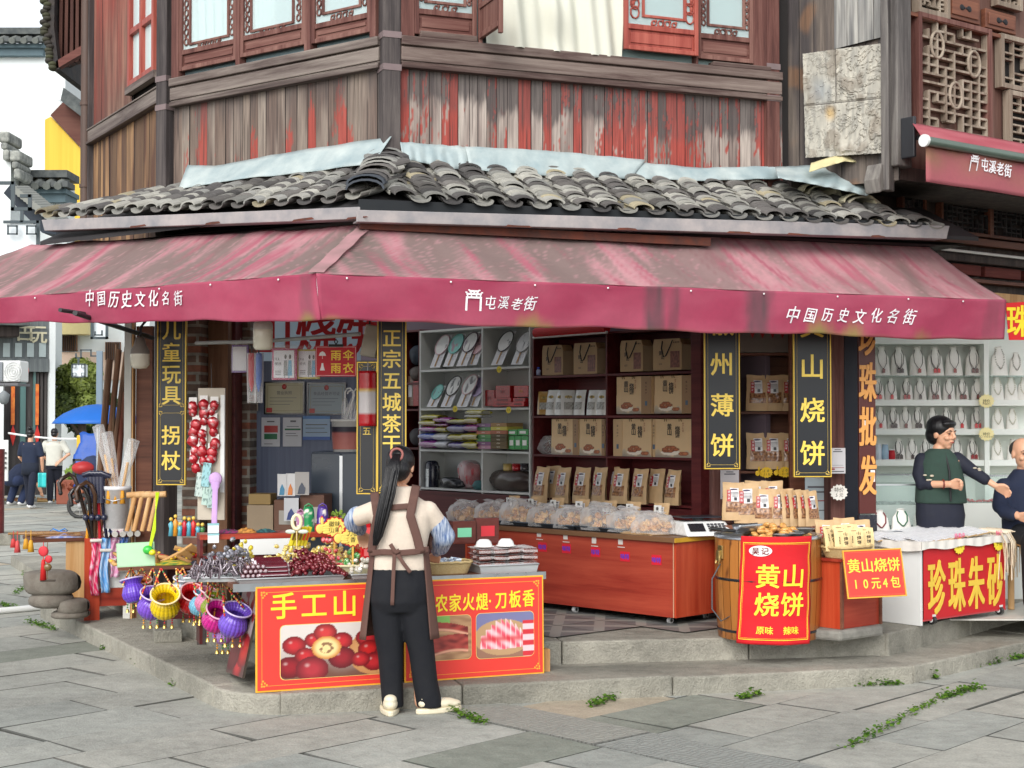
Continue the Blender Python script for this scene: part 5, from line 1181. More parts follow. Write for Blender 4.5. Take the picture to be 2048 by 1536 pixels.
plate('post',Fr(at(1675,900,11.3),15),-.055,.06,0,.12,.26,2.5,WFRAME,bld,.006)
plate('dark_door',Fr(at(1706,900,11.5),15),-.07,.06,0,.1,.26,2.6,mat('navy_door',(24,28,42),rough=.5,var=.2),hb,.006)
plate('post',Fr(at(1455,900,11.3),15),-.1,.06,0.05,.12,.26,2.5,WFRAME,bld,.006)
plate('wall_board',Fr(at(1640,1000,11.6),15),-.25,.1,0,.03,.26,2.5,BROWNW,bld,.004)
def fan_card(label,px,py0,py1,tilt,disc,rim,off=.05,wpx=40,motif=(.1,.1,.1)):
 tilt*=.8;x,zb=FSh.pix(px-14,py1,off);zt=FSh.pix(px,py0,off)[1];h=zt-zb;t=thing('paper_fan',label,'fan',FSh.w(x,off+.0+(px%5)*.004,zb),0,'round fans on the white shelf',rot=(rad(-14),0,FSh.a))
 w=.155;sk=math.tan(tilt)*h;T=Matrix.Identity(4);T[0][2]=math.tan(tilt)
 mb=MB(L_((222,222,224)));mb.T=T;mb.box(-w/2,w/2,0,.004,0,h);mb.col=L_((190,190,200))
 for k in range(3):mb.box(0,w*.35,-.002,-.0005,h*(.30-.05*k),h*(.315-.05*k))
 mb.build('card',VP,t);mb=MB(L_((196,158,112)));mb.T=T;mb.box(-.006,.006,-.008,-.002,.01,h*.55);mb.build('handle',VM,t)
 R=min(.095,h*.34);cz=h*.70
 mb=MB();mb.T=T
 def cf(u,v):
  n=nz(u*3+px,v*2*math.cos(u*6.28),py0);return mixp(disc,motif,sst(.15,.3,n)*.8*(v<.85))
 mb.grid(lambda u,v:(R*v*math.cos(2*PI*u),-.010,cz+R*v*math.sin(2*PI*u)),28,8,False,cf);mb.build('disc',VP,t)
 mb=MB(rim);mb.T=T;mb.tube([(R*math.cos(q),-.011,cz+R*math.sin(q))for q in[2*PI*k/24 for k in range(25)]],.005,5,False);mb.build('rim',VM,t)
PKK,TEAL,WHT,LIL=L_((224,190,196)),L_((126,196,188)),L_((226,226,222)),L_((176,160,196))
for a in(('white fan with pale pink rim and bird, far left of the top row',882,668,735,.35,WHT,PKK),('teal fan with pink flower, second in the top row',908,666,733,.38,TEAL,TEAL,.05,40,L_((170,110,130))),('white fan with dark purple rim, third in the top row',936,662,732,.4,WHT,L_((86,62,80)),.05,40,L_((120,90,110))),('pale fan half hidden by the shelf divider in the top row',956,668,730,.3,PKK,PKK,.08),('black and white patterned fan in the top right bay',1004,660,730,.42,WHT,L_((50,50,52)),.05,40,L_((40,40,42))),('grey ink branch fan at the right of the top bay',1044,662,729,.36,L_((214,214,214)),L_((160,160,160)),.05,40,L_((70,70,72))),('plain teal fan lying low at the left of the second row',876,770,814,.5,TEAL,TEAL,.04),('white fan with black cow-like spots in the second row',905,752,814,.42,WHT,L_((60,60,62)),.05,40,L_((30,30,32))),('white fan with pink rim leaning at the second row right',936,748,814,.4,WHT,PKK,.05,40,L_((90,80,84))),('lilac fan peeping out beside the divider in the second row',957,756,813,.3,LIL,LIL,.08)):
 fan_card(*a)
def simple_box(label,fr,px0,px1,y0,y1,off,dep,col,name='tea_box',cat='box',group=None,mark=None,m=None,txt=None,ts=.03):
 xa,xb,zb,zt=slot(fr,px0,px1,y0,y1,off);w,h=xb-xa,zt-zb
 t=thing(name,label,cat,fr.w((xa+xb)/2,off,zb),fr.a,group);mb=MB(col);mb.box(-w/2,w/2,0,dep,0,h);mb.build('carton',m or VG,t,bev=.003)
 if mark:mb=MB(mark);mb.box(-w*.3,w*.3,-.002,-.0005,h*.3,h*.7)if not txt else mb.text(txt,0,h*.5,ts,y=-.003,tab='n');mb.build('print',VP,t)
 return t
RB=L_((172,26,32))
for k,(a,b2,c,d,pl_)in enumerate(((968,989,780,812,'upright at the left of its shelf'),(991,1020,771,796,'topmost of the middle pile'),(988,1022,796,804,'second from top of the middle pile'),(986,1024,804,813,'lowest of the middle pile'),(1028,1056,771,794,'with gold frame on the right pile'),(1026,1050,796,804,'in the middle of the right pile'),(1024,1048,804,813,'lowest of the right pile'))):
 simple_box('small red tea box, '+pl_,FSh,a,b2,c,d,.05,.09,tuple(q*(.8+.06*k)for q in RB),group='red tea boxes on the white shelf',mark=L_((210,150,80))if k in(4,)else L_((120,14,20)),txt='徽茶' if k not in(2,3,5,6)else None)
SL=[L_((150,116,150)),L_((112,158,112)),L_((202,128,108)),L_((106,160,100)),L_((92,148,100)),L_((146,100,140)),L_((196,144,168))]
SR=[L_((170,134,88)),L_((206,196,92)),L_((180,112,86)),L_((96,84,56)),L_((98,84,52)),L_((110,92,60)),L_((116,98,66))]
nm=['mauve','green','salmon','bright green','sea green','plum','pink'];nr=['tan','yellow','brick','olive','dark olive','brown olive','pale olive']
for k in range(7):
 simple_box('slim %s incense box, level %s of the left stack'%(nm[k],ORD[k]),FSh,953,981,847+k*7.3,847+k*7.3+7.1,.0,.2,SL[k],'slim_box','box','slim boxes stacked on the third white shelf',mark=(.9,.9,.85),txt='香香香香',ts=.012,m=VM)
 simple_box('slim %s incense box, level %s of the right stack'%(nr[k],ORD[k]),FSh,981.3,1013,846+k*7.4,846+k*7.4+7.2,.0,.2,SR[k],'slim_box','box','slim boxes stacked on the third white shelf',mark=(.9,.85,.7),txt='徽墨徽香',ts=.012,m=VM)
GR=L_((40,148,66))
for k,(a,b2,c,d,q)in enumerate(((1014,1034,859,871,'lying on top at left'),(1035,1056,858,871,'lying on top at right'),(1017,1029,872,899,'upright at left'),(1029.5,1042,872,899,'upright in the middle'),(1042.5,1056,872,899,'upright at right'))):
 simple_box('bright green tea carton '+q,FSh,a,b2,c,d,.02,.12,GR,'tea_carton','box','green tea cartons on the white shelf',mark=(.85,.88,.82))
YEL,MAG,BLU,VIO,WHI=L_((196,186,40)),L_((172,66,158)),L_((52,96,190)),L_((76,58,150)),L_((206,208,216))
PKC={'yellow':YEL,'magenta':MAG,'blue':BLU,'violet':VIO,'clear white':WHI}
def packet(fr,px0,px1,y0,y1,off,col,label,group,seed):
 xa,xb,zb,zt=slot(fr,px0,px1,y0,y1,off);w,h=xb-xa,zt-zb
 t=thing('scarf_packet',label,'packet',fr.w((xa+xb)/2,off,zb),fr.a,group)
 mb=MB();N=16
 def f(u,v):
  a=2*PI*v;q=1-.25*(2*u-1)**6;return((u-.5)*w,.07+.07*math.cos(a)+.006*nz(u*6,v*4,seed),h*.5+h*.5*q*math.sin(a)*(1+.25*nz(u*8,v*6,seed))+.004*nz(u*9,seed))
 mb.grid(f,N,12,True,lambda u,v:mixp(col,(.8,.8,.75),max(0,nz(u*14,v*9,seed))*.5));mb.build('folded_cloth',VF,t)
 mb=MB();mb.grid(lambda u,v:(lambda p:(p[0]*1.03,p[1]-.004,p[2]))(f(u,.42+.2*v)),8,4,True,lambda u,v:mixp(col,(1,1,1),.25));mb.build('film',CLEARB,t)
seq=[(840,874,829,839,'yellow'),(837,868,840,852,'yellow'),(838,866,853,864,'magenta'),(836,864,866,880,'blue'),(838,866,881,896,'magenta'),(866,898,835,845,'magenta'),(867,893,847,853,'magenta'),(868,890,854,864,'yellow'),(864,892,866,881,'clear white'),(866,892,882,896,'clear white'),(893,928,838,848,'yellow'),(894,926,849,866,'violet'),(894,924,868,882,'yellow'),(896,922,884,897,'violet'),(928,953,834,848,'yellow'),(926,953,849,864,'magenta'),(922,952,866,881,'yellow'),(922,952,883,898,'yellow'),(930,962,820,830,'yellow'),(928,962,829,836,'clear white')]
colnum={}
for k,(a,b2,c,d,cn)in enumerate(seq):
 col_='first' if a<860 else 'second' if a<890 else 'third' if a<920 else 'fourth';colnum[col_]=colnum.get(col_,0)+1
 packet(FSh,a,b2,c,d,-.03,PKC[cn],'%s folded scarf packet, %s down in the %s pile of the third white shelf'%(cn,ORD[colnum[col_]-1],col_),'folded scarf packets on the third white shelf',k)
x,zb=FSh.pix(864,976,.1);zt=FSh.pix(864,921,.1)[1];h=zt-zb
t=thing('thermos','black vacuum flask with a steel strip at the lower left of the white shelf','flask',FSh.w(x,.1,zb),FSh.a);mb=MB((.012,.014,.03));mb.lathe([(0,0),(.062,0),(.064,.01),(.064,h*.85),(.055,h*.95),(.03,h),(0,h)],n=20);mb.build('body',VG,t)
mb=MB((.012,.014,.02));mb.tube([(.06,0,h*.3),(.10,0,h*.35),(.10,0,h*.8),(.06,0,h*.85)],.012,8);mb.build('handle',VG,t);mb=MB();mb.lathe([(.066,h*.05),(.066,h*.7)],n=8,a0=-2.0,a1=-1.2);mb.build('steel_strip',STEEL,t)
def blob(name,label,cat,fr,px0,px1,y0,y1,off,dep,m,col,seed,amp=.25,group=None,film=False,part='body'):
 xa,xb,zb,zt=slot(fr,px0,px1,y0,y1,off);w,h=xb-xa,zt-zb;t=thing(name,label,cat,fr.w((xa+xb)/2,off+dep/2,zb),fr.a,group)
 mb=MB(col);
 def f(u,v):
  a=2*PI*u;b2=PI*v;q=1+amp*nz(2.5*math.cos(a)+seed,2.5*math.sin(a),v*4)+amp*.5*nz(6*math.cos(a),6*math.sin(a)+seed,v*9);sq=math.sin(b2)**.55
  return(w/2*sq*math.cos(a)*q,dep/2*sq*math.sin(a)*q,h*.5*(1-math.cos(b2))*(1 if v<.5 else(.9+.1*q)))
 mb.grid(f,26,16,True,lambda u,v:tuple(k*(.8+.4*nz(u*9,v*7,seed))for k in col));mb.build(part,m,t)
 if film:mb=MB();mb.grid(lambda u,v:(lambda p:(p[0]*1.05,p[1]*1.05,p[2]*1.03))(f(u,v)),22,12,True);mb.build('film',CLEARB,t)
 return t
blob('red_jug','red plastic jug in a clear bag on the bottom white shelf','jug',FSh,908,946,922,977,.05,.16,VF,L_((176,16,28)),3,.22,film=True)
blob('teal_parcel','small teal parcel at the foot of the red jug','parcel',FSh,940,961,961,981,.0,.1,VM,L_((58,110,112)),4,.15)
blob('black_bundle','dark crumpled plastic bundle between the flask and the red jug','bundle',FSh,872,918,955,977,.0,.14,VF,(.03,.03,.035),5,.3)
blob('brown_stack','stack of brown wrapped sheets filling the lower right bay of the white shelf','stack',FSh,966,1057,940,985,.05,.2,VF,L_((78,66,60)),6,.12)
for k,(px,c,q)in enumerate(((1012,L_((196,170,96)),'gold'),(1030,L_((172,30,36)),'red'),(1046,L_((58,52,56)),'dark'))):
 x,zb=FSh.pix(px,941,.1);t=thing('round_tin',q+' round tin on top of the brown stack','tin',FSh.w(x,.12,zb),0,'tins on the brown stack');mb=MB(c);mb.lathe([(0,0),(.04,0),(.042,.004),(.042,.05),(0,.05)],n=18);mb.build('can',VG,t);mb=MB(tuple(q_*.7 for q_ in c));mb.lathe([(0,.064),(.038,.064),(.044,.06),(.044,.051),(0,.051)],n=18);mb.build('lid',VG,t)
def wpouch(k,px,y0,y1,col,label,off=.02,rz=0):
 x,zb=FSh.pix(px,y1,off);zt=FSh.pix(px,y0,off)[1];h=zt-zb
 t=thing('white_pouch',label,'pouch',FSh.w(x,off,zb),FSh.a+rz,'white pouches on the dark red shelf');w=h*.62;mb=MB(col)
 P=lambda u,v,s:((u-.5)*w*(1-.05*v),s*.028*(1-v)**.6*(1-(2*u-1)**4)+.03*v*v,v*h)
 mb.grid(lambda u,v:P(u,v,-1),8,10);mb.grid(lambda u,v:P(1-u,v,1),8,10);mb.build('bag',VG,t)
 mb=MB();mb.grid(lambda u,v:(lambda p:(p[0],p[1]-.002,p[2]))(P(lerp(.2,.85,u),lerp(.22,.52,v),-1)),8,6,True,lambda u,v:mixp(L_((196,196,190)),L_((120,118,112)),.5+nz(u*5,v*6,k)));mb.build('window',VF,t)
 mb=MB(L_((176,150,70)));p=P(.5,.72,-1);mb.ball((p[0],p[1]-.002,p[2]),(w*.26,.001,h*.07),14,4);mb.col=(.02,.02,.02);mb.text('古',p[0],p[2],.03,y=p[1]-.005);mb.build('badge',VP,t)
for k,(px,q)in enumerate(((1102,'far left'),(1120,'second'),(1137,'third, turned edge on'),(1158,'fourth'),(1184,'fifth'),(1203,'rightmost'))):
 wpouch(k,px,780,830,L_((218,218,214)),'white foil pouch with oval badge, %s in its row'%q,rz=.9 if k==2 else 0)
wpouch(9,1088,783,829,L_((172,134,70)),'single gold pouch left of the white pouches',rz=.5)
blob('clear_bag','crumpled clear plastic bag at the left of the third dark shelf','bag',FSh,1068,1106,872,910,.04,.15,CLEARB,(1,1,1),8,.4)
t=thing('blue_bottle','tiny blue capped bottle at the left of the top dark shelf','bottle',FSh.w(FSh.pix(1077,750,.03)[0],.03,FSh.pix(1077,750,.03)[1]),0);mb=MB(L_((170,180,214)));mb.lathe([(0,0),(.02,0),(.02,.04),(.012,.05),(0,.05)],n=12);mb.build('bottle',VG,t);mb=MB(L_((40,80,190)));mb.lathe([(0,.07),(.013,.07),(.013,.05),(0,.05)],n=12);mb.build('cap',VG,t)
t=thing('red_banner','rolled red banner lying along the top of the dark red shelf','banner',FSh.w(dx[0]+.4,0,dz[0]));mb=MB(L_((196,20,28)));mb.tube([FSh.w(FSh.pix(1072,664,-.05)[0],-.05,dz[0]+.02),FSh.w(FSh.pix(1214,664,-.05)[0],-.05,dz[0]+.03)],.045,10);mb.build('roll',VM,t,loc=(0,0,0));mb=MB((.8,.8,.78));mb.tube([FSh.w(FSh.pix(1068,664,-.05)[0],-.06,dz[0]-.02),FSh.w(FSh.pix(1216,664,-.05)[0],-.06,dz[0]-.012)],.012,6);mb.build('rod',VM,t,loc=(0,0,0))
def star_pts(n,r0,r1,sx=1.0):return[((r0 if k%2==0 else r1)*math.cos(PI*k/n)*sx,(r0 if k%2==0 else r1)*math.sin(PI*k/n))for k in range(2*n)]
def price_star(label,loc,rz,r,txts,col=L_((238,214,60)),tc=L_((60,40,10)),group=None,edge=None,thumb=False,stick=0.0):
 t=thing('price_tag',label,'price tag',loc,rz,group)
 if edge:mb=MB(edge);mb.prism(star_pts(14,r*1.12,r*.98,1.15),0.002,.004);mb.build('border',VM,t)
 mb=MB(col);mb.prism(star_pts(14,r,r*.84,1.15),0,.0018);mb.build('star',VM,t)
 mb=MB(tc);n=len(txts)
 for k,(s,sz,c)in enumerate(txts):mb.col=c;mb.text(s,0,r*(.32-.62*k)if n>1 else 0,r*sz,y=-.0015,tab='n',shear=.1)
 mb.build('handwriting',VM,t)
 if thumb:
  def fist(c,s,y):
   m_=MB(c);m_.T=Matrix.Translation((-r*1.25,y,-r*.1))@Matrix.Scale(s,4)
   for k in range(4):m_.ball((.10*r*(k%2)+.02,0,r*(.28-.24*k)),(r*.44,.003,r*.16),12,6)
   m_.ball((-r*.3,0,-.05*r),(r*.42,.003,r*.48),12,6);m_.ball((-r*.06,0,r*.72),(r*.17,.003,r*.42),12,6);return m_
  if edge:fist(edge,1.14,.003).build('thumb_border',VM,t)
  fist(col,1.0,-.001).build('thumb',VM,t)
 if stick:mb=MB(L_((236,190,90)));mb.box(-.006,.006,.003,.006,-r-stick,-r*.8);mb.build('stick',VM,t)
 return t
BK=L_((40,34,20))
for k,(px,py,pl_)in enumerate(((998,739,'under the top right fan bay'),(910,818,'under the second fan row'),(1017,820,'under the red tea boxes'))):
 x,z=FSh.pix(px,py,-.02);price_star('small yellow star price tag '+pl_,FSh.w(x,-.02,z),FSh.a,.032,(('5元',.7,BK),),group='yellow star tags on the white shelf')
for k,(px,py,pl_)in enumerate(((1533,945,'left one'),(1570,944,'right one'))):
 x,z=FN.pix(px,py,-.04);price_star('yellow thumbs-up star price tag below the corner shelf, '+pl_,FN.w(x,-.04,z),0,.045,(('10',.6,BK),('元1包',.45,BK)),col=L_((240,196,40)),group='thumbs-up tags under the corner shelf',thumb=True)
rk,rx,rz_=shelf('dim narrow rack of red boxes and folded dark clothes left of the white shelf',[806,838],[660,765,818,895,990],DARKRED,FSh,.26,.1,.25)
simple_box('upright red box on the dim narrow rack',FSh,826,838,762,812,.12,.1,L_((150,20,26)),'red_box',group=None);simple_box('brown carton beside the red box on the dim rack',FSh,815,826,752,812,.14,.1,L_((112,78,60)),'brown_carton',mark=(.7,.7,.7))
for k,(y0,y1,c)in enumerate(((690,730,L_((34,46,60))),(732,762,L_((92,82,76))),(856,892,L_((60,56,60))))):blob('folded_clothes',('dark teal','grey brown','charcoal')[k]+' folded clothes on the dim narrow rack','clothes',FSh,812,838,y0,y1,.1,.18,VM,c,k,.12)

# ------------------------------------------------------------------ counter, barrel, cabinet
c0_=gz(1348,1236,.325);FC=Fr(c0_,-45.0);CTOP=FC.pix(1345,1074)[1]
ct=thing('counter','long red wood-grain shop counter on castors with brown top carrying biscuit bags','counter',FC.w(-1.0,.3,.26))
CL,CD=2.15,.62
plate('front_panel',FC,-CL,0,0,.018,.325,CTOP-.04,REDLAM,ct)
plate('end_panel',FC,-.018+.018,.016,.004,CD,.325,CTOP-.04,REDLAMV,ct);plate('end_panel',FC,-CL-.018,-CL,0,CD,.325,CTOP-.04,REDLAMV,ct)
plate('top',FC,-CL-.02,.03,-.03,CD+.02,CTOP-.04,CTOP-.004,mat('brown_edge',(116,82,54),rough=.5,var=.12,scale=5),ct,.004);plate('edge_trim',FC,.03,.034,-.03,CD+.02,CTOP-.038,CTOP-.006,mat('yellow_trim',(206,158,40),rough=.45),ct);plate('corner_seam',FC,-.006,.002,-.003,0,.325,CTOP-.04,mat('pale_seam',(196,150,120),rough=.6),ct)
plate('base',FC,-CL,0,.03,CD,.32,.34,DARKRED,ct)
for x,y in((-.1,.08),(-1.0,.05),(-CL+.1,.08),(-.1,.5),(-CL+.1,.5)):
 mb=MB((.5,.5,.5));mb.T=Matrix.Translation((x,y,0));mb.tube([(-.012,0,.293),(.012,0,.293)],.025,14);w=mb.build('castor',VG,ct,fr=FC);mb=MB((.03,.03,.03));mb.T=Matrix.Translation((x,y,0));mb.tube([(-.013,0,.293),(.013,0,.293)],.012,10);mb.box(-.014,.014,-.014,.014,.312,.322);mb.build('fork',VM,w,fr=FC)
for k,(px,py,ppx,ppy)in enumerate(((1085,1094,1078,1068),(1133,1097,1131,1073),(1191,1104,1188,1081),(1250,1113,1241,1083),(1313,1120,0,0))):
 x,z=FC.pix(px,py,-.002);t=MB(L_((206,24,46)));t.box(x-.046,x+.046,-.003,-.001,z-.036,z+.036);t.col=L_((70,60,190));t.text('味特',x,z,.042,y=-.0045,tab='b');t.build('price_label',VM,ct,fr=FC)
 if ppx:x,z=FC.pix(ppx,ppy,-.002);t=MB(L_((214,206,200)));t.box(x-.022,x+.022,-.003,-.001,z-.022,z+.022);t.box(x-.028,x+.04,-.003,-.001,z-.044,z-.038);t.build('paper_tag',VM,ct,fr=FC)
DSTEEL=mat('dark_steel',(70,78,88),rough=.35,var=.15,metal=.7)
def tray(name,label,loc,rz,w,d,h,m=STEEL,group=None):
 t=thing(name,label,'tray',loc,rz,group);mb=MB();r=.012
 o=[(-w/2,-d/2),(w/2,-d/2),(w/2,d/2),(-w/2,d/2)];i=[(x*(1-.05),y*(1-.07))for x,y in o]
 vs=[(x,y,h)for x,y in o]+[(x*.985,y*.98,h)for x,y in o]+[(x,y,.004)for x,y in i]+[(x,y,0)for x,y in i]
 fs=[(3,2,1,0)[::-1]and(8,9,10,11)]+[(12+(3-k),12+(2-k)%4,0,0)[:0]for k in range(0)]+[(k,(k+1)%4,4+(k+1)%4,4+k)for k in range(4)]+[(4+k,4+(k+1)%4,8+(k+1)%4,8+k)for k in range(4)]+[(12+k,12+(k+1)%4,(k+1)%4,k)for k in range(4)]+[(15,14,13,12)]
 mb.add(vs,fs);mb.build('pan',m,t)
 mb=MB();q=[(x,y,h)for x,y in o]+[(o[0][0],o[0][1],h)];mb.tube(q,.006,6);mb.build('rim',m,t);return t
for k,x in enumerate((-1.72,-1.22,-.74)):
 tray('dark_tray',('left','middle','right')[k]+' dark steel tray of biscuit bags on the red counter',FC.w(x,.2,CTOP-.002),FC.a,.47,.36,.03,DSTEEL,'dark trays on the counter')
def biscuit_bag(label,px,py,w,d,h,seed,n=34):
 x,z=FC.pix(px,py,.12);z=CTOP+.006;t=thing('biscuit_bag',label,'bag',FC.w(x,.16,z),FC.a+R_(-.2,.2),'clear bags of biscuits on the counter');g=random.Random(seed)
 mb=MB()
 for k in range(n):
  a,r=g.uniform(0,6.28),g.random()**.5;cx,cy=w*.38*r*math.cos(a),d*.38*r*math.sin(a);cz=g.uniform(.02,h*.62*(1-r*.6)+.02)
  tl=Matrix.Translation((cx,cy,cz))@Euler((g.uniform(.3,1.5),g.uniform(-.5,.5),g.uniform(0,3))).to_matrix().to_4x4();mb.T=tl;mb.col=mixp(L_((224,178,112)),L_((178,118,62)),g.random());mb.lathe([(0,-.005),(.026,-.005),(.029,0),(.026,.005),(0,.005)],n=10)
 mb.build('biscuits',VM,t,kind='stuff');mb=MB()
 def f(u,v):
  a=2*PI*u;b2=.5*PI*v;q=1+.16*nz(3*math.cos(a)+seed,3*math.sin(a),v*3)+.10*nz(8*math.cos(a),8*math.sin(a)+seed,v*8)
  return(w/2*math.cos(b2)**.6*math.cos(a)*q,d/2*math.cos(b2)**.6*math.sin(a)*q,h*math.sin(b2)*q)
 mb.grid(f,34,12,True);mb.grid(lambda u,v:(w*.12*(1+v*1.6)*math.cos(2*PI*u)+.02*v*nz(u*5,seed),d*.1*(1+v*1.2)*math.sin(2*PI*u),h*.93+v*h*.18*(1+nz(u*6,seed))),24,3,True)
 mb.build('film',CLEARB,t)
for k,(px,w,h,dy_)in enumerate(((926,.36,.15,0),(980,.34,.16,.06),(1030,.36,.18,0),(1084,.32,.15,.05),(1136,.34,.15,0),(1195,.38,.18,.05),(1250,.34,.16,0),(1300,.38,.14,.08))):
 biscuit_bag('clear bag of round biscuits, %s from the left on the red counter'%ORD[k],px,1050,w,.30,h,k+3,44)
for k,px in enumerate((1022,1066,1110,1160,1215,1262,1318)):
 x,z=FC.pix(px,1040,.44);s=1.0;o=(PN,PA)[k%2](FC.w(x,.46,CTOP+.0),FC.a+R_(-.12,.25),'kraft pouch with a white card, %s from left behind the biscuit bags'%ORD[k],scale=(1.05,1,.95));o['group']='kraft pouches at the back of the counter'
 cd=MB((.85,.85,.82));cd.box(-.03,.035,-.045,-.042,.12,.19);cd.col=INK;cd.text('香',0,.165,.028,y=-.047);cd.text('辣味',0,.138,.018,y=-.047,tab='n');cd.build('card',VP,o,loc=FC.w(x,.46,CTOP),rz=o.rotation_euler.z)
x,z=FC.pix(1398,1060,.3);t=thing('scale','white electronic price scale with black keypad and steel pan on the counter end','scale',FC.w(-.02,.34,CTOP-.002),0.35)
mb=MB((.78,.79,.78));mb.hexa([(-.19,-.16,0),(.19,-.16,0),(.19,.16,0),(-.19,.16,0)],[(-.17,-.06,.10),(.17,-.06,.10),(.17,.15,.10),(-.17,.15,.10)]);mb.build('body',VG,t,bev=.012)
mb=MB((.02,.02,.025));sl=lambda u,v,o=.003:(lerp(-.165,.165,u),lerp(-.15,-.07,v)-.003,lerp(.012,.092,v)+o);mb.grid(lambda u,v:sl(lerp(.04,.42,u),lerp(.25,.92,v)),2,2);mb.build('display',VG,t)
for r in range(4):
 for c in range(5):mb=MB((.05,.05,.06));mb.grid(lambda u,v:sl(.50+c*.09+.07*u,.2+r*.18+.13*v,.005),1,1);mb.build('key',VM,t)
mb=MB();mb.box(-.17,.17,-.06,.16,.125,.132);mb.build('pan',DSTEEL,t,bev=.003);mb=MB((.1,.1,.1));mb.cyl((0,.05,.10),(0,.05,.126),.04);mb.build('stem',VM,t)
mb=MB(KRAFT);
t=thing('paper_stack','stack of brown wrapping paper beside the scale','paper',FC.w(-.36,.12,CTOP-.003),FC.a)
for k in range(4):mb=MB(tuple(q*(1-.05*k)for q in KRAFT));mb.T=Matrix.Rotation(R_(-.15,.15),4,'Z');mb.box(-.16,.14,-.1,.1,.004*k,.004*k+.003);mb.build('sheet',VM,t)
bc=Vector((at(1536,1200,10.26).x,10.26,.265));BT=.69
br=thing('wooden_barrel','varnished pine barrel with black hoops and brass latch standing on the step','barrel',bc)
PINE=mat('varnished_pine',vc=True,rough=.35,var=.25,scale=1.0,st=(26,26,2.0),coat=.3)
mb=MB();NS=30;g=random.Random(4);brad=lambda z:.338+.018*z/BT+.012*math.sin(PI*z/BT)
for k in range(NS):
 a0_,a1_=2*PI*k/NS+.006,2*PI*(k+1)/NS-.006;c=tuple(q*g.uniform(.75,1.1)for q in(1,))[0];base=mixp(L_((150,88,36)),L_((196,128,60)),g.random());
 def cf(u,v,base=base,k=k):n=nz(k*3.1,v*6);return mixp(base,L_((84,42,18)),max(sst(.45,.6,nz(k*2.7+u,v*9,3)),sst(.12,.0,v)*.4))
 mb.grid(lambda u,v:((brad(v*BT))*math.cos(lerp(a0_,a1_,u)),brad(v*BT)*math.sin(lerp(a0_,a1_,u)),v*BT),3,14,True,cf)
mb.col=L_((120,70,30));mb.lathe([(brad(BT),BT),(.325,BT),(.325,BT-.05),(0,BT-.05)],n=30,smooth=False);mb.build('stave_body',PINE,br)
for z in(.055,.40):mb=MB((.015,.015,.018));mb.lathe([(brad(z)+.002,z-.008),(brad(z)+.006,z),(brad(z)+.002,z+.010)],n=40);mb.build('hoop',VG,br)
mb=MB();mb.lathe([(brad(BT)+.006,BT-.02),(brad(BT)+.008,BT+.004),(.33,BT+.004)],n=40);mb.build('steel_rim',STEEL,br)
la=PI+.38;lp_=Vector((math.cos(la),math.sin(la),0));mb=MB();mb.T=Matrix.Translation(lp_*(brad(.58)+.004)+Vector((0,0,.58)))@Matrix.Rotation(la+PI/2,4,'Z')
mb.box(-.03,.03,-.012,.002,-.045,.045);mb.box(-.018,.018,-.03,-.012,-.06,.01);mb.tube([(-.02,-.02,-.02),(-.02,-.03,-.08),(.02,-.03,-.08),(.02,-.02,-.02)],.006,6);mb.build('latch',mat('brass',(196,170,110),rough=.3,metal=.85),br,loc=bc,bev=.004)
wc=[bc+lp_*(brad(.5)+.01)+Vector((0,0,.50)),bc+lp_*(brad(.5)+.05)+Vector((-.02,0,.40)),bc+lp_*.40+Vector((-.03,0,.2)),bc+lp_*.39+Vector((.02,-.02,.12)),bc+lp_*.37+Vector((.06,-.06,.16)),bc+lp_*.36+Vector((.03,-.03,.45))]
mb=MB((.08,.09,.10));mb.tube(wc,.005,6);mb.build('cable',VM,br,loc=(0,0,0))
tp_=thing('cake_tray','round steel tray of cakes sitting in the mouth of the barrel','tray',bc+Vector((0,0,BT-.045)));mb=MB();mb.lathe([(0,0),(.30,0),(.318,.05),(.322,.05)],n=40);mb.build('pan',STEEL,tp_)
ckp=thing('shaobing_cake','golden crisp cake heaped on the barrel tray','cake',group='golden cakes heaped on the barrel');mb=MB();mb.grid(lambda u,v:(lambda a,b2:(.034*math.sin(b2)*math.cos(a)*(1+.12*nz(a,b2,2)),.026*math.sin(b2)*math.sin(a),.016*math.cos(b2)*(1+.2*nz(a*2,b2*2))))(2*PI*u,PI*v),10,7,True,lambda u,v:mixp(mixp(L_((232,176,84)),L_((176,96,34)),.5+nz(u*7,v*5)*.9),L_((246,214,150)),.2));ck=mb.build('crust',VG,ckp)
CK=Rep(ckp);g=random.Random(8)
for k in range(95):
 a,r=g.uniform(0,6.28),g.random()**.5*.25;x,y=.0+r*math.cos(a),-.02+r*.9*math.sin(a)
 if x<-.17:continue
 CK(bc+Vector((x+.02,y,BT-.02+.075*(1-(r/.25)**2)*g.uniform(.2,1.0)+.012)),0,rot=(g.uniform(-.9,.9),g.uniform(-.6,.6),g.uniform(0,6)))
for k,(x,y,z,q)in enumerate(((.05,-.29,.03,'front'),(.14,-.25,.035,'middle'),(.20,-.17,.045,'rear right'),(.22,-.19,.062,'topmost rear right'))):
 t=thing('steel_dish','shallow steel tasting dish at the barrel rim, %s one'%q,'dish',bc+Vector((x,y,BT-.03+z)),0,'tasting dishes on the barrel');mb=MB();mb.lathe([(0,.002),(.04,.002),(.062,.02),(.066,.021)],n=24);mb.build('bowl',mat('dish_steel',(196,200,202),rough=.3,metal=.6),t);mb=MB((.25,.18,.1));mb.ball((0,0,.006),(.03,.03,.006),10,5);mb.build('crumbs',VM,t)
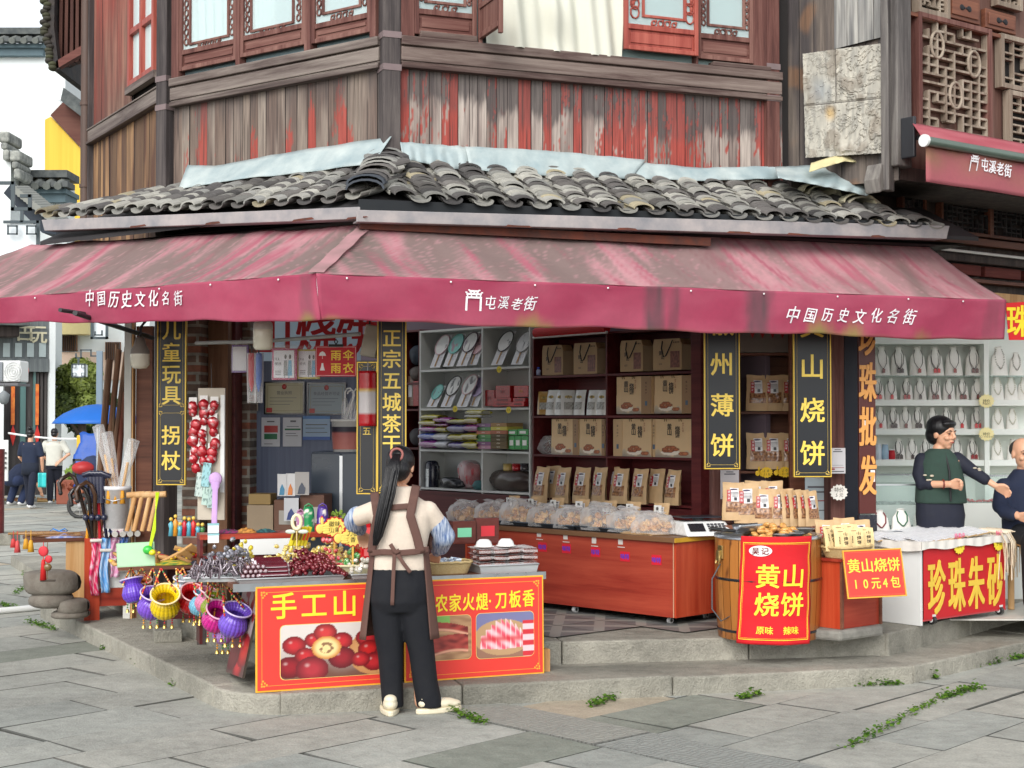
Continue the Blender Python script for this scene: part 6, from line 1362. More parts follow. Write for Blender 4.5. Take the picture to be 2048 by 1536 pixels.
t=thing('scoop','steel food scoop with black handle resting on the left of the barrel rim','scoop',bc+Vector((-.22,-.12,BT+.02)),.25);mb=MB();mb.grid(lambda u,v:(lerp(-.02,.16,v),(u-.5)*.12*(1-.3*v),.05*(2*u-1)**2-.0+.01*v),8,8);mb.build('blade',STEEL,t,solid=.003);mb=MB((.02,.02,.02));mb.tube([(-.02,0,.01),(-.2,.0,.03)],[.01,.014],8);mb.build('handle',VG,t)
t=thing('pot_cover','flat steel lid propped on the left edge of the barrel','lid',bc+Vector((-.24,-.02,BT+.012)),.1);mb=MB();mb.lathe([(0,.008),(.11,.006),(.12,0)],n=24);mb.build('plate',STEEL,t);mb=MB((.2,.2,.2));mb.ball((0,0,.014),(.016,.016,.01),8,6);mb.build('knob',VG,t)
GOLD=L_((250,226,60));REDB=L_((208,24,34))
def border(mb,x0,x1,z0,z1,y,t=.004,r=.02,warp=None):
 W=warp or(lambda X,Z:(X,y,Z))
 for(a,b2,c,d)in((x0,x1,z0,z0+t),(x0,x1,z1-t,z1),(x0,x0+t,z0,z1),(x1-t,x1,z0,z1)):
  n=14;vs=[];
  hor=(b2-a)>(d-c)
  for k in range(n+1):
   u=k/n
   if hor:X=lerp(a,b2,u);vs+=[W(X,c),W(X,d)]
   else:Z=lerp(c,d,u);vs+=[W(b2,Z),W(a,Z)]
  mb.add(vs,[(2*k,2*k+2,2*k+3,2*k+1)for k in range(n)])
bn_=thing('cloth_banner','red cloth banner with yellow lettering hung round the front of the barrel','banner',bc+Vector((0,0,BT)))
th0=-PI/2-.12;bw,bh=.50,.71
def bwp(o):
 def W(X,Z):
  t=Z/bh;a=th0+(X+.02+.035*(t))/.36;r=.366+o+.006*math.sin(X*26+t*5)*(1-t)+.003*math.sin(Z*30)+(.03*(.3-t)if t<.3 else 0)
  return(bc.x+r*math.cos(a),bc.y+r*math.sin(a),bc.z+BT+.0-bh+.01+Z)
 return W
W=bwp(0);mb=MB(REDB);mb.grid(lambda u,v:W((u-.5)*bw,v*bh),40,40,True);mb.build('cloth',VW,bn_,loc=(0,0,0),solid=.002)
W=bwp(.005);mb=MB(GOLD);border(mb,-bw/2+.02,bw/2-.02,.03,bh-.04,0,.004,warp=W);border(mb,-bw/2+.03,bw/2-.03,.04,bh-.05,0,.0015,warp=W)
for ch,X,Z,s in(('黄',-.06,.45,.165),('山',.11,.45,.165),('烧',-.06,.265,.165),('饼',.11,.265,.165)):mb.text(ch,X,Z,s,warp=W)
mb.text('原味',-.065,.095,.055,warp=W);mb.text('辣味',.105,.095,.055,warp=W);mb.build('lettering',VM,bn_,loc=(0,0,0))
mb=MB((.85,.83,.82));mb.grid(lambda u,v:W(-.115+.075*v*math.cos(2*PI*u),.615+.036*v*math.sin(2*PI*u)),28,4);ov=mb.build('oval',VM,bn_,loc=(0,0,0));W2=bwp(.009);mb=MB(L_((120,20,24)));mb.text('吴',-.145,.615,.05,warp=W2);mb.text('记',-.085,.615,.05,warp=W2);mb.build('oval_lettering',VM,bn_,loc=(0,0,0))
cc=at(1680,1259,10.06);FK=Fr(cc,40.0);KT=FK.pix(1681,1118)[1];KB=.335
sb=thing('stone_block','rough grey stone block under the little red cabinet','block',FK.w(.2,.2,.26));mb=MB();mb.slab([Vector((*FK.w(*p,0)[:2],0)).xy for p in((-.06,-.05),(.40,-.06),(.46,.2),(.42,.45),(-.05,.45),(-.14,.2))],.262,KB-.002);mb.build('rock',mat('rough_rock',(150,148,140),col2=(112,110,104),rough=.95,var=.4,scale=9,bump=.02,bsc=22),sb,loc=(0,0,0),bev=.02)
kb=thing('small_cabinet','little red wood-grain cabinet on a stone block between barrel and pearl table','cabinet',FK.w(.2,.2,KB))
plate('front_panel',FK,.02,.42,-.004,.014,KB,KT-.02,REDLAM,kb);plate('side_panel',FK,-.0,.02,.0,.42,KB,KT-.02,REDLAMV,kb);plate('side_panel',FK,.42,.44,-.02,.42,KB,KT-.02,BROWNW,kb);plate('top',FK,-.02,.46,-.02,.44,KT-.02,KT,REDLAM,kb,.003);plate('edge_trim',FK,0,.02,-.018,.0,KB,KT-.02,BROWNW,kb)
WICK=mat('wicker',(212,190,140),col2=(186,158,108),rough=.7,var=.3,scale=1,st=(90,90,120),bump=.003,bsc=1,bst=(120,120,160))
def basket(label,loc,rz,w,d,h,m=WICK,group=None):
 t=thing('wicker_basket',label,'basket',loc,rz,group);mb=MB()
 def rr(u,k):
  a=2*PI*u;c,s=math.cos(a),math.sin(a);p=4;q=(abs(c)**p+abs(s)**p)**(-1/p);return(w/2*k*c*q,d/2*k*s*q)
 mb.grid(lambda u,v:(*rr(u,(.80+.2*v)*(1+.012*math.sin(2*PI*u*30+(PI if int(v*9)%2 else 0)))),v*h),120,9,True);mb.grid(lambda u,v:(*rr(1-u,.78*(1-v)+.001),.004),24,2);mb.build('weave',m,t,solid=.004)
 mb=MB();mb.tube([(*rr(k/36,1.0),h+.003*math.sin(k*3))for k in range(37)],.009,7,False);mb.build('rim',m,t);return t
basket('wicker basket of small cake pouches on the little cabinet',FK.w(.14,.05,KT+.001),FK.a+.05,.36,.24,.075)
YP=Rep(pouch_proto(.12,.165,.05,L_((232,206,150)),win=False,label=False,text='山烧饼',seed=5))
for k,(x,y,r)in enumerate(((.06,-.0,.1),(.19,-.01,.0),(.31,.0,-.1),(.13,.07,.05),(.0,.06,.6),(.25,.08,0))):
 o=YP(FK.w(x,y+.02,KT+.03+.02*(k>2)),FK.a-.55+r,'pale yellow cake pouch in the cabinet basket, '+('front left','front middle','front right','behind the front left pair','leaning at the left end','behind the front right pair')[k]);o['group']='cake pouches in the cabinet basket'
for k,(px,y0)in enumerate(((1652,1040),(1690,1036),(1722,1040))):
 put_pouch((PA,PB,PN)[k],Fr(FK.w(0,.32,0),10),px,y0,1110,0,'tall kraft pouch standing behind the cabinet basket, '+('left','middle','right')[k]+' of three','tall pouches behind the cabinet basket')
FT=Fr(at(1540,1050,10.95),-6.0)
stt=thing('pouch_stand','low wooden stand behind the barrel holding a row of kraft pouches','stand',FT.w(0,.1,.26));zs=FT.pix(1540,1050)[1];plate('shelf_top',FT,-.36,.38,-.06,.2,zs-.03,zs,BROWNW,stt,.004);plate('body',FT,-.34,.36,-.0,.2,.262,zs-.03,BROWNW,stt)
for k,(px,y0,y1,rr_)in enumerate(((1468,965,1040,.1),(1494,966,1046,.05),(1527,978,1053,0),(1562,978,1053,0),(1578,978,1052,.9),(1593,980,1052,.9),(1609,980,1052,.9),(1624,982,1052,.9),(1512,962,1036,0),(1545,962,1034,.1))):
 off=-.02 if k<8 else .1
 put_pouch((PA,PB)[k%2],FT,px,y0,y1,off,'labelled kraft pouch, '+((ORD[k]+' from left in the row behind the barrel')if k<8 else('left one' if k==8 else 'right one')+' half hidden behind the row'),'kraft pouches behind the barrel',rr_*.8,.9 if k>3 and k<8 else 1)
def notice(label,fr,px0,px1,y0,y1,off,col,bars,name='notice',cat='notice'):
 xa,xb,zb,zt=slot(fr,px0,px1,y0,y1,off);t=thing(name,label,cat,fr.w((xa+xb)/2,off,zb),fr.a);w,h=xb-xa,zt-zb;mb=MB(col);mb.box(-w/2,w/2,0,.003,0,h);mb.build('sheet',VP,t)
 mb=MB()
 for(a,b2,c,d,cc_)in bars:mb.col=cc_;mb.box(lerp(-w/2,w/2,a),lerp(-w/2,w/2,b2),-.002,-.0005,h*c,h*d)
 mb.build('print',VP,t);return t
GRY_=L_((90,90,96));FX=Fr(at(1675,900,11.2),8)
LN=[(.1,.9,.06,.10,GRY_),(.1,.3,.14,.2,L_((150,50,50))),(.1,.9,.22,.24,L_((150,60,60))),(.2,.8,.84,.88,GRY_),(.3,.7,.92,.95,GRY_),(.15,.85,.32,.33,GRY_)]
notice('white payment notice stuck on the post right of the second black sign',FX,1660,1691,896,947,0,L_((206,204,206)),LN)
notice('white payment notice on the wall below the first black sign',Fr(at(1455,960,11.2),8),1441,1478,940,998,0,L_((196,190,192)),LN)
notice('pale blue printed notice beside the pouches behind the barrel',Fr(at(1630,980,11.4),4),1610,1662,955,1050,0,L_((176,190,196)),[(.1,.9,.78,.82,GRY_),(.1,.8,.68,.71,GRY_),(.15,.9,.5,.52,L_((150,40,40))),(.15,.85,.3,.32,GRY_)])
x,z=FX.pix(1678,985,-.02);price_star('white spiky special offer tag hanging on the post',FX.w(x,-.02,z),FX.a,.062,(('特价',.62,BK),('5元',.55,BK)),col=L_((228,224,216)))
SIGNB=mat('sign_black',(20,24,31),rough=.35,var=.10,scale=3);GOLDF=mat('gold_trim',(214,180,70),rough=.35,var=.1,metal=.3)
def black_sign(label,px0,px1,y0,y1,Y,ang,texts,panels=((0,1),),size=None,sx=1.0):
 """texts: list of (char, py)"""
 c=at((px0+px1)/2,y1,Y);fr=Fr(c,ang);xa,xb,zb,zt=slot(fr,px0,px1,y0,y1,0);w,h=xb-xa,zt-zb
 t=thing('sign_board',label,'sign',fr.w((xa+xb)/2,0,zb),fr.a);mb=MB();mb.box(-w/2,w/2,0,.02,0,h);mb.build('panel',SIGNB,t,bev=.002)
 mb=MB();f=.008
 mb.box(-w/2-f,-w/2,-.004,.022,-f,h+f);mb.box(w/2,w/2+f,-.004,.022,-f,h+f);mb.box(-w/2,w/2,-.004,.022,-f,0);mb.box(-w/2,w/2,-.004,.022,h,h+f);mb.build('frame',GOLDF,t)
 mb=MB(L_((206,176,84)))
 for a,b2 in panels:
  z0,z1=h*a+.022,h*b2-.022;x0,x1=-w/2+.018,w/2-.018;r=.03;n=6;pts=[]
  for(cx,cz,q0)in((x1-r,z1-r,0),(x0+r,z1-r,90),(x0+r,z0+r,180),(x1-r,z0+r,270)):pts+=[(cx+r*math.cos(rad(q0+90*k/n)),cz+r*math.sin(rad(q0+90*k/n)))for k in range(n+1)]
  m_=len(pts);vs=[(x,-.002,z)for x,z in pts]+[(x*(1-.0022/w*2),-.002,(z0+z1)/2+(z-(z0+z1)/2)*(1-.0022/(z1-z0)*2))for x,z in pts];mb.add(vs,[(k,(k+1)%m_,m_+(k+1)%m_,m_+k)for k in range(m_)])
  for sx_,sz_ in((1,1),(-1,1),(1,-1),(-1,-1)):
   X=sx_*(w/2-.012);Z=z1+.010 if sz_>0 else z0-.010
   for q in((0,0),(.012,0),(0,.012),(.02,.004),(.004,.02)):mb.box(X-sx_*q[0]-.004,X-sx_*q[0]+.004,-.003,-.001,Z-sz_*q[1]-.004,Z-sz_*q[1]+.004)
 mb.build('border',VM,t);mb=MB()
 for ch,py in texts:mb.text(ch,0,fr.pix((px0+px1)/2,py)[1]-zb,size or w*.72,y=-.003,sx=sx)
 mb.build('lettering',GOLDT,t);return t,fr
black_sign('black upright sign with gold characters on the left post beside the hanging toys',317,369,620,968,11.3,-8,(('儿',660),('童',705),('玩',748),('具',790),('拐',870),('杖',921)),((0,.425),(.435,1)))
black_sign('black upright sign with six gold characters hanging above the vendor',757,810,620,984,9.95,2,(('正',676),('宗',718),('五',761),('城',804),('茶',847),('干',887)))
black_sign('black upright sign with a thin bread character row left of the corner shelf',1410,1478,600,936,10.85,4,(('徽',648),('州',728),('薄',810),('饼',890)))
black_sign('black upright sign with baked cake characters right of the corner shelf',1588,1661,600,952,10.9,4,(('黄',650),('山',733),('烧',820),('饼',906)))
black_sign('plain black sign with gold edge leaning behind the red and white bag',716,752,726,986,10.25,-6,(('五',862),),size=.06)
c=at(1735,1030,11.15);FP=Fr(c,8);xa,xb,zb,zt=slot(FP,1717,1753,610,1082,0);t=thing('sign_board','dark brown upright sign with carved orange gold characters beside the pearl shop','sign',FP.w((xa+xb)/2,0,zb),FP.a);w,h=xb-xa,zt-zb
mb=MB();mb.box(-w/2,w/2,0,.03,h*.115,h);mb.build('panel',mat('sign_brown',(84,34,30),rough=.35,var=.2,scale=3),t,bev=.004);mb=MB((.02,.02,.03));mb.box(-w/2-.004,w/2+.004,-.002,.032,0,h*.11);mb.build('foot',VG,t)
mb=MB()
for ch,py in(('珍',672),('珠',764),('批',853),('发',950)):
 mb.text(ch,0,FP.pix(1735,py)[1]-zb,.31,y=-.008,sx=.44,shear=.06)
mb.build('lettering',mat('orange_gold',(226,160,84),rough=.4,var=.1),t,solid=.006)
mb=MB((.8,.85,.88));mb.box(-.03,.0,-.003,-.001,h*.475,h*.51);mb.build('sticker',VM,t);mb=MB((.8,.8,.78));mb.box(.02,.055,-.003,-.001,h*.25,h*.30);mb.build('sticker',VM,t)

# ------------------------------------------------------------------ red cabinet sign, pearl stall
REDC=L_((222,62,52));YLW=L_((248,214,74))
def quad_sign(name,label,P,Y,build,cat='sign',dY=(0,0,0,0)):
 """flat board through four photo corners (tl, tr, br, bl) at depths Y+dY; build(mb-frame) gets width, height"""
 c=[at(x,y,Y+d)for(x,y),d in zip(P,dY)];u=(c[1]-c[0]);w=u.length;u.normalize();v=(c[0]-c[3]);h=v.length;v=(v-u*v.dot(u)).normalized();n=u.cross(v)
 M=Matrix((u,-n,v)).transposed().to_4x4();o=(c[3]+c[2])/2;t=thing(name,label,cat,o,rot=M.to_euler());build(t,w,h);return t
def s10(t,w,h):
 mb=MB(REDC);mb.box(-w/2,w/2,0,.006,0,h);mb.build('board',VM,t,bev=.002)
 mb=MB(L_((226,170,60)));f=.008;mb.box(-w/2-f,-w/2,-.003,.008,-f,h+f);mb.box(w/2,w/2+f,-.003,.008,-f,h+f);mb.box(-w/2,w/2,-.003,.008,-f,0);mb.box(-w/2,w/2,-.003,.008,h,h+f);mb.build('frame',VM,t)
 mb=MB(YLW);mb.text('黄山烧饼',0,h*.68,w*.235,y=-.002);mb.text('10元4包',0,h*.29,w*.20,y=-.002,sx=.86);mb.build('lettering',VM,t)
 mb=MB(L_((250,130,90)));border(mb,-w/2+.008,w/2-.008,.008,h-.008,-.001,.0012);mb.build('border',VM,t)
quad_sign('price_sign','red tilted price board with yellow lettering leaning on the little cabinet',((1690,1104),(1803,1099),(1810,1189),(1699,1196)),9.92,s10,dY=(.0,.10,.04,-.06))
tq=gz(1842,1253,.27);FT2=Fr(tq,40.0);TT=FT2.pix(1844,1084)[1]
pt_=thing('pearl_table','white trestle display table on castors with pearl goods','table',FT2.w(.5,.35,.27))
plate('side_panel',FT2,0,.022,0,.75,.272,TT-.02,WHITEP,pt_,.002);plate('side_panel',FT2,1.06,1.08,.0,.75,.36,TT-.02,WHITEP,pt_)
plate('top',FT2,-.03,1.1,-.03,.95,TT-.02,TT,WHITEP,pt_,.004)
mb=MB(L_((226,222,214)));mb.grid(lambda u,v:(lerp(-.035,1.1,u),-.036-.004*math.sin(u*60),lerp(TT-.055+.008*math.sin(u*17),TT+.003,v)),60,2);mb.grid(lambda u,v:(-.036-.004*math.sin(u*40),lerp(.9,-.035,u),lerp(TT-.06+.01*math.sin(u*13),TT+.003,v)),40,2);mb.grid(lambda u,v:(lerp(-.035,1.1,u),lerp(-.035,.95,v),TT+.003),2,2);mb.build('table_cloth',VW,pt_,fr=FT2)
zb0=FT2.pix(1842,1240)[1];PB_=L_((196,28,36));hh=TT-.05-zb0;mb=MB(PB_);mb.box(.024,1.06,-.012,-.006,zb0,TT-.05);bp=mb.build('front_banner',VM,pt_,fr=FT2)
mb=MB(L_((232,196,70)))
for k,ch in enumerate('珍珠朱砂'):mb.text(ch,.17+k*.25,zb0+hh*.44,hh*.82,y=-.016,sx=.52,tab='b')
mb.build('lettering',VM,bp,fr=FT2,solid=.004)
mb=MB((.5,.05,.06));mb.box(.02,1.07,-.01,.02,zb0-.012,zb0);mb.build('bottom_rail',VM,pt_,fr=FT2)
for x,y in((.14,.0),(1.0,.0),(.14,.7),(1.0,.7)):
 mb=MB((.02,.02,.02));mb.T=Matrix.Translation((x,y,0));mb.tube([(-.016,0,.302),(.016,0,.302)],.03,14);w=mb.build('castor',VG,pt_,fr=FT2);mb=MB((.7,.7,.7));mb.T=Matrix.Translation((x,y,0));mb.tube([(-.02,0,.302),(.02,0,.302)],.014,10);mb.box(-.02,.02,-.016,.016,.33,.345);mb.build('fork',VM,w,fr=FT2)
for px,py,q,tx in((1919,1086,'left','耳环'),(1998,1080,'right','手链')):
 x,z=FT2.pix(px,py+6,-.03);t=price_star('yellow star tag with pink heading on the %s of the pearl table edge'%q,FT2.w(x,-.03,z),FT2.a,.062,((tx,.62,BK),),group='star tags on the pearl table');mb=MB(L_((236,70,130)));mb.text('热卖中' if q=='left' else '特价',0,.075,.045,y=-.002);mb.build('heading',VM,t)
cp_=thing('earring_card','clear packed card of pearl earrings overlapping its neighbours on the pearl table','card',group='earring cards on the pearl table');mb=MB(L_((222,222,224)));mb.box(-.06,.06,-.09,.09,0,.002);mb.col=L_((206,172,124));mb.box(-.06,.06,-.093,-.088,-.006,.002);mb.build('card',VM,cp_)
mb=MB(L_((170,176,190)));g=random.Random(3)
for i in range(5):
 for j in range(5):mb.ball((-.045+.022*i,-.06+.03*j,.004),(.006,.006,.004),6,4)
mb.build('pearls',VG,cp_);mb=MB();mb.grid(lambda u,v:(lerp(-.06,.06,u),lerp(-.09,.09,v),.009+.003*nz(u*7,v*9)),10,12);mb.build('film',CLEARB,cp_)
CR=Rep(cp_)
for r,(y0,n,x0)in enumerate(((.06,8,.08),(.22,9,.02),(.38,10,-.02))):
 for k in range(n):
  x=x0+k*.10+R_(-.008,.008);CR(FT2.w(x,y0+R_(-.01,.01),TT+.014+.004*k%2),0,rot=(.16,-.10,FT2.a+R_(-.06,.06)))
def bust(name,label,loc,rz,h,necklace,group,low=False,tall=True):
 t=thing('necklace_bust',label,'necklace bust',loc,rz,group);w=h*(.62 if not low else 1.0);mb=MB(L_((228,226,220)))
 def f(u,v):
  ww=w*.5*(1-.32*v if v<.62 else lerp(.80,.36,sst(.62,.86,v)));a=(u-.5)*PI
  return(ww*math.sin(a),-.28*h*.5*math.cos(a)*(1-.5*v)+.10*h*v-.02*h,v*h)
 mb.grid(f,14,14,True);mb.grid(lambda u,v:f(1-u,v)[:1]+(.03*h+.10*h*v,)+f(u,v)[2:],6,8,True);p=f(.5,1);mb.ball((0,p[1]+.03*h,h),(w*.18,.1*h,.02*h),12,5);mb.build('stand',VM,t)
 cols,pend,style=necklace;mb=MB(cols)
 pts=[f(u,v)for u,v in((.12,.90),(.2,.72),(.32,.45),(.45,.28),(.5,.24),(.55,.28),(.68,.45),(.8,.72),(.88,.90))];pts=[(x,y-.006,z)for x,y,z in pts]
 if style=='beads':
  n=26
  for k in range(n):
   q=k/(n-1)*8;i=min(7,int(q));a,b2=Vector(pts[i]),Vector(pts[i+1]);mb.ball(a.lerp(b2,q-i),.0062,6,4)
 else:mb.tube(pts,.0022 if style!='rope' else .005,5)
 if style=='cord2':pts2=[(x*.8-.01,y-.003,z-.01)for x,y,z in pts];mb.tube(pts2,.0022,5)
 nk_=mb.build('necklace',VM,t)
 if pend:
  mb=MB(pend);x,y,z=pts[4]
  for dx_ in((-.016,.016)if style=='cord2' else(0,)):mb.box(x+dx_-.013,x+dx_+.013,y-.014,y-.002,z-.036,z-.002);mb.ball((x+dx_,y-.008,z),.007,6,4)
  mb.build('pendant',VG,nk_)
 return t
for k,(px,c)in enumerate(((1760,L_((120,24,34))),(1803,L_((20,96,62))),(1846,L_((196,130,110))))):
 x,z=FT2.pix(px,1032,.55);bust('b','low white neck stand with a %s bead necklace on the pearl table'%('dark red','green','pale coral')[k],FT2.w(x,.55,TT+.02),.25,.17,(c,None,'rope'),'low neck stands on the pearl table',True)
for k,px in enumerate((1775,1820,1862)):
 x,z=FT2.pix(px,1046,.48);tr_=thing('black_tray','flat black display tray under the neck stands, '+('left','middle','right')[k]+' one','tray',FT2.w(x,.44,TT+.018),FT2.a-.6,'black trays on the pearl table');mb=MB((.02,.025,.035));mb.box(-.09,.09,-.04,.07,0,.022);mb.build('box',VG,tr_,bev=.004);mb=MB((.3,.32,.36));mb.box(-.07,.07,-.03,.05,.0221,.024);mb.build('pad',VM,tr_)
t=thing('bead_strands','bundle of cream bead strands hanging over the right end of the pearl table','bead strands',FT2.w(1.1,.1,TT));g=random.Random(5)
for k in range(70):
 x=.96+g.random()*.34;y=-.04+g.uniform(-.03,.12);L=g.uniform(.12,.34);mb=MB(mixp(L_((236,226,206)),L_((206,186,156)),g.random()));mb.tube([FT2.w(x-.02,y+.2,TT+.03),FT2.w(x,y+.02,TT+.02),FT2.w(x+g.uniform(-.01,.02),y-.02,TT-.05),FT2.w(x+g.uniform(-.02,.04),y-.02,TT-L)],.0045,5);mb.build('strand',VM,t,loc=(0,0,0))
cr=thing('wooden_crate','slatted wooden crate at the right edge beside the pearl table','crate',gz(2040,1196,.27));fc=Fr(gz(2022,1196,.27),30)
for k in range(5):plate('slat',fc,.0+.07*k,.05+.07*k,0,.02,.275,.62,TANW,cr,.003)
for z in(.29,.44,.58):plate('rail',fc,-.01,.4,-.02,-.001,z,z+.045,TANW,cr,.003)
PY=13.1;FPs=Fr((at(1752,900,PY).x,PY),0.0);xr=FPs.pix(2075,800)[0];PWALL=mat('pearl_wall',(232,236,230),rough=.6,var=.05,scale=2)
pr=thing('pearl_room','bright white pearl shop room with wall shelves','room',FPs.w(.6,0,.27))
plate('back_wall',FPs,-.6,xr+1.2,.24,.28,.27,3.0,PWALL,pr);plate('side_wall',FPs,-.62,-.58,-1.0,.24,.27,3.0,PWALL,pr);plate('floor',FPs,-.6,xr+1.2,-2.0,.24,.255,.2665,mat('pale_floor',(190,188,180),rough=.5),pr)
zsh=[FPs.pix(1850,y)[1]for y in(751,800,858,920)]
for k,z in enumerate(zsh):plate('shelf_board',FPs,-.55,xr+.5,-.02,.24,z-(.012 if k==0 else .05),z,CASEG if k==0 else PWALL,pr)
plate('divider',FPs,FPs.pix(1966,800)[0],FPs.pix(1976,800)[0],-.035,.24,.9,3.0,PWALL,pr,.003)
plate('top_sign',FPs,-.5,FPs.pix(1965,600)[0],-.04,.2,FPs.pix(1850,688)[1],2.9,PWALL,pr)
BLKC,REDP,BRNP,DRK=L_((36,32,34)),L_((190,26,34)),L_((104,40,36)),L_((52,34,34))
rows=[((1765,1799,1837,1872,1909,1949),692,750,(BRNP,DRK,L_((150,40,36)),REDP,L_((140,50,40)),L_((92,44,40)))),((1757,1783,1814,1841,1871,1899,1926,1956),755,798,(REDP,REDP,L_((150,24,32)),DRK,L_((110,50,50)),L_((96,36,50)),BRNP,BRNP)),((1762,1788,1812,1837,1866,1895,1923,1956),814,857,(REDP,DRK,BRNP,DRK,None,None,REDP,REDP)),((1799,1825,1853,1915,1947),877,919,(DRK,DRK,None,None,L_((140,30,36))))]
rn=('top','second','third','lowest')
for r,(pxs,y0,y1,cs)in enumerate(rows):
 for k,px in enumerate(pxs):
  x,_=FPs.pix(px,y1,.08);h=FPs.pix(px,y0,.08)[1]-FPs.pix(px,y1,.08)[1]
  bust('b','white neck stand with corded pendant, %s from left on the %s pearl shelf'%(ORD[k],rn[r]),FPs.w(x,.10,zsh[r]),R_(-.12,.12),h,(BLKC,cs[k],'cord2' if(k+r)%2 else 'cord'),'pendant stands on the pearl wall')
PEAR=L_((206,204,190))
for r,(pxs,y0,y1)in enumerate((((2000,2034),690,748),((1996,2024,2050),752,798),((1997,2026),816,857),((1996,2028),878,919))):
 for k,px in enumerate(pxs):
  x,_=FPs.pix(px,y1,.08);h=(FPs.pix(px,y0,.08)[1]-FPs.pix(px,y1,.08)[1])*(.8 if(r,k)==(0,1)else 1)
  bust('b','white pearl strand stand, %s from left on the %s shelf right of the divider'%(ORD[k],rn[r]),FPs.w(x,.10,zsh[r]),R_(-.1,.1),h,(PEAR if r else L_((170,168,160)),None,'beads'),'pearl stands right of the divider')
for k,(px,c,q)in enumerate(((1757,L_((206,216,226)),'white'),(1771,L_((160,186,206)),'pale blue'),(1784,L_((180,24,36)),'small red'))):
 x,_=FPs.pix(px,919,.05);t=thing('thread_spool',q+' thread spool at the left of the lowest pearl shelf','spool',FPs.w(x,.06,zsh[3]),0,'thread spools on the pearl shelf');h=(.14,.14,.09)[k];mb=MB(c);mb.lathe([(0,.006),(.03,.006),(.032,h*.5),(.024,h-.006),(0,h-.006)],n=16);mb.build('thread',VM,t);mb=MB((.8,.8,.8));mb.lathe([(0,0),(.034,0),(.034,.006),(0,.006)],n=16);mb.lathe([(0,h-.006),(.028,h-.006),(.028,h),(0,h)],n=16);mb.build('flange',VM,t)
for px,py,w_,q in((1973,802,'Pearl','Pearl'),(1973,868,'Cinnabar','Cinnabar')):
 x,z=FPs.pix(px,py,-.06);t=price_star('pale yellow star sign reading %s on the shelf divider'%q,FPs.w(x,-.06,z),0,.062,(('特价',.5,BK),),col=L_((246,232,170)),group='star signs on the divider');mb=MB(BK)
 for k,ch in enumerate(w_):mb.text(ch,(k-len(w_)/2)*.015+.012,-.02,.034 if w_=='Pearl' else .026,y=-.002,tab='n',sx=.8)
 mb.build('latin_lettering',VM,t)
def case(label,x0,x1,y0,y1,z0,z1,zg,seed,inner):
 t=thing('display_case',label,'display case',FPs.w((x0+x1)/2,y0,z0));plate('base',FPs,x0,x1,y0,y1,z0,zg,PWALL,t,.004)
 plate('glass',FPs,x0,x1,y0,y1,zg,z1,CASEG,t);plate('rim',FPs,x0,x1,y0-.004,y0,z1-.012,z1,STEEL,t);g=random.Random(seed);mb=MB()
 for k in range(90):mb.col=mixp(inner[0],inner[1],g.random());mb.ball((g.uniform(x0+.03,x1-.03),g.uniform(y0+.03,y1-.03),zg+.012),(.014,.012,.008),6,4)
 mb.build('jewellery',VG,t,fr=FPs,kind='stuff');return t
z_=lambda y,o:FPs.pix(1850,y,o)[1]
case('white counter with glass top full of red cinnabar beads behind the shop woman',FPs.pix(1898,1000,-.8)[0],FPs.pix(2090,1000,-.8)[0],-.8,-.4,.27,z_(950,-.8),z_(1006,-.8),1,(L_((170,24,36)),L_((210,120,120))))
case('long glass display case along the left of the pearl shop',FPs.pix(1745,1000,-.75)[0],FPs.pix(1895,1000,-.75)[0],-.74,-.4,.27,z_(948,-.75),z_(1010,-.75),2,(L_((90,110,104)),L_((170,180,176))))
case('low glass case with empty shelf in front of the shop woman',FPs.pix(1742,1000,-1.55)[0],FPs.pix(1872,1000,-1.55)[0],-1.55,-1.2,.27,z_(968,-1.55),z_(1060,-1.55),3,(L_((60,80,76)),L_((140,150,146))))
t=thing('hung_banner','bright red banner with a yellow character at the right edge above the pearl shelves','banner',at(2035,690,11.7));fb2=Fr(at(2012,690,11.6),8);a=[fb2.pix(x,y)for x,y in((2011,606),(2110,600),(2110,680),(2018,680))];mb=MB(L_((206,20,26)));mb.prism(a,0,.004);mb.build('cloth',VM,t,fr=fb2);x,z=fb2.pix(2036,642);mb=MB(L_((238,214,40)));mb.text('珠',x,z,.26,y=-.004,sx=.75);mb.build('lettering',VM,t,fr=fb2)
FBw=Fr(at(560,900,12.6),-6.0)
BLUEW=mat('blue_grey_panel',(98,108,134),rough=.5,var=.14,scale=1,st=(30,30,.6),col2=(112,122,146))
xa,xb=FBw.pix(492,900)[0],FBw.pix(800,900)[0];plate('partition',FBw,xa,xb,0,.04,.26,FBw.pix(600,722)[1],BLUEW,inn)
m,nt,b,co,out=newmat('pier_brick')
bk_=nd(nt,'TexBrick',{'Vector':nd(nt,'Mapping',{'Vector':co,'Rotation':(PI/2,0,0)}).outputs[0],'Scale':1.0,'Mortar Size':.012,'Brick Width':.24,'Row Height':.075,'Color1':c4(L_((96,90,82))),'Color2':c4(L_((148,92,72))),'Mortar':c4(L_((150,146,136)))})
n1=noi(nt,co,7,(1,1,1),6);nt.links.new(mixc(nt,1.0,bk_.outputs['Color'],nd(nt,'CombineColor',{0:n1,1:n1,2:n1}).outputs[0],'OVERLAY'),b.inputs['Base Color']);b.inputs['Roughness'].default_value=.9
nt.links.new(nd(nt,'Bump',{'Strength':.9,'Distance':.01,'Height':mth(nt,'ADD',mth(nt,'MULTIPLY',bk_.outputs['Fac'],-1.0),n1)}).outputs[0],b.inputs['Normal']);BRICK=m
def pier(px0,px1,Y,ang,m_,y0=600,name='pier',d=.2):
 f=Fr(at(px0,900,Y),ang);w=f.pix(px1,900)[0];plate(name,f,0,w,0,d,.26,f.pix(px0,y0)[1],m_,bld,.004)
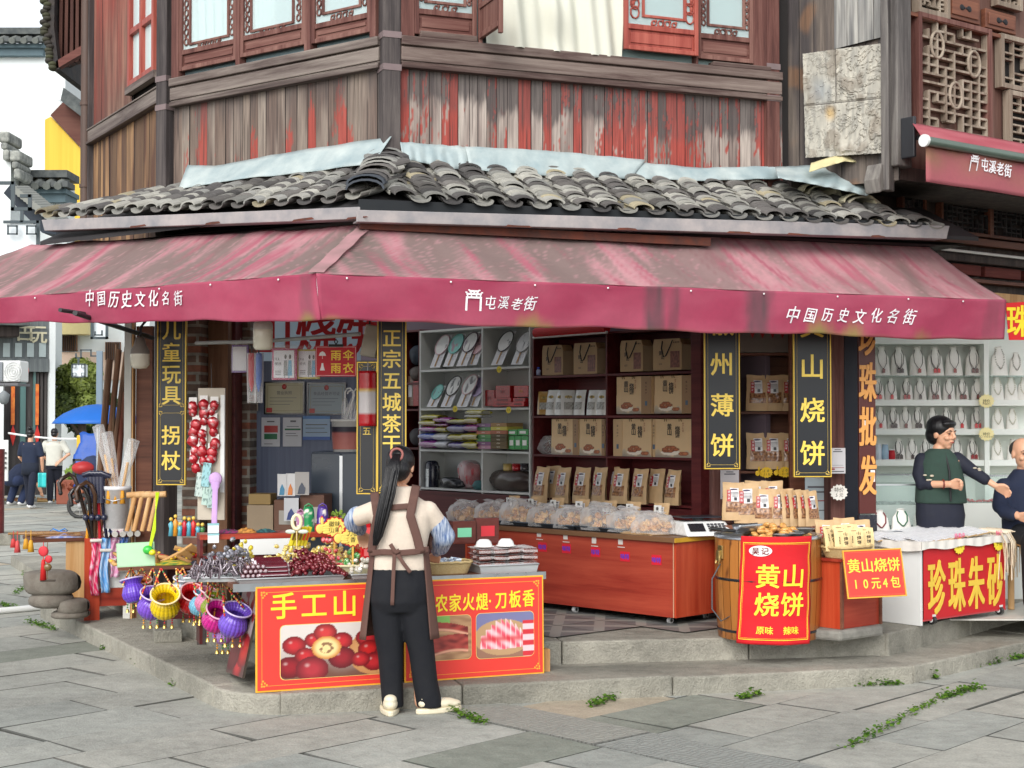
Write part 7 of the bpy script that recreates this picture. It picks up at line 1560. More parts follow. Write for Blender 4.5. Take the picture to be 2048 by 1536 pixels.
pier(364,400,11.75,-6,BRICK,name='brick_pier');pier(468,500,12.2,-6,BRICK,name='brick_pier');pier(415,455,11.9,-6,woodmat('pillar_wood',(84,58,44),(126,92,70),(156,122,96),'z'),name='pillar');pier(455,470,12.0,-6,DARKRED,name='pillar')
c_=at(560,690,13.0);fbn=Fr(c_,-6);t=thing('sky_banner','pale blue banner with big red characters hanging behind the rain goods','banner',c_);a,b2=fbn.pix(396,735),fbn.pix(722,600);mb=MB(L_((222,232,238)));mb.box(a[0],b2[0],0,.004,a[1],b2[1]);mb.build('cloth',mat('thin_banner',vc=True,rough=.8,var=.06,trans=.6),t,fr=fbn);mb=MB(L_((214,40,44)))
for ch,px in(('黄',420),('山',545),('烧',632),('饼',715)):x,z=fbn.pix(px,668);mb.text(ch,x,z,.40,y=-.004,sx=.95)
mb.build('lettering',VM,t,fr=fbn)
def frame(label,px0,px1,y0,y1,paper,seal,lines):
 xa,xb,zb,zt=slot(FBw,px0,px1,y0,y1,-.03);t=thing('framed_certificate',label,'certificate',FBw.w((xa+xb)/2,-.03,zb),FBw.a);w,h=xb-xa,zt-zb;f=.012
 mb=MB((.02,.022,.03));mb.box(-w/2,-w/2+f,-.004,.014,0,h);mb.box(w/2-f,w/2,-.004,.014,0,h);mb.box(-w/2+f,w/2-f,-.004,.014,0,f);mb.box(-w/2+f,w/2-f,-.004,.014,h-f,h);mb.build('frame',VG,t)
 mb=MB(paper);mb.box(-w/2+f,w/2-f,.004,.008,f,h-f);p_=mb.build('paper',VP,t);mb=MB(seal);mb.ball((0,.0,h*.84),(.02,.003,.022),14,6);mb.col=L_((150,140,90));border(mb,-w/2+.03,w/2-.03,.03,h-.03,.002,.003)
 mb.col=GRY_;mb.text(lines,0,h*.66,h*.12,y=.002,tab='n')
 for k in range(3):mb.box(-w*.36,w*(.3-.08*k),.001,.003,h*(.5-.1*k),h*(.512-.1*k))
 mb.col=L_((186,60,56));mb.box(-w*.44,-w*.30,.0005,.002,h*.06,h*.2);mb.build('print',VP,p_)
frame('black framed yellowed licence certificate on the blue wall',528,609,763,829,L_((196,192,160)),L_((190,40,40)),'营业执照');frame('black framed bluish certificate behind the clear umbrellas',614,692,765,830,L_((150,166,176)),L_((170,60,60)),'食品经营许可证')
GRN=L_((36,110,72));notice('white notice with red and green blocks clipped to the blue wall',FBw,523,560,835,893,-.02,L_((206,208,214)),[(.15,.88,.48,.72,L_((184,62,60))),(.15,.85,.25,.44,GRN),(.3,.7,.84,.88,GRY_),(.15,.6,.08,.1,GRY_)])
notice('white notice with one green line hanging beside the red and green one',FBw,566,603,835,893,-.02,L_((206,208,214)),[(.1,.95,.56,.62,GRN),(.2,.85,.68,.70,GRY_),(.15,.7,.44,.46,GRY_),(.15,.8,.36,.38,GRY_),(.4,.7,.84,.9,GRY_)])
notice('pale blue bordered notice right of the two white notices',FBw,606,660,832,880,-.02,L_((150,178,206)),[(0,1,0,.14,L_((40,90,170))),(0,1,.88,1,L_((70,130,196))),(.1,.9,.62,.66,GRY_),(.1,.8,.48,.51,GRY_),(.1,.9,.3,.33,GRY_)])
notice('small grey paper on the brick edge above the blue wall',FBw,496,516,804,822,-.02,L_((170,160,150)),[(.1,.5,.3,.7,L_((110,120,150)))])
ffr=Fr(at(700,1040,11.9),-4);t=thing('fridge','dark grey two door fridge standing against the blue wall','fridge',ffr.w(-.2,.3,.26));DGR=mat('fridge_grey',(62,74,88),rough=.3,var=.06,scale=2)
x0,xm,x1=ffr.pix(622,950)[0],ffr.pix(682,950)[0],ffr.pix(760,950)[0];zt=ffr.pix(690,904)[1]
plate('body',ffr,x0,x1,.03,.55,.27,zt,DGR,t,.006);plate('door',ffr,x0,xm-.004,0,.028,.3,zt-.01,DGR,t,.006);plate('door',ffr,xm+.004,x1,0,.028,.3,zt-.01,DGR,t,.006);plate('handle_strip',ffr,xm-.012,xm+.012,-.004,-.001,.4,zt-.03,STEEL,t)
t=thing('bucket','white paint bucket with dark pink label standing on the fridge','bucket',ffr.w(ffr.pix(688,904)[0],.15,zt));mb=MB((.8,.8,.78));h=.26;mb.lathe([(0,0),(.115,0),(.13,h),(.137,h),(.137,h-.02),(.132,h-.02)],n=28);mb.lathe([(.126,h),(.11,.01),(0,.01)],n=28);mb.build('pail',VG,t);mb=MB();mb.grid(lambda u,v:((.117+.013*v)*math.cos(lerp(-2.9,-.2,u)),(.117+.013*v)*math.sin(lerp(-2.9,-.2,u)),lerp(.02,.20,v)),30,10,True,lambda u,v:L_((40,36,52))if v>.72 else mixp(L_((196,120,110)),L_((170,96,92)),v+.3*nz(u*5,v*4)));mb.build('label',VP,t)
clu=thing('clear_umbrella','','umbrella',group='clear umbrellas in the paint bucket');mb=MB((.9,.9,.9));mb.tube([(0,0,0),(0,0,.5),(0,0,.56),(.02,0,.595),(.05,0,.60),(.075,0,.575),(.078,0,.55)],.009,8);mb.build('crook',VG,clu);mb=MB();mb.lathe([(.012,.05),(.03,.2),(.036,.42),(.02,.5)],n=8);mb.build('furled_canopy',CLEARB,clu);CU=Rep(clu)
for k,(dx_,tl)in enumerate(((-.04,-.36),(.02,.02),(.05,.10),(.08,.16))):CU(ffr.w(ffr.pix(676,904)[0]+dx_,.15,zt+.03),0,rot=(0,tl,R_(-.4,.4)+(PI if k==0 else 0)),label='furled clear umbrella with white crook in the bucket, '+('tilted far left','second from left','third from left','rightmost')[k],scale=.8)
def hang_pack(label,px0,px1,y0,y1,Y,col,print_,name='raincoat_pack',cat='raincoat'):
 f=Fr(at((px0+px1)/2,y1,Y),-4);xa,xb,zb,zt=slot(f,px0,px1,y0,y1,0);w,h=xb-xa,zt-zb;t=thing(name,label,cat,f.w((xa+xb)/2,0,zb),f.a);mb=MB(col);mb.grid(lambda u,v:((u-.5)*w,-.012*math.sin(PI*u)*math.sin(PI*v),v*h*.9),8,10);mb.build('folded_coat',VF,t,solid=.006)
 mb=MB(L_((216,216,220)));mb.box(-w*.42,w*.40,-.020,-.018,h*.06,h*.84)
 if print_:
  for x,c in((.06,(120,122,120)),(.24,(60,150,186))):mb.col=L_(c);mb.prism([(w*(x-.09),h*.12),(w*(x+.09),h*.12),(w*(x+.06),h*.56),(w*(x-.06),h*.56)],-.022,-.021);mb.col=(.03,.025,.02);mb.ball((w*x,-.022,h*.66),(w*.05,.001,h*.07),10,4);mb.col=L_(c);mb.box(w*(x-.06),w*(x-.02),-.022,-.021,h*.05,h*.12)
  mb.col=(.05,.05,.06);mb.text('EVA',-w*.32,h*.6,w*.17,y=-.022,sx=.55);mb.text('便携',-w*.24,h*.46,w*.14,y=-.022,tab='n')
  for k in range(3):mb.box(-w*.36,-w*.12,-.022,-.021,h*(.14+.05*k),h*(.16+.05*k))
 mb.build('card',VP,t);mb=MB();mb.grid(lambda u,v:((u-.5)*w*1.02,-.024-.004*nz(u*7,v*9),v*h),10,12);mb.build('film',CLEARB,t);mb=MB((.4,.4,.4));mb.tube([(0,0,h*.97),(0,.01,h+.03)],.003,5);mb.build('hook',VM,t)
hang_pack('raincoat in a pink edged clear pack hanging from the rod',545,594,690,760,10.4,L_((196,60,110)),True);hang_pack('raincoat in a yellow edged clear pack hanging from the rod',595,640,692,758,10.45,L_((206,190,60)),True)
hang_pack('clear bag with a purple toy hanging at the left of the rod',464,497,684,745,10.9,L_((120,80,160)),False,'toy_bag','bag')
for k,(px,c,q)in enumerate(((503,L_((190,20,40)),'red'),(517,L_((30,100,190)),'blue'))):
 f=Fr(at(px,806,10.7),0);z1,z0=f.pix(px,706)[1],f.pix(px,800)[1];t=thing('folded_umbrella','folded %s umbrella hanging in a clear sleeve by the brick pier'%q,'umbrella',f.w(0,0,z0));h=z1-z0;mb=MB(c);mb.lathe([(.004,.06),(.022,h*.4),(.03,h*.9),(.02,h),(0,h)],n=10,sx=1,sy=.7);mb.build('furled_cloth',VW,t);mb=MB();mb.lathe([(.03,-.02),(.036,h*.5),(.036,h)],n=10);mb.build('sleeve',CLEARB,t);mb=MB((.05,.05,.05));mb.tube([(0,0,h),(0,0,h+.06)],.006,6);mb.build('handle',VM,t)
f=Fr(at(672,754,10.3),-4);xa,xb,zb,zt=slot(f,631,713,692,753,0);w,h=xb-xa,zt-zb;t=thing('rain_goods_sign','small red clip sign with umbrella and raincoat symbols hanging from the rod','sign',f.w((xa+xb)/2,0,zb),f.a);mb=MB(L_((190,30,44)));mb.box(-w/2,w/2,0,.004,0,h);mb.build('board',VM,t)
mb=MB((.85,.8,.8));border(mb,-w/2+.006,w/2-.006,.006,h-.006,-.001,.002);mb.prism([(-w*.42,h*.68),(-w*.24,h*.68),(-w*.27,h*.78),(-w*.33,h*.83),(-w*.39,h*.78)],-.002,-.001);mb.box(-w*.335,-w*.325,-.002,-.001,h*.58,h*.69);mb.prism([(-w*.39,h*.2),(-w*.27,h*.2),(-w*.30,h*.34),(-w*.31,h*.44),(-w*.35,h*.44),(-w*.36,h*.34)],-.002,-.001);mb.build('symbols',VM,t)
mb=MB(YLW)
for ch,x,z in(('雨',.0,.7),('伞',.3,.7),('雨',.0,.28),('衣',.3,.28)):mb.text(ch,w*x,h*z,h*.36,y=-.002)
mb.build('lettering',VM,t);mb=MB((.02,.02,.02));mb.box(-.05,.05,-.008,.008,h-.006,h+.012);mb.tube([(.0,0,h+.01),(.012,0,h+.03),(0,0,h+.045),(-.012,0,h+.03),(0,0,h+.01)],.004,6);mb.build('clip',VM,t)
c_=at(526,668,9.9);t=thing('bulb_lamp','large unlit white cylindrical bulb lamp hanging under the awning','lamp',c_);mb=MB(L_((226,222,204)));mb.lathe([(0,-.105),(.05,-.105),(.064,-.085),(.065,.02),(.064,.03)],n=24);mb.build('bulb',VG,t);mb=MB(L_((206,204,196)));mb.lathe([(.065,.03),(.062,.07),(.035,.10),(.025,.13),(.022,.16),(0,.16)],n=24);mb.build('socket',VM,t);mb=MB((.05,.05,.05));mb.tube([(0,0,.16),(.01,.02,.4)],.006,6);mb.build('cord',VM,t)
c_=at(280,708,11.0);t=thing('wall_floodlight','round white lamp on a bent arm left of the left black sign','lamp',c_);mb=MB(L_((210,204,188)));mb.lathe([(0,-.11),(.045,-.105),(.062,-.08),(.064,.0)],n=20,sx=1.1);mb.build('bulb',VG,t);mb=MB(L_((120,112,104)));mb.lathe([(.064,0),(.06,.03),(.04,.07),(.03,.12),(0,.13)],n=20,sx=1.1);mb.build('hood',VM,t);mb=MB((.04,.04,.045));mb.tube([(0,0,.12),(.0,.02,.2),(.04,.05,.26),(.1,.2,.28)],.01,8);mb.build('arm',VM,t)
fb3=Fr(at(560,1040,11.6),-5)
for nm_,lb,a,b2,c,d,dep,col in(('carton','pale cardboard carton standing on the shop floor by the brick pier',494,546,1010,1075,.3,L_((170,150,124))),('carton','small yellowed carton lid with ink marks on top of the pale carton',497,541,988,1009,.2,L_((166,138,86))),('carton','brown shipping carton taped shut under the paper packs',548,598,1000,1070,.3,L_((120,84,66))),('carton','brown carton with pale label right of the taped one',600,648,990,1070,.3,L_((112,78,62)))):simple_box(lb,fb3,a,b2,c,d,.0,dep,col,nm_,'carton',mark=L_((180,176,166))if 'label' in lb or 'taped' in lb else None,m=VM,txt='古' if 'ink' in lb else None)
for k,(a,b2,y0,y1,c1,c2)in enumerate(((555,574,948,992,L_((60,140,180)),L_((226,226,226))),(572,590,947,992,L_((226,130,50)),L_((226,226,226))),(590,618,944,990,L_((60,70,90)),L_((180,176,172))),(568,597,996,1042,L_((50,70,130)),L_((210,212,216))))):
 xa,xb,zb,zt=slot(fb3,a,b2,y0,y1,-.06);w,h=xb-xa,zt-zb;t=thing('ornament_pack','clear hanging pack with %s ornament above the brown cartons'%('a blue','an orange','a dark feathered','a small blue')[k],'packet',fb3.w((xa+xb)/2,-.06,zb),fb3.a,'hanging ornament packs');mb=MB(c2);mb.box(-w/2,w/2,0,.004,0,h);mb.build('card',VP,t);mb=MB(c1);mb.prism([(-w*.3,h*.05),(w*.2,h*.05),(w*.25,h*.3),(0,h*.55),(-w*.2,h*.35)],-.006,-.001);mb.build('ornament',VG,t)
t=thing('flag_bag','red and white gift bag hanging in front of the plain black sign','bag',at(735,870,10.15));f=Fr(at(735,870,10.15),-4);xa,xb,zb,zt=slot(f,722,752,742,852,0);w,h=xb-xa,zt-zb;mb=MB();mb.grid(lambda u,v:((u-.5)*w*1.1,-.03*math.sin(PI*u),zb-at(735,870,10.15).z+v*h),10,20,True,lambda u,v:L_((186,26,36))if v>.66 or v<.22 else(L_((206,170,90))if v>.63 else L_((206,200,200))));mb.build('bag',VF,t,solid=.01);mb=MB((.5,.5,.5));mb.tube([(0,0,zb+h-at(735,870,10.15).z),(0,.02,zb+h+.06-at(735,870,10.15).z)],.004,5);mb.build('loop',VM,t)
t=thing('white_box_lamp','boxy pale lamp cover hanging behind the top of the tea sign','lamp',at(738,690,10.3));mb=MB(L_((190,184,168)));mb.T=Matrix.Rotation(.2,4,'Y');mb.box(-.05,.06,0,.1,-.08,.14);mb.build('cover',VM,t,bev=.01);mb=MB((.05,.05,.05));mb.tube([(0,.05,.12),(.0,.05,.3)],.006,6);mb.build('cord',VM,t)

# ------------------------------------------------------------------ front table with haw sweets and its red boards
o_=gz(513,1386,.122);e_=gz(1087,1347,.122);FTb=Fr(o_,math.degrees(math.atan2(e_.y-o_.y,e_.x-o_.x)));TL=FTb.loc(e_)[0];TZ=.765
tb=thing('stall_table','long street table of sweets behind the two red food boards','table',FTb.w(TL/2,.4,.12))
plate('top',FTb,-.14,TL+.02,.015,.86,TZ-.03,TZ,BROWNW,tb,.004);plate('metal_edge',FTb,-.14,TL+.02,.005,.014,TZ-.045,TZ+.002,STEEL,tb)
for x in(.06,TL/2,TL-.05):
 for y in(.05,.8):plate('leg',FTb,x,x+.045,y,y+.045,.124,TZ-.03,DARKM,tb)
plate('modesty_panel',FTb,.08,TL-.02,.10,.12,.15,TZ-.03,DARKRED,tb)
def ball2(u,v,cx,cy,r,c,hi=(1,.8,.75),asp=1.0):
 d=math.hypot((u-cx)*asp,v-cy)/r
 if d>1:return None
 k=math.hypot((u-cx)*asp+r*.3,v-cy-r*.35)/r
 return mixp(mixp(c,hi,max(0,.5-k*2.4)),(.06,.006,.01),max(0,d-.3)*1.15)
HAW=L_((196,44,50))
def pic_haw(u,v):
 c=mixp(L_((214,206,200)),L_((112,74,60)),sst(.75,.0,v+.1*nz(u*4,v*4)))
 if(d:=math.hypot((u-.88)*1.6,v-.42))<.44:c=mixp(L_((226,178,120)),L_((176,110,64)),d*1.6)
 for k,(cx,cy,r,cc)in enumerate(((.12,.62,.17,HAW),(.30,.70,.14,HAW),(.40,.83,.17,L_((206,60,60))),(.55,.66,.16,HAW),(.08,.22,.2,L_((150,30,40))),(.22,.42,.15,HAW),(.55,.35,.2,L_((150,34,44))),(.28,.16,.24,L_((176,50,60))),(.78,.70,.17,HAW),(.94,.62,.16,HAW),(.80,.48,.17,L_((206,40,40))),(.97,.38,.2,HAW),(.84,.24,.17,HAW),(.72,.30,.14,HAW))):
  q=ball2(u,v,cx,cy,r,cc,asp=1.6)
  if q:c=q
 d=math.hypot((u-.41)*1.6,v-.55)/.21
 if d<1:c=mixp(L_((240,214,150)),L_((206,140,70)),sst(.6,1,d));c=mixp(c,L_((110,50,40)),.8 if .25<d<.5 and nz(u*30,v*18)>-.1 else 0)
 return c
def pic_ham(u,v):
 c=mixp(L_((150,110,80)),L_((190,150,110)),.5+nz(u*3,v*12))
 if v>.82 and u<.5:c=L_((130,180,90))
 for a,b2,t in((.62,.80,1.0),(.14,.52,0)):
  m_=v-.12*math.sin(u*2.4+t)
  if a-.08<m_<b2-.06 and u<.93:c=mixp(L_((110,34,32)),L_((186,76,66)),.5+.8*nz(u*5,v*11,t));c=mixp(c,L_((228,170,140)),sst(.05,.0,abs(m_-a+.05)))
 return c
def pic_pork(u,v):
 c=mixp(L_((120,120,160)),L_((150,110,90)),sst(.6,.2,v));
 if((u-.46)/.5)**2+((v-.45)/.40)**2<1:c=L_((186,150,110))
 k=(u-.08)/.085;f=k-math.floor(k);top=.40+.48*math.sin(PI*min(1,max(0,(u-.02)/.9)))-.12*f
 if .06<u<.86 and .18+.1*abs(u-.45)<v<top:
  c=mixp(L_((246,190,196)),L_((226,90,110)),.5+.6*math.sin(v*22+k*2));c=mixp(c,L_((250,226,226)),sst(.25,.0,f));c=mixp(c,L_((206,40,50)),sst(.12,0,abs(v-.42))*.8)
 if u>.8 and v<.8:c=mixp(L_((236,200,206)),L_((206,50,60)),sst(-.1,.3,math.sin(v*26)))
 return c
def food_board(label,px0,px1,txt,tx,sx_,size,pics,yo):
 x0,x1=FTb.pix(px0,1300)[0],FTb.pix(px1,1300)[0];w=x1-x0;h=.622;t=thing('food_board',label,'sign board',FTb.w((x0+x1)/2,yo,.124),rot=(rad(-1.5),0,FTb.a))
 mb=MB(L_((240,176,48)));mb.box(-w/2,w/2,0,.012,0,h);mb.build('board',VM,t,bev=.002);mb=MB(L_((226,62,52)));mb.box(-w/2+.010,w/2-.010,-.0015,0,.010,h-.010);mb.build('face',VP,t)
 mb=MB(L_((246,170,60)));border(mb,-w/2+.035,w/2-.035,.035,h-.035,-.003,.0025)
 for sx in(-1,1):
  for sz in(0,1):
   X,Z=sx*(w/2-.035),(.035,h-.035)[sz]
   for a,b2 in((0,0),(.014,.0),(0,.014),(.03,.008),(.008,.03),(.018,.018)):mb.box(X-sx*a-.005,X-sx*a+.005,-.0045,-.0032,Z-(2*sz-1)*b2-.005,Z-(2*sz-1)*b2+.005)
 mb.build('border',VM,t);mb=MB(L_((252,226,50)))
 for ch,px,py in tx:x,z=FTb.pix(px,py,yo);mb.text(ch,x-(x0+x1)/2,z-.124,size,y=-.004,sx=sx_)
 mb.build('lettering',VM,t)
 for a,b2,ya,yb,fn in pics:
  xa,za=FTb.pix(a,yb,yo);xb,_=FTb.pix(b2,yb,yo);_,zb=FTb.pix(a,ya,yo);xa-=(x0+x1)/2;xb-=(x0+x1)/2;za-=.124;zb-=.124;r=.03
  mb=MB();W_,H_=xb-xa,zb-za
  def pt(u,v):
   c=(u-.5)*2;k=abs(2*v-1);m_=max(abs(c),k);dx_=W_/2-r;
   X,Z=c*W_/2,(2*v-1)*H_/2;ex,ez=max(0,abs(X)-(W_/2-r)),max(0,abs(Z)-(H_/2-r));q=math.hypot(ex,ez)
   if q>r:X-=math.copysign(ex*(1-r/q),X);Z-=math.copysign(ez*(1-r/q),Z)
   return(xa+W_/2+X,-.004,za+H_/2+Z)
  mb.grid(lambda u,v:(lambda p:(xa+W_/2+(p[0]-xa-W_/2)*1.012,-.003,za+H_/2+(p[2]-za-H_/2)*1.02))(pt(u,v)),40,30,False,lambda u,v:L_((246,206,120)));mb.grid(pt,100,64,False,fn);mb.build('photo_print',VP,t)
 return t
food_board('red food board with large yellow lettering and printed hawthorn fruit, left of the vendor',511,805,'',(('手',568,1212),('工',629,1210),('山',690,1207),('楂',752,1204)),1.0,.165,((561,782,1252,1360,pic_haw),),-.012)
food_board('red food board with smaller yellow lettering and printed cured pork, right of the vendor',808,1087,'',(('徽',832,1210),('州',857,1208),('农',884,1207),('家',911,1206),('火',938,1204),('煺',965,1203),('·',985,1201),('刀',1003,1200),('板',1031,1198),('香',1058,1196)),.72,.115,((858,943,1234,1322,pic_ham),(953,1068,1228,1318,pic_pork)),-.012)
plate('wood_offcut',FTb,TL-.05,TL+.06,.03,.1,.124,.27,TANW,tb,.004)
def sideb(t,w,h):
 mb=MB();mb.grid(lambda u,v:((u-.5)*w,0,v*h),40,70,False,lambda u,v:(lambda q:q if q else(mixp(L_((176,160,156)),L_((90,60,56)),sst(.6,.2,v))))(ball2(u,v,.2,.25,.22,L_((130,40,44)),asp=.6)or ball2(u,v,.75,.30,.20,L_((196,36,40)),asp=.6)or ball2(u,v,.6,.12,.16,HAW,asp=.6)or(L_((150,40,44))if v>.62 and nz(u*6,v*9)>.15 else None)));mb.build('print',VP,t);mb=MB(L_((60,50,40)));mb.box(-w/2,w/2,.002,.014,0,h);mb.build('board',VM,t)
quad_sign('food_board','narrow printed hawthorn board leaning on the left end of the sweets table',((474,1172),(508,1176),(503,1364),(434,1336)),8.98,sideb,'sign board',dY=(.5,.02,.02,.5))
def solo(name,mb,m,label,cat,group=None,**k):o=mb.build(name,m,**k);return tag(o,label,cat,group)
ALU=mat('aluminium',(206,210,212),rough=.4,metal=.5,var=.1)
tray('candy_tray','wide shallow steel tray of dark red haw sweets at the front edge of the table',FTb.w(.22,.17,TZ),FTb.a,.66,.28,.025,ALU);tray('candy_tray','small steel tray of silver wrapped strips at the left end of the table',FTb.w(-.16,.30,TZ+.0),FTb.a-.3,.40,.26,.025,ALU);tray('candy_tray','steel tray of clear wrapped pale sweets left of the vendor',FTb.w(.74,.17,TZ),FTb.a,.30,.26,.025,ALU);tray('candy_tray','deep steel tray under the stacked brown snack packs',FTb.w(TL-.22,.16,TZ),FTb.a,.40,.26,.05,ALU)
g=random.Random(11);FOIL=mat('foil_film',vc=True,rough=.16,var=.25,scale=26,metal=.25,coat=.6,bump=.004,bsc=60)
def cand(n,name,m,cf,label,cat,group,proto,pos):
 r_=Rep(tag(proto.build(name,m),label,cat,group));[r_(*pos(k))for k in range(n)]
def stripes(c,d,seed):return lambda u,v:mixp(c,d,sst(.1,.5,nz(u*9,v*7,seed)))
DR=L_((112,22,34));mb=MB();mb.grid(lambda u,v:(.017*math.sin(PI*v)**.7*math.cos(2*PI*u),.017*math.sin(PI*v)**.7*math.sin(2*PI*u),.02*math.cos(PI*v)),9,7,True,stripes(DR,L_((226,214,214)),1))
def hp_(x0,x1,y0,y1,hmax):
 def f(k):
  u,v=g.random(),g.random();h=hmax*(1-abs(2*u-1)**2.5)*(.4+.6*v)*g.random()**.4
  return(FTb.w(lerp(x0,x1,u),lerp(y0,y1,v),TZ+.025+h),0,None,(g.uniform(0,6),g.uniform(0,6),g.uniform(0,6)),g.uniform(.72,1.05))
 return f
cand(240,'haw_ball',FOIL,0,'shiny dark red haw ball heaped right of the haw rolls in the wide tray','sweet','haw balls in the wide tray',mb,hp_(.22,.56,.04,.34,.15))
mb=MB();mb.tube([(-.03,0,0),(0,.004,.002),(.03,0,0)],[.006,.008,.006],6);mb.v and None;mb.fc=[[mixp(L_((70,52,60)),L_((168,158,166)),(i%3)/2.2)]*len(f)for i,f in enumerate(mb.f)]
cand(190,'haw_strip',FOIL,0,'thin silver and plum wrapped strip heaped in the left tray','sweet','silver wrapped strips',mb,hp_(-.34,.08,.16,.44,.12))
mb=MB(L_((104,30,44)));mb.tube([(-.085,0,0),(.085,0,0)],.0135,9);mb.col=L_((206,190,196));mb.box(-.08,.08,-.014,-.013,-.002,.003)
for q in(-1,1):mb.tube([(q*.085,0,0),(q*.098,0,0)],[.011,.004],7)
cand(26,'haw_roll',FOIL,0,'long plum red haw roll stacked lengthwise in the wide tray','sweet','haw rolls stacked lengthwise',mb,lambda k:(FTb.w(.115+.004*(k%3),.055+.026*(k%9)+.013*(k//9),TZ+.042+.024*(k//9)+.004*(k%9)),0,None,(g.uniform(0,.5),0,FTb.a+g.uniform(-.04,.04))))
cand(14,'haw_roll',FOIL,0,'haw roll lying end on beside the lengthwise stack','sweet','haw rolls lying end on',mb,lambda k:(FTb.w(-.06+.03*(k%5)+.015*(k//5),.14,TZ+.04+.027*(k//5)),0,None,(g.uniform(0,.5),0,FTb.a+1.45)))
PB2=mat('cream_plastic',(226,216,176),rough=.45,var=.06)
for k,(x,y,q)in enumerate(((-.04,.56,'far left'),(.32,.55,'second'),(.64,.54,'third'),(.68,.36,'right front'))):basket('cream plastic basket of wrapped sweets behind the steel trays, '+q,FTb.w(x,y,TZ),FTb.a,.32,.26,.06,PB2,'cream plastic baskets of sweets')
def wrap(c,d,seed):
 mb=MB();mb.grid(lambda u,v:(.021*(1+.3*nz(u*5,v*5,seed))*math.sin(PI*v)**.7*math.cos(2*PI*u),.016*math.sin(PI*v)**.7*math.sin(2*PI*u),.016*math.cos(PI*v)),8,6,False,stripes(c,d,seed));return mb
for n,c,d,q,X in((90,L_((118,118,128)),L_((206,206,212)),'grey and clear',(-.20,.12,.44,.70,.2)),(16,L_((222,200,50)),L_((240,230,160)),'bright yellow',(-.02,.14,.62,.74,.24)),(150,L_((222,196,96)),L_((244,238,210)),'pale gold',(.16,.80,.42,.72,.2)),(26,L_((214,70,76)),L_((240,190,190)),'coral red',(.46,.62,.30,.44,.2)),(34,L_((90,170,90)),L_((214,236,206)),'light green',(.60,.88,.30,.46,.17)),(34,L_((226,220,206)),L_((246,244,236)),'cream white',(.60,.88,.06,.28,.11))):
 cand(n,'wrapped_sweet',FOIL,0,q+' wrapped sweet heaped with others of its colour on the sweets table','sweet',q+' wrapped sweets',wrap(c,d,n),hp_(*X))
basket('wicker basket of small silver packs beside the vendor',FTb.w(TL-.60,.16,TZ),FTb.a,.31,.22,.075)
mb=MB(L_((206,216,224)));mb.box(-.035,.035,-.022,.022,-.004,.004);mb.col=L_((150,166,190));mb.box(-.02,.02,-.0225,.0225,-.0045,.0045)
cand(20,'silver_pack',FOIL,0,'small flat silver pack lying in the wicker basket by the vendor','packet','silver packs in the wicker basket',mb,lambda k:(FTb.w(TL-.60+g.uniform(-.10,.10),.16+g.uniform(-.06,.06),TZ+.06+.03*g.random()),0,None,(g.uniform(-.3,.3),g.uniform(-.3,.3),g.uniform(0,3))))
mp=thing('snack_pack','','snack pack',group='stacked brown snack packs');mb=MB();mb.grid(lambda u,v:((lambda a,b2:(.045*(abs(math.cos(a))**.5)*math.copysign(1,math.cos(a))*math.sin(b2)**.5,.05*(abs(math.sin(a))**.5)*math.copysign(1,math.sin(a))*math.sin(b2)**.5,.018*math.cos(b2)))(2*PI*u,PI*v)),16,8,True,lambda u,v:mixp(L_((96,34,32)),L_((150,84,70)),.5+nz(u*12,v*8)));mb.build('meat',FOIL,mp);mb=MB();mb.box(-.05,.05,-.058,-.052,-.004,.012);mb.grid(lambda u,v:(lerp(-.05,.05,u),lerp(-.055,.055,v),.02+.003*nz(u*9,v*9)),10,10);mb.build('film',CLEARB,mp)
MPk=Rep(mp)
for z in range(3):
 for k in range(4):
  for r in range(2):MPk(FTb.w(TL-.37+.098*k,.09+.12*r,TZ+.05+.042*z),0,'brown vacuum snack pack, %s in the %s layer of the %s row'%(ORD[k],('bottom','middle','top')[z],('front','rear')[r]),rot=(R_(-.06,.06),R_(-.06,.06),FTb.a+R_(-.05,.05)))
for k,x in enumerate((.36,.21)):
 t=thing('white_bowl','white plastic bowl turned upside down on the snack packs, %s one'%('left','right')[k],'bowl',FTb.w(TL-x,.12,TZ+.165),0,'white bowls on the snack packs');mb=MB((.86,.86,.84));mb.lathe([(.058,0),(.055,.004),(.046,.03),(.03,.045),(0,.046)],n=24);mb.build('bowl',VG,t);mb=MB((.8,.8,.78));mb.lathe([(.055,0),(.064,-.002),(.064,.004),(.056,.006)],n=24);mb.build('rim',VG,t)
simple_box('upright clear pack of dark jerky with green label behind the snack packs',FTb,906,952,1042,1088,.42,.06,L_((96,44,36)),'jerky_pack','packet',mark=L_((120,200,160)),m=FOIL);simple_box('upright clear pack of dark jerky with red label next to the green labelled one',FTb,953,998,1036,1088,.46,.06,L_((104,46,40)),'jerky_pack','packet',mark=L_((206,50,60)),m=FOIL)
simple_box('red plastic box half hidden behind the vendor',FTb,722,752,1088,1122,.3,.2,L_((206,26,34)),'red_tub','box',mark=L_((236,120,120)));simple_box('red scarf box standing on edge behind the vendor at left',FTb,728,746,1040,1090,.5,.1,L_((196,24,34)),'red_case','box',mark=L_((226,90,90)))
def tagp(px,py,off,label,tx,ty):x,z=FTb.pix(px,py,off);return price_star(label,FTb.w(x,off,z),FTb.a,.062,((tx,.62,BK),(ty,.6,BK)),col=L_((246,220,110)),edge=L_((196,40,40)),thumb=True,stick=.12,group='thumbs-up tags on the sweets table')
tagp(669,1054,.5,'yellow thumbs-up star tag on a stick, rear one beside the vendor','徽味','山果');tagp(706,1073,.3,'yellow thumbs-up star tag on a stick, front one overlapping the rear tag','刀板','香')
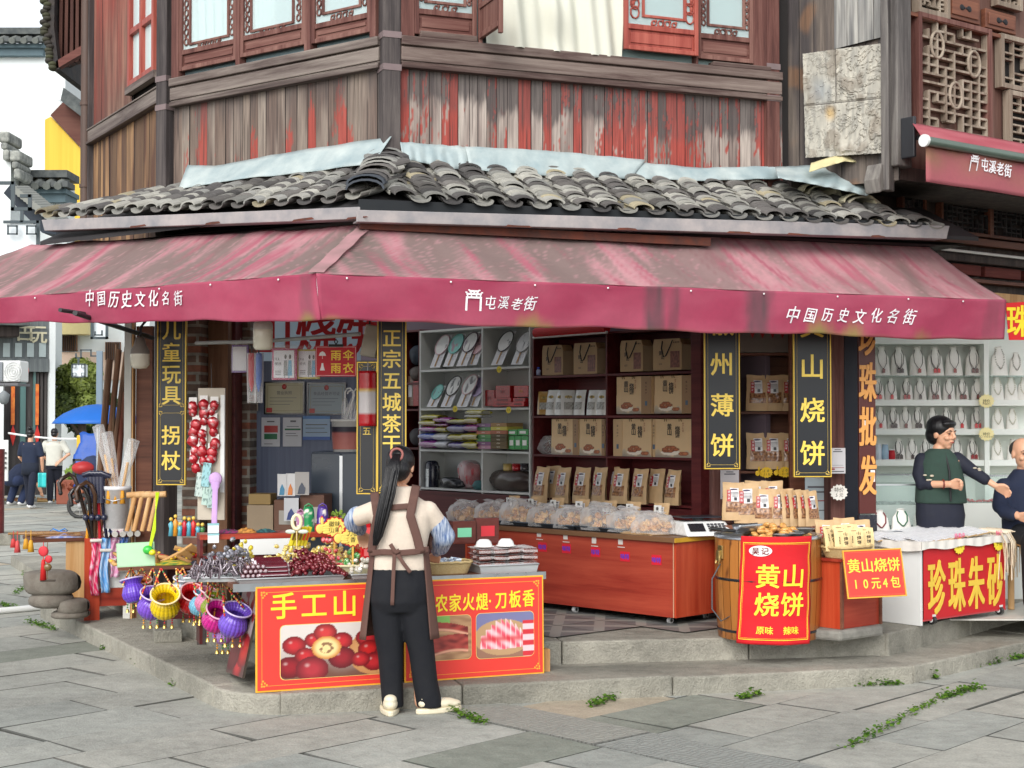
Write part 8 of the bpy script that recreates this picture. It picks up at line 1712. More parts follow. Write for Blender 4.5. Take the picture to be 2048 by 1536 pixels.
for k in range(5):x,z=FTb.pix(580+7*k,1090,.55);t=simple_box('slim yellow incense box, %s from left of the leaning bundle'%ORD[k],FTb,578+7*k,584.5+7*k,1052,1092,.55+.01*k,.03,L_((222,206,40)),'incense_box','box','yellow incense boxes',mark=L_((206,70,30))if k>2 else L_((120,90,30)),m=VM);t.rotation_euler=(0,.32,FTb.a)
FS2=Fr(FTb.w(0,1.12,0),FTb.deg-4);sh2=thing('low_shelf','dark red low shelf of small toys behind the sweets','shelf',FS2.w(.4,.1,.12));xa,xb=FS2.pix(400,1070)[0],FS2.pix(745,1070)[0];za=FS2.pix(560,1066)[1];plate('board',FS2,xa,xb,0,.22,za-.035,za,REDLAM,sh2,.003);plate('lower_board',FS2,xa,xb,0,.2,za-.16,za-.14,DARKRED,sh2);plate('white_back',FS2,FS2.pix(480,1080)[0],FS2.pix(605,1080)[0],-.012,-.002,za-.14,za-.036,WHITEP,sh2)
for x in(xa,xb-.02):plate('upright',FS2,x,x+.02,.0,.2,.26,za-.035,DARKRED,sh2)
def tin(px,c,label,h,r):
 x,_=FS2.pix(px,1064,.1);t=thing('toy_tin',label,'toy',FS2.w(x,.1,za),0,'round toy tins on the low shelf');mb=MB();mb.grid(lambda u,v:((r*(1-.25*max(0,v-.75)**1*2))*math.cos(2*PI*u),r*(1-.5*max(0,v-.75))*math.sin(2*PI*u),v*h),20,12,True,lambda u,v:mixp(c,(.85,.8,.7),sst(.15,.35,nz(u*9,v*5,px))));mb.build('can',VG,t);mb=MB(tuple(q*.8 for q in c));mb.ball((0,0,h),(r*.8,r*.8,r*.5),14,8);mb.tube([(-r*.8,0,h*.9),(-r*.6,0,h*1.15),(0,0,h*1.25),(r*.6,0,h*1.15),(r*.8,0,h*.9)],.006,6);mb.build('lid',VG,t)
tin(617,L_((30,140,80)),'green round toy tin with handle on the low shelf',.15,.04);tin(645,L_((84,54,150)),'violet round toy tin with handle on the low shelf',.15,.04);tin(601,L_((176,120,160)),'mauve small toy tin left of the green one',.12,.03)
for k,(px,c)in enumerate(((668,L_((206,70,120))),(684,L_((120,60,130))),(676,L_((130,160,60))),(697,L_((176,60,100))))):x,_=FS2.pix(px,1040,.16);t=thing('pompom','%s woolly pompom toy behind the thumbs-up tags'%('pink','purple','lime','crimson')[k],'toy',FS2.w(x,.16,za+.05+.04*(k==2)),0,'woolly pompom toys');mb=MB();g2=random.Random(k);[(lambda d:mb.tube([d*.02,d*.055],[.008,.004],4))(Vector((g2.gauss(0,1),g2.gauss(0,1),g2.gauss(0,1))).normalized())for _ in range(70)];mb.fc=[[c]*len(f)for f in mb.f];mb.build('wool',VM,t)
def flat(name,label,cat,px,fr,off,z,sz,c,rz=0,m=VM,part='body'):
 x,_=fr.pix(px,1064,off);t=thing(name,label,cat,fr.w(x,off,z),fr.a+rz);mb=MB();mb.grid(lambda u,v:((u-.5)*sz[0],(v-.5)*sz[1],sz[2]*math.sin(PI*u)*math.sin(PI*v)*(1+.6*nz(u*7,v*7,px))+.002),14,10,True,lambda u,v:mixp(c[0],c[1],sst(-.2,.2,nz(u*9,v*9,px))));mb.build(part,m,t);return t
flat('hair_combs','pile of carved wooden combs on the low shelf','combs',492,FS2,.1,za,(.16,.1,.03),(L_((206,146,70)),L_((130,84,40))));flat('dark_toys','row of dark green and magenta small toys on the low shelf','toys',456,FS2,.1,za,(.2,.1,.025),(L_((30,64,66)),L_((150,40,100))));flat('dark_toys','dark teal flat toys on the low shelf right of the combs','toys',530,FS2,.1,za,(.16,.1,.02),(L_((26,50,60)),L_((60,110,110))))
for k,y in enumerate((1058,1078)):x,z=FS2.pix(427,y+8,-.03);t=thing('white_card_box',"white box with teal lid, %s of two at the low shelf's left end"%('upper','lower')[k],'box',FS2.w(x,-.03,z),FS2.a,'white teal lidded boxes');mb=MB((.82,.84,.84));mb.box(-.035,.035,0,.03,0,.05);mb.build('box',VM,t);mb=MB(L_((150,200,206)));mb.box(-.036,.036,-.001,.031,.05,.062);mb.build('lid',VM,t)
t=thing('flower_skewer','cream paper flower on a stick standing among the sweets','ornament',FTb.w(.36,.5,TZ));zt=FTb.pix(548,1055,.5)[1]-TZ;mb=MB(L_((226,200,140)));mb.cyl((0,0,0),(0,0,zt),.004);mb.build('stick',VM,t);mb=MB(L_((236,224,186)));mb.tube([(.028*math.cos(q),0,zt+.03+.045*math.sin(q))for q in[2*PI*k/14 for k in range(15)]],.012,6,False);mb.build('ring',VM,t);mb=MB(L_((206,214,200)));[mb.ball((s*.04,0,zt-.03),(.035,.006,.014),10,5)for s in(-1,1)];mb.build('petal',VM,t)
LT=gz(300,1133,.70);FL2=Fr(LT,16.0);xe0,xe1=FL2.pix(236,1120)[0],FL2.pix(425,1120)[0]
lt=thing('side_table','low brown table of wooden toys with woven baskets hung from its edge','table',FL2.w(.1,.3,.12));plate('top',FL2,xe0,xe1,0,.7,.675,.70,BROWNW,lt,.004);plate('leg',FL2,xe1-.1,xe1-.04,.05,.11,.122,.675,WPOST,lt);plate('leg',FL2,xe0+.3,xe0+.36,.4,.46,.122,.675,WPOST,lt);plate('shadow_board',FL2,xe0+.3,xe1-.05,.5,.52,.26,.67,DARKRED,lt)
plate('stone_stand',Fr(gz(308,1288,.122),16),0,.2,0,.2,.124,.215,STONE,lt,.01)
BC=[L_((206,40,40)),L_((226,150,40)),L_((60,120,60)),L_((190,30,50)),L_((236,200,120)),L_((120,60,30))]
def wbasket(label,px,py,Y,s,c,tilt,yaw,hang):
 """py = middle of the pot; hang = photo point of the hook"""
 s*=.88;p=at(px,py,Y);t=thing('woven_basket',label,'basket',p,0,'woven baskets hung from the tables');M_=Euler((tilt,0,yaw)).to_matrix().to_4x4();mb=MB();prof=[(.02,-.07),(.055,-.065),(.08,-.03),(.085,.0),(.07,.045),(.055,.062),(.062,.08),(.085,.105)]
 def f(u,v):
  q=v*7;i=min(6,int(q));r,z=lerp(prof[i][0],prof[i+1][0],q-i),lerp(prof[i][1],prof[i+1][1],q-i);return M_@Vector((s*r*math.cos(2*PI*u)*(1+.03*math.sin(2*PI*u*20)),s*r*math.sin(2*PI*u)*(1+.03*math.sin(2*PI*u*20)),s*z))
 mb.grid(f,80,28,True,lambda u,v:mixp(c,tuple(q*.35 for q in c),.55*(math.sin(2*PI*u*20)<-.2)+.25*(int(v*28)%2)));mb.build('pot',VG,t,solid=.006)
 mb=MB(mixp(c,(1,.9,.9),.45));mb.tube([M_@Vector((s*.086*math.cos(q),s*.086*math.sin(q),s*.105))for q in[2*PI*k/24 for k in range(25)]],.006,6,False);mb.build('rim',VG,t)
 h=at(hang[0],hang[1],Y+.02)-p;gg=random.Random(int(px))
 for sg in(-1,1):
  a=M_@Vector((sg*s*.085,0,s*.07));mb=MB();n=26
  for k in range(n):mb.col=BC[gg.randrange(6)];q=k/n;mb.ball(a.lerp(h,q)+Vector((0,-.012*math.sin(PI*q),0)),(.0065,.0065,.0075),6,4)
  mb.build('bead_strap',VG,t)
 for k in range(3):
  x=(k-1)*.045*s;mb=MB(BC[gg.randrange(4)]);[mb.ball((x,-.01,-.07*s-.016*j),.0065,6,4)for j in range(3)];b_=mb.build('bell_cord',VG,t);mb=MB();mb.lathe([(0,.02),(.008,.018),(.012,.0),(.014,-.004)],(x,-.01,-.07*s-.062),10);mb.build('bell',mat('bell_gold',(226,196,110),rough=.25,metal=.8),b_)
PUR,YEB,REB,MGB=L_((110,70,200)),L_((240,206,20)),L_((206,26,34)),L_((206,30,140))
for a in(('purple woven basket at the far left of the hanging row',268,1186,10.0,1.0,PUR,-.3,.9,(262,1136)),('larger purple woven basket behind the yellow one',302,1214,9.9,1.15,L_((126,80,206)),.5,.6,(305,1136)),('bright yellow woven basket with its mouth facing out',330,1212,9.75,1.22,YEB,.7,.25,(322,1136)),('red woven basket right of the yellow one',380,1204,9.85,1.05,REB,.75,.5,(352,1136)),('pale blue woven basket seen edge on beside the red one',400,1212,9.7,.9,L_((120,186,214)),.4,1.2,(384,1138)),('pink woven basket tucked behind the green one',412,1206,9.5,.9,L_((226,130,170)),.4,1.1,(404,1142)),('red and green woven basket in the middle of the right cluster',424,1216,9.4,.9,L_((150,170,40)),.4,1.0,(418,1150)),('hot pink woven basket left in the right cluster',430,1240,9.25,1.05,MGB,.75,.6,(428,1160)),('violet woven basket with blue flower at the right end of the hanging row',466,1248,9.15,1.15,L_((120,84,206)),.5,.8,(446,1164)),('small lilac woven basket low behind the hot pink one',446,1268,9.3,.85,L_((176,130,206)),.3,.2,(440,1160)),('small magenta woven basket at the lower right of the cluster',478,1232,9.3,.8,L_((186,30,120)),.3,.9,(462,1166)),('orange woven basket peeping between the purple and yellow ones',284,1178,10.15,.8,L_((226,120,40)),.4,.4,(284,1136)),('small white and blue woven basket hanging high beside the red one',362,1176,10.1,.75,L_((206,214,226)),.3,.6,(366,1136))):wbasket(*a)
def toy_gun(px,py,ang,k):
 x,z=FL2.pix(px,py,.2);t=thing('toy_gun','wooden toy pistol with yellow dots, %s of the pile on the low table'%('lower left','middle','upper right')[k],'toy',FL2.w(x,.15+.06*k,.73+.02*k),0,'wooden toy pistols',rot=(.5,-ang,FL2.a));mb=MB(L_((206,160,100)));mb.prism([(-.12,-.014),(.10,-.014),(.14,-.08),(.17,-.06),(.14,.02),(-.12,.016)],-.012,.012);mb.build('body',VM,t,bev=.004);mb=MB(L_((236,196,40)));[mb.ball((-.08+.035*j,-.014,0),(.012,.005,.012),8,5)for j in range(5)];mb.build('dot',VG,t)
for k,a in enumerate(((335,1100,.45),(352,1092,.55),(382,1088,-.3))):toy_gun(*a,k)
for k in range(14):
 x,y=R_(-.30,.36),R_(.05,.4);t=thing('wooden_toy','small carved wooden toy heaped on the low side table','toy',FL2.w(x,y,.712+R_(0,.05)),0,'carved toys on the side table',rot=(R_(-.6,.6),R_(-.6,.6),R_(0,6)));c=mixp(L_((206,160,100)),L_((140,84,46)),g.random())if k%3 else BC[k%5];mb=MB(c);mb.tube([(-.06,0,0),(-.01,.01,0),(.04,0,.01),(.07,.01,.02)],[.012,.02,.014,.008],8);mb.build('body',VM,t);mb=MB(L_((236,196,60)));mb.ball((-.01,-.005,.018),(.012,.012,.006),8,5);mb.build('dot',VG,t)
flat('leaf_toys','pile of green and yellow wooden toy leaves under the pistols','toys',340,FL2,.08,.702,(.32,.14,.03),(L_((60,130,60)),L_((214,180,60))));flat('dark_box','flat dark blue box on the low table right of the pistols','box',405,FL2,.1,.702,(.2,.16,.03),(L_((30,40,54)),L_((50,60,76))))
quad_sign('green_card','pale green board propped on the blue cloth rolls',((236,1086),(312,1082),(310,1132),(235,1134)),9.95,lambda t,w,h:(MB(L_((160,200,160))).box(-w/2,w/2,0,.004,0,h).build('board',VM,t),MB(L_((176,212,176))).box(-w/2+.006,w/2-.006,-.001,-.0002,.006,h-.006).build('face',VM,t)),'card')
t=thing('slinky_toy','neon green and yellow plastic streamer hung on the post by the low table','toy',at(296,1100,9.9));mb=MB();[mb.tube([at(318-k*2,985,10.3),at(305+k*2,1060,10.0),at(296+k,1105,9.9)],.004,5)for k in range(4)];mb.fc=[[L_((190,214,40))]*len(f)for f in mb.f];mb.build('strand',VG,t,loc=(0,0,0));mb=MB(L_((60,190,70)));mb.ball((0,0,0),(.035,.03,.03),10,8);mb.col=L_((226,220,40));mb.ball((.03,-.01,-.015),(.025,.02,.02),10,8);mb.build('ball',VG,t)
FCb=Fr(gz(168,1242,.124),20.0);cb=thing('side_cabinet','reddish brown open cabinet with a white lower panel at the left end of the stall','cabinet',FCb.w(.3,.3,.12));hz=FCb.pix(170,1076)[1]
plate('side_panel',FCb,0,.12,-.0,.02,.126,hz,REDLAMV,cb);plate('side_panel',FCb,.10,.12,.02,.5,.126,hz,BROWNW,cb);plate('white_panel',FCb,.12,.6,.03,.05,FCb.pix(230,1176)[1],FCb.pix(230,1118)[1],WHITEP,cb);plate('lower_panel',FCb,.12,.6,.02,.04,FCb.pix(230,1212)[1],FCb.pix(230,1176)[1]-.003,REDLAM,cb);plate('top',FCb,.0,.7,.0,.5,hz,hz+.02,BROWNW,cb)
for k in range(9):
 x=.14+.06*(k%5);c=(L_((60,130,206)),L_((150,190,226)),L_((226,130,180)),L_((70,150,220)),L_((206,214,236)))[k%5];t=thing('bubble_wand','%s cloth roll with a white cap, %s of the pile on the side cabinet'%(('royal blue','sky blue','pink','azure','lavender')[k%5],('front','rear')[k//5]),'cloth roll',FCb.w(x+.03,-.04+.1*(k//5),hz+.03+.035*(k//5)),FCb.a+R_(-.2,.2),'blue and pink cloth rolls');mb=MB();mb.grid(lambda u,v:(.022*math.cos(2*PI*u),v*.36,.022*math.sin(2*PI*u)),12,14,True,lambda u,v:mixp(c,L_((240,190,214)),sst(.1,.4,nz(u*6,v*12,k))));mb.build('roll',VF,t);mb=MB((.82,.8,.74));mb.cyl((0,-.05,0),(0,.0,0),.024);mb.build('cap',VG,t)
for k in range(4):t=thing('cloth_streamer','%s cloth streamer hanging down the front of the side cabinet'%('crimson','sky blue','pink and blue','deep blue')[k],'streamer',FCb.w(.08+.075*k,-.03,hz-.0),FCb.a,'cloth streamers on the side cabinet');L2=(.46,.44,.32,.26)[k];c=(L_((214,40,96)),L_((110,170,226)),L_((226,150,190)),L_((50,110,200)))[k];mb=MB();mb.grid(lambda u,v:((u-.5)*.07+.01*math.sin(v*7+k),.012*math.sin(u*9+v*5),-v*L2),10,16,True,lambda u,v:mixp(c,(.8,.85,.9),.5*(nz(u*7,v*11,k)>.1)));mb.build('cloth',VF,t,solid=.004);mb=MB((.84,.8,.74));mb.tube([(-.04,-.01,-.02-.08*k),(.05,-.01,-.02-.08*k)],.014,8);mb.build('cap',VG,t)
FLd=Fr(gz(132,1225,.125),24);ld=thing('ledge_table','plank ledge on stacked stones and a tan cabinet at the far left of the stall','table',FLd.w(0,.3,.12));zl=FLd.pix(110,1077)[1];plate('top',FLd,-.30,.4,.0,.5,zl-.03,zl,BROWNW,ld,.004);plate('tan_panel',FLd,0,.16,.02,.04,.2,zl-.03,TANW,ld);plate('side_panel',FLd,.14,.17,.04,.4,.2,zl-.03,REDLAMV,ld)
RK=mat('rubble',(132,126,116),col2=(100,92,84),rough=.95,var=.4,scale=6,bump=.03,bsc=14)
for k,(px,py,sx,sz,q)in enumerate(((102,1165,.22,.10,'large grey boulder under the left ledge'),(104,1200,.17,.06,'reddish flat boulder below the large grey one'),(146,1212,.12,.06,'small round grey boulder beside the side cabinet'),(140,1228,.15,.03,'flat pale stone slab on the kerb under the small boulder'))):
 p=at(px,py,11.9);t=MB();t.grid(lambda u,v:(sx*abs(math.sin(PI*v))**.5*math.cos(2*PI*u)*(1+.15*nz(u*3,v*3,k)),.16*abs(math.sin(PI*v))**.5*math.sin(2*PI*u),sz*math.copysign(abs(math.cos(PI*v))**.6,-math.cos(PI*v))),18,12,True);solo('boulder',t,RK,q,'stone',loc=p)
flat('bead_cards','flat pile of pale blue packs on the left ledge','packets',128,FLd,.1,zl,(.3,.2,.03),(L_((120,140,206)),L_((206,206,226))),m=VF)
for k in range(10):
 x,y=R_(-.26,.3),.06+.035*k;t=MB(mixp(L_((206,160,96)),L_((110,70,44)),g.random()));t.tube([(-.2,0,0),(.2,0,.004)],[.011,.009],8);t.col=(.05,.03,.02);[t.ball((-.1+.05*j,0,.010),(.005,.005,.003),6,4)for j in range(5)];solo('bamboo_flute',t,VG,'bamboo flute, %s from the front on the left ledge'%ORD[k],'flute','bamboo flutes on the left ledge',loc=FLd.w(x-.05,y,zl+.016+.012*(k%2)),rz=FLd.a+R_(-.25,.25))
t=thing('hair_bow','bright blue hair bow lying on the left ledge','bow',FLd.w(FLd.pix(118,1046,.3)[0],.3,zl+.04));[MB(L_((40,130,214))).tube([(0,0,0),(s*.05,0,.02),(s*.075,0,.005),(s*.05,0,-.008),(0,0,0)],.006,6).build('loop',VG,t)for s in(-1,1)]
def tassel(px,y0,y1,Y,c,label):p=at(px,y0,Y);L2=p.z-at(px,y1,Y).z;t=thing('tassel',label,'tassel',p,0,'tassels hanging from the left ledge');mb=MB(c);mb.lathe([(0,-L2*.45),(.012,-L2*.47),(.016,-L2*.55),(.026,-L2),(0,-L2)],n=10);mb.build('fringe',VM,t);mb=MB(c);mb.tube([(0,0,0),(0,0,-L2*.46)],.003,5);mb.build('cord',VM,t);return t
for a in((27,1062,1095,11.6,L_((196,60,60)),'red tassel at the far left of the ledge'),(35,1062,1105,11.6,L_((206,80,80)),'pale red tassel second from left'),(52,1060,1098,11.5,L_((206,150,40)),'golden tassel left of its twin'),(62,1060,1104,11.5,L_((214,160,44)),'golden tassel right of its twin'),(87,1084,1160,11.4,L_((200,30,30)),'long red tassel with beads under the ledge')):tassel(*a)
t=thing('wind_chime','small bell wind chime with red knot under the left ledge','wind chime',at(95,1084,11.4));mb=MB(L_((206,50,60)));mb.ball((-.03,0,-.07),(.04,.01,.04),8,6);mb.ball((.01,0,-.13),(.03,.01,.03),8,6);mb.build('knot',VM,t);mb=MB(L_((120,96,60)));mb.ball((0,0,-.19),(.035,.02,.03),10,6);mb.cyl((0,0,0),(0,0,-.28),.003);mb.build('bell',VG,t);mb=MB(L_((60,50,40)));mb.box(-.05,.06,-.01,.01,-.30,-.285);mb.build('tag',VM,t)
CN=[(118,952,L_((50,34,26)),'thick dark brown',.055),(140,975,L_((30,24,22)),'black brown',.04),(152,968,L_((70,46,30)),'chestnut',.04)]
for k,(px,py,c,q,r)in enumerate(CN):
 b2=at(182+k*4,1076,11.5);a=at(px+38,py+22,11.4);h=at(px+26,py,11.4);e2=at(px,py+14,11.35);e3=at(px+3,py+34,11.35);t=thing('walking_cane',q+' crook handled walking cane leaning from the box on the ledge','cane',b2,0,'walking canes');mb=MB(c);mb.tube([b2,a,a.lerp(h,.6)+Vector((0,0,.02)),h+Vector((-.02,0,.015)),e2+Vector((.02,0,.03)),e2,e3],[.014,.016,.017,.017,.017,.017,.015],8);mb.build('stick',VG,t,loc=(0,0,0));mb=MB((.02,.02,.02));mb.ball(e3,.018,8,6);mb.build('tip',VM,t,loc=(0,0,0))
for k,(px,c,q)in enumerate(((176,L_((222,150,40)),'amber'),(186,L_((110,40,170)),'purple'),(196,L_((190,30,44)),'red'),(206,L_((24,26,50)),'navy'))):
 b2=at(px-2+k*3,1076,11.5);a=at(px+6-k*3,990,11.45);t=thing('folded_cane','folding cane with %s shaft and black T grip in the cane bunch'%q,'cane',b2,0,'folding canes');mb=MB(c);mb.tube([b2,a],.013,8);mb.build('shaft',VG,t,loc=(0,0,0));mb=MB((.02,.022,.05));mb.tube([a-Vector((0,0,.06)),a+Vector((0,0,.14))],.03,8);mb.tube([a+Vector((-.06,0,.15)),a+Vector((.0,-.02,.17)),a+Vector((.07,0,.14))],.02,8);mb.ball(a+Vector((.02*(k-1.5),-.03,-.17)),.026,8,6);mb.build('grip',VG,t,loc=(0,0,0))
p=at(234,1056,11.5);t=thing('plastic_bucket','tall white plastic bucket of tasselled swords behind the canes','bucket',p);h=at(234,972,11.5).z-p.z;mb=MB((.8,.8,.82));mb.lathe([(0,0),(.085,0),(.10,h),(.107,h),(.107,h-.03),(.101,h-.03)],n=28);mb.lathe([(.097,h),(.08,.01),(0,.01)],n=28);mb.build('pail',VG,t);mb=MB((.7,.7,.7));mb.tube([(-.106,0,h-.03),(-.08,-.09,h-.09),(.0,-.12,h-.11),(.08,-.09,h-.09),(.106,0,h-.03)],.004,5);mb.build('handle',STEEL,t)
for k,(px,py,q)in enumerate(((196,852,'left'),(214,866,'middle'),(268,880,'right'))):
 b2=at(228+k*6,980,11.5);a=at(px,py,11.6);t=thing('toy_sword','toy sword in a clear wrapper standing in the white bucket, %s one'%q,'toy',b2,0,'toy swords in the bucket');mb=MB(L_((206,150,50)));mb.tube([b2-Vector((0,0,.1)),b2.lerp(a,.55)],.012,6);mb.build('scabbard',VG,t,loc=(0,0,0));mb=MB();mb.tube([b2,b2.lerp(a,.6),a],[.025,.04,.045],10);mb.build('wrapper',CLEARB,t,loc=(0,0,0));mb=MB(L_((214,150,40)));c0=b2+Vector((-.02+.03*k,-.08,.0));mb.lathe([(0,0),(.012,0),(.022,-.1),(0,-.1)],c0,8);mb.build('tassel',VM,t,loc=(0,0,0))
for k,px in enumerate((262,276,292,306)):
 b2=at(px-8,1062,11.3);a=at(px+8,992,11.3);t=thing('back_scratcher','pale wooden massage mallet, %s from left beside the post'%ORD[k],'mallet',b2,0,'wooden mallets beside the post');mb=MB();mb.tube([b2,a],.018,8);mb.build('shaft',TANW,t,loc=(0,0,0));mb=MB();mb.tube([a+Vector((-.06,0,.005)),a+Vector((.07,0,.015))],.024,10);mb.build('head',TANW,t,loc=(0,0,0))
for k,(px,w,q)in enumerate(((205,.06,'widest'),(222,.05,'middle'),(236,.045,'slim dark'),(214,.03,'thin rear'),(230,.05,'red stained'))):
 b2=at(190+k*9,1068,12.4);a=at(px+14+k*2,(720,700,694,690,745)[k],12.7);d=(a-b2);t=MB(mixp(L_((112,84,66)),L_((150,110,84)),k/4));t.tube([(0,0,0),tuple(d)],w,4,True,.5);solo('door_plank',t,woodmat('plank_old%d'%k,(50,36,30),((110,84,68),(120,80,60),(84,58,48),(110,90,70),(120,60,46))[k],(160,126,100),'z'),q+' old shutter board leaning against the left corner','plank','shutter boards leaning at the corner',loc=b2)
pw=thing('white_post','weathered white painted post at the left corner of the shop','post',at(255,1000,12.2));fw=Fr(at(247,1000,12.2),-10);plate('post',fw,0,.06,0,.08,.125,2.6,mat('chalky_paint',(206,206,200),rough=.8,var=.2,scale=5),pw);plate('door_leaf',fw,.08,.22,.05,.09,.125,2.5,BROWNW,pw);plate('frame_strip',fw,.065,.078,.0,.05,.125,2.6,TANW,pw);plate('pale_panel',fw,.225,.40,.08,.1,.125,2.5,mat('misty_sheet',(186,196,196),rough=.4,var=.15,scale=3),pw)
FH=Fr(at(420,1040,10.9),-5);xa,xb,zb,zt=slot(FH,396,449,776,1040,0);hb_=thing('toy_rack','narrow white hanging rack board covered with red knotted charms by the brick pier','rack',FH.w((xa+xb)/2,0,zb));plate('board',FH,xa,xb,0,.02,zb,zt,mat('grubby_white',(196,186,170),rough=.7,var=.2,scale=4),hb_,.003);plate('edge',FH,xb-.03,xb,-.012,0,zb+.2,zt-.05,WHITEP,hb_);mb=MB((.1,.09,.09));mb.tube([FH.w((xa+xb)/2,0,zt),FH.w((xa+xb)/2-.01,.02,zt+.18)],.003,5);mb.build('wire',VM,hb_,loc=(0,0,0))
g=random.Random(21)
for k in range(22):
 r,c_=k//3,k%3;px=388+c_*19+g.uniform(-4,4);py=800+r*18+g.uniform(-4,4);x,z=FH.pix(px,py,-.03);t=thing('red_charm','glossy red charm packet in row %s, %s on the white hanging rack'%(ORD[r],('left','centre','right')[c_]),'charm',FH.w(x,-.03,z),0,'red charms on the hanging rack');mb=MB();s=g.uniform(.7,1.25);mb.grid(lambda u,v:(.034*s*math.sin(PI*v)*math.cos(2*PI*u)*(1+.35*nz(u*5,v*4,k)),.02*math.sin(PI*v)*math.sin(2*PI*u),-.05*s*(1-math.cos(PI*v))*.8),12,9,True,lambda u,v:mixp(L_((176,20,34)),(.8,.7,.7),sst(.3,.5,nz(u*7,v*5,k))));mb.build('charm',FOIL,t);mb=MB((.85,.83,.8));mb.box(-.028,.03,.004,.006,-.03,.025);mb.build('card',VP,t)
for k,(px,py,c,q)in enumerate(((398,945,L_((190,206,200)),'pale green left'),(412,962,L_((180,206,196)),'pale green middle'),(424,968,L_((170,196,190)),'pale green right'),(412,925,L_((150,200,206)),'aqua'))):xa,xb,zb,zt=slot(FH,px-9,px+7,py,py+48,-.04);w,h=xb-xa,zt-zb;t=thing('ink_packet',q+' patterned packet at the foot of the hanging rack','packet',FH.w((xa+xb)/2,-.04-.006*k,zb),FH.a,'patterned packets on the rack',rot=(0,.12,FH.a));mb=MB();mb.grid(lambda u,v:((u-.5)*w,0,v*h),10,20,False,lambda u,v:mixp(c,L_((60,90,90)),.7*(nz(u*5,v*7,k)>.2)));mb.build('sheet',VP,t,solid=.004);mb=MB((.1,.1,.1));mb.ball((0,0,h-.01),(.006,.004,.006),6,4);mb.build('hole',VM,t)
t=thing('purple_ribbon','long lilac ribbon hanging from the rack to the table','ribbon',FH.w(0,-.06,0));mb=MB(L_((196,160,214)));p0,p1=at(431,958,10.8),at(428,1062,10.6);mb.grid(lambda u,v:(lerp(p0.x,p1.x,v)+(u-.5)*.04*(1+.5*(v<.2)),lerp(p0.y,p1.y,v),lerp(p0.z,p1.z,v)+.006*math.sin(v*20)),3,20);mb.build('ribbon',VW,t,loc=(0,0,0),solid=.003);mb=MB(L_((206,170,220)));mb.ball(p0,(.05,.02,.05),10,8);mb.build('knot',VW,t,loc=(0,0,0))
for k in range(8):
 px=342+k*9;c=BC[k%5]if k%2 else L_((90,170,190));p=at(px,1072,10.5);t=thing('key_charm','small %s charm standing in the row left of the low shelf, %s from left'%(('teal','orange','teal','crimson','teal','red','teal','gold')[k],ORD[k]),'charm',p,0,'small charms left of the low shelf');h=.05+.1*g.random();mb=MB(c);mb.lathe([(0,0),(.02,0),(.014,h*.5),(.02,h*.8),(0,h)],n=10);mb.build('figure',VG,t);mb=MB(L_((226,190,80)));mb.ball((0,0,h+.012),.014,8,6);mb.build('top',VG,t)

# ------------------------------------------------------------------ people
SKIN=mat('skin',(214,164,134),rough=.5,var=.07,scale=16,sss=.12);HAIR=mat('black_hair',(16,15,18),rough=.34,var=.6,scale=1,st=(90,90,2),bump=.006,bsc=1,bst=(160,160,3))
def T(mb,pts,r):
 rs=r if isinstance(r,(list,tuple))else[r]*len(pts);mb.tube(pts,list(rs),12);[mb.ball(p,q,12,8)for p,q in zip(pts,rs)]
def rings(mb,secs,n=20,p=2.4):
 vs=[]
 for(x,y,z,rx,ry)in secs:
  for k in range(n):
   a=2*PI*k/n;c,s=math.cos(a),math.sin(a);q=(abs(c)**p+abs(s)**p)**(-1/p);vs.append((x+rx*c*q,y+ry*s*q,z))
 m_=len(secs);mb.add(vs,[(j*n+k,j*n+(k+1)%n,(j+1)*n+(k+1)%n,(j+1)*n+k)for j in range(m_-1)for k in range(n)]+[tuple(range(n-1,-1,-1)),tuple(range((m_-1)*n,m_*n))],True)
def hand(mb,w,d,side,curl=.5,s=1.0):
 """wrist point, pointing direction, thumb side vector"""
 w=Vector(w);d=Vector(d).normalized();t=Vector(side);t=(t-d*t.dot(d)).normalized();n=d.cross(t)
 for k in range(4):mb.tube([w-d*.005,w+d*.045*s+t*(.024-.016*k)*s,w+d*.085*s+t*(.027-.018*k)*s],[.016*s,.013*s,.011*s],8)
 for k,L in enumerate((.070,.078,.072,.056)):
  b=w+d*.082*s+t*(.028-.0185*k)*s;p=[b];a=0
  for j,f in enumerate((.42,.33,.25)):a+=curl*(.6+.5*j);p.append(p[-1]+(d*math.cos(a)+n*math.sin(a))*L*f*s)
  mb.tube(p,[.0092*s,.0088*s,.008*s,.0065*s],8);mb.ball(p[-1],.0066*s,8,6)
 b=w+d*.025*s+t*.02*s;mb.tube([b,b+d*.03*s+t*.022*s,b+d*.055*s+t*.026*s+n*.012*curl,b+d*.075*s+t*.022*s+n*.02*curl],[.014*s,.012*s,.010*s,.0075*s],8)
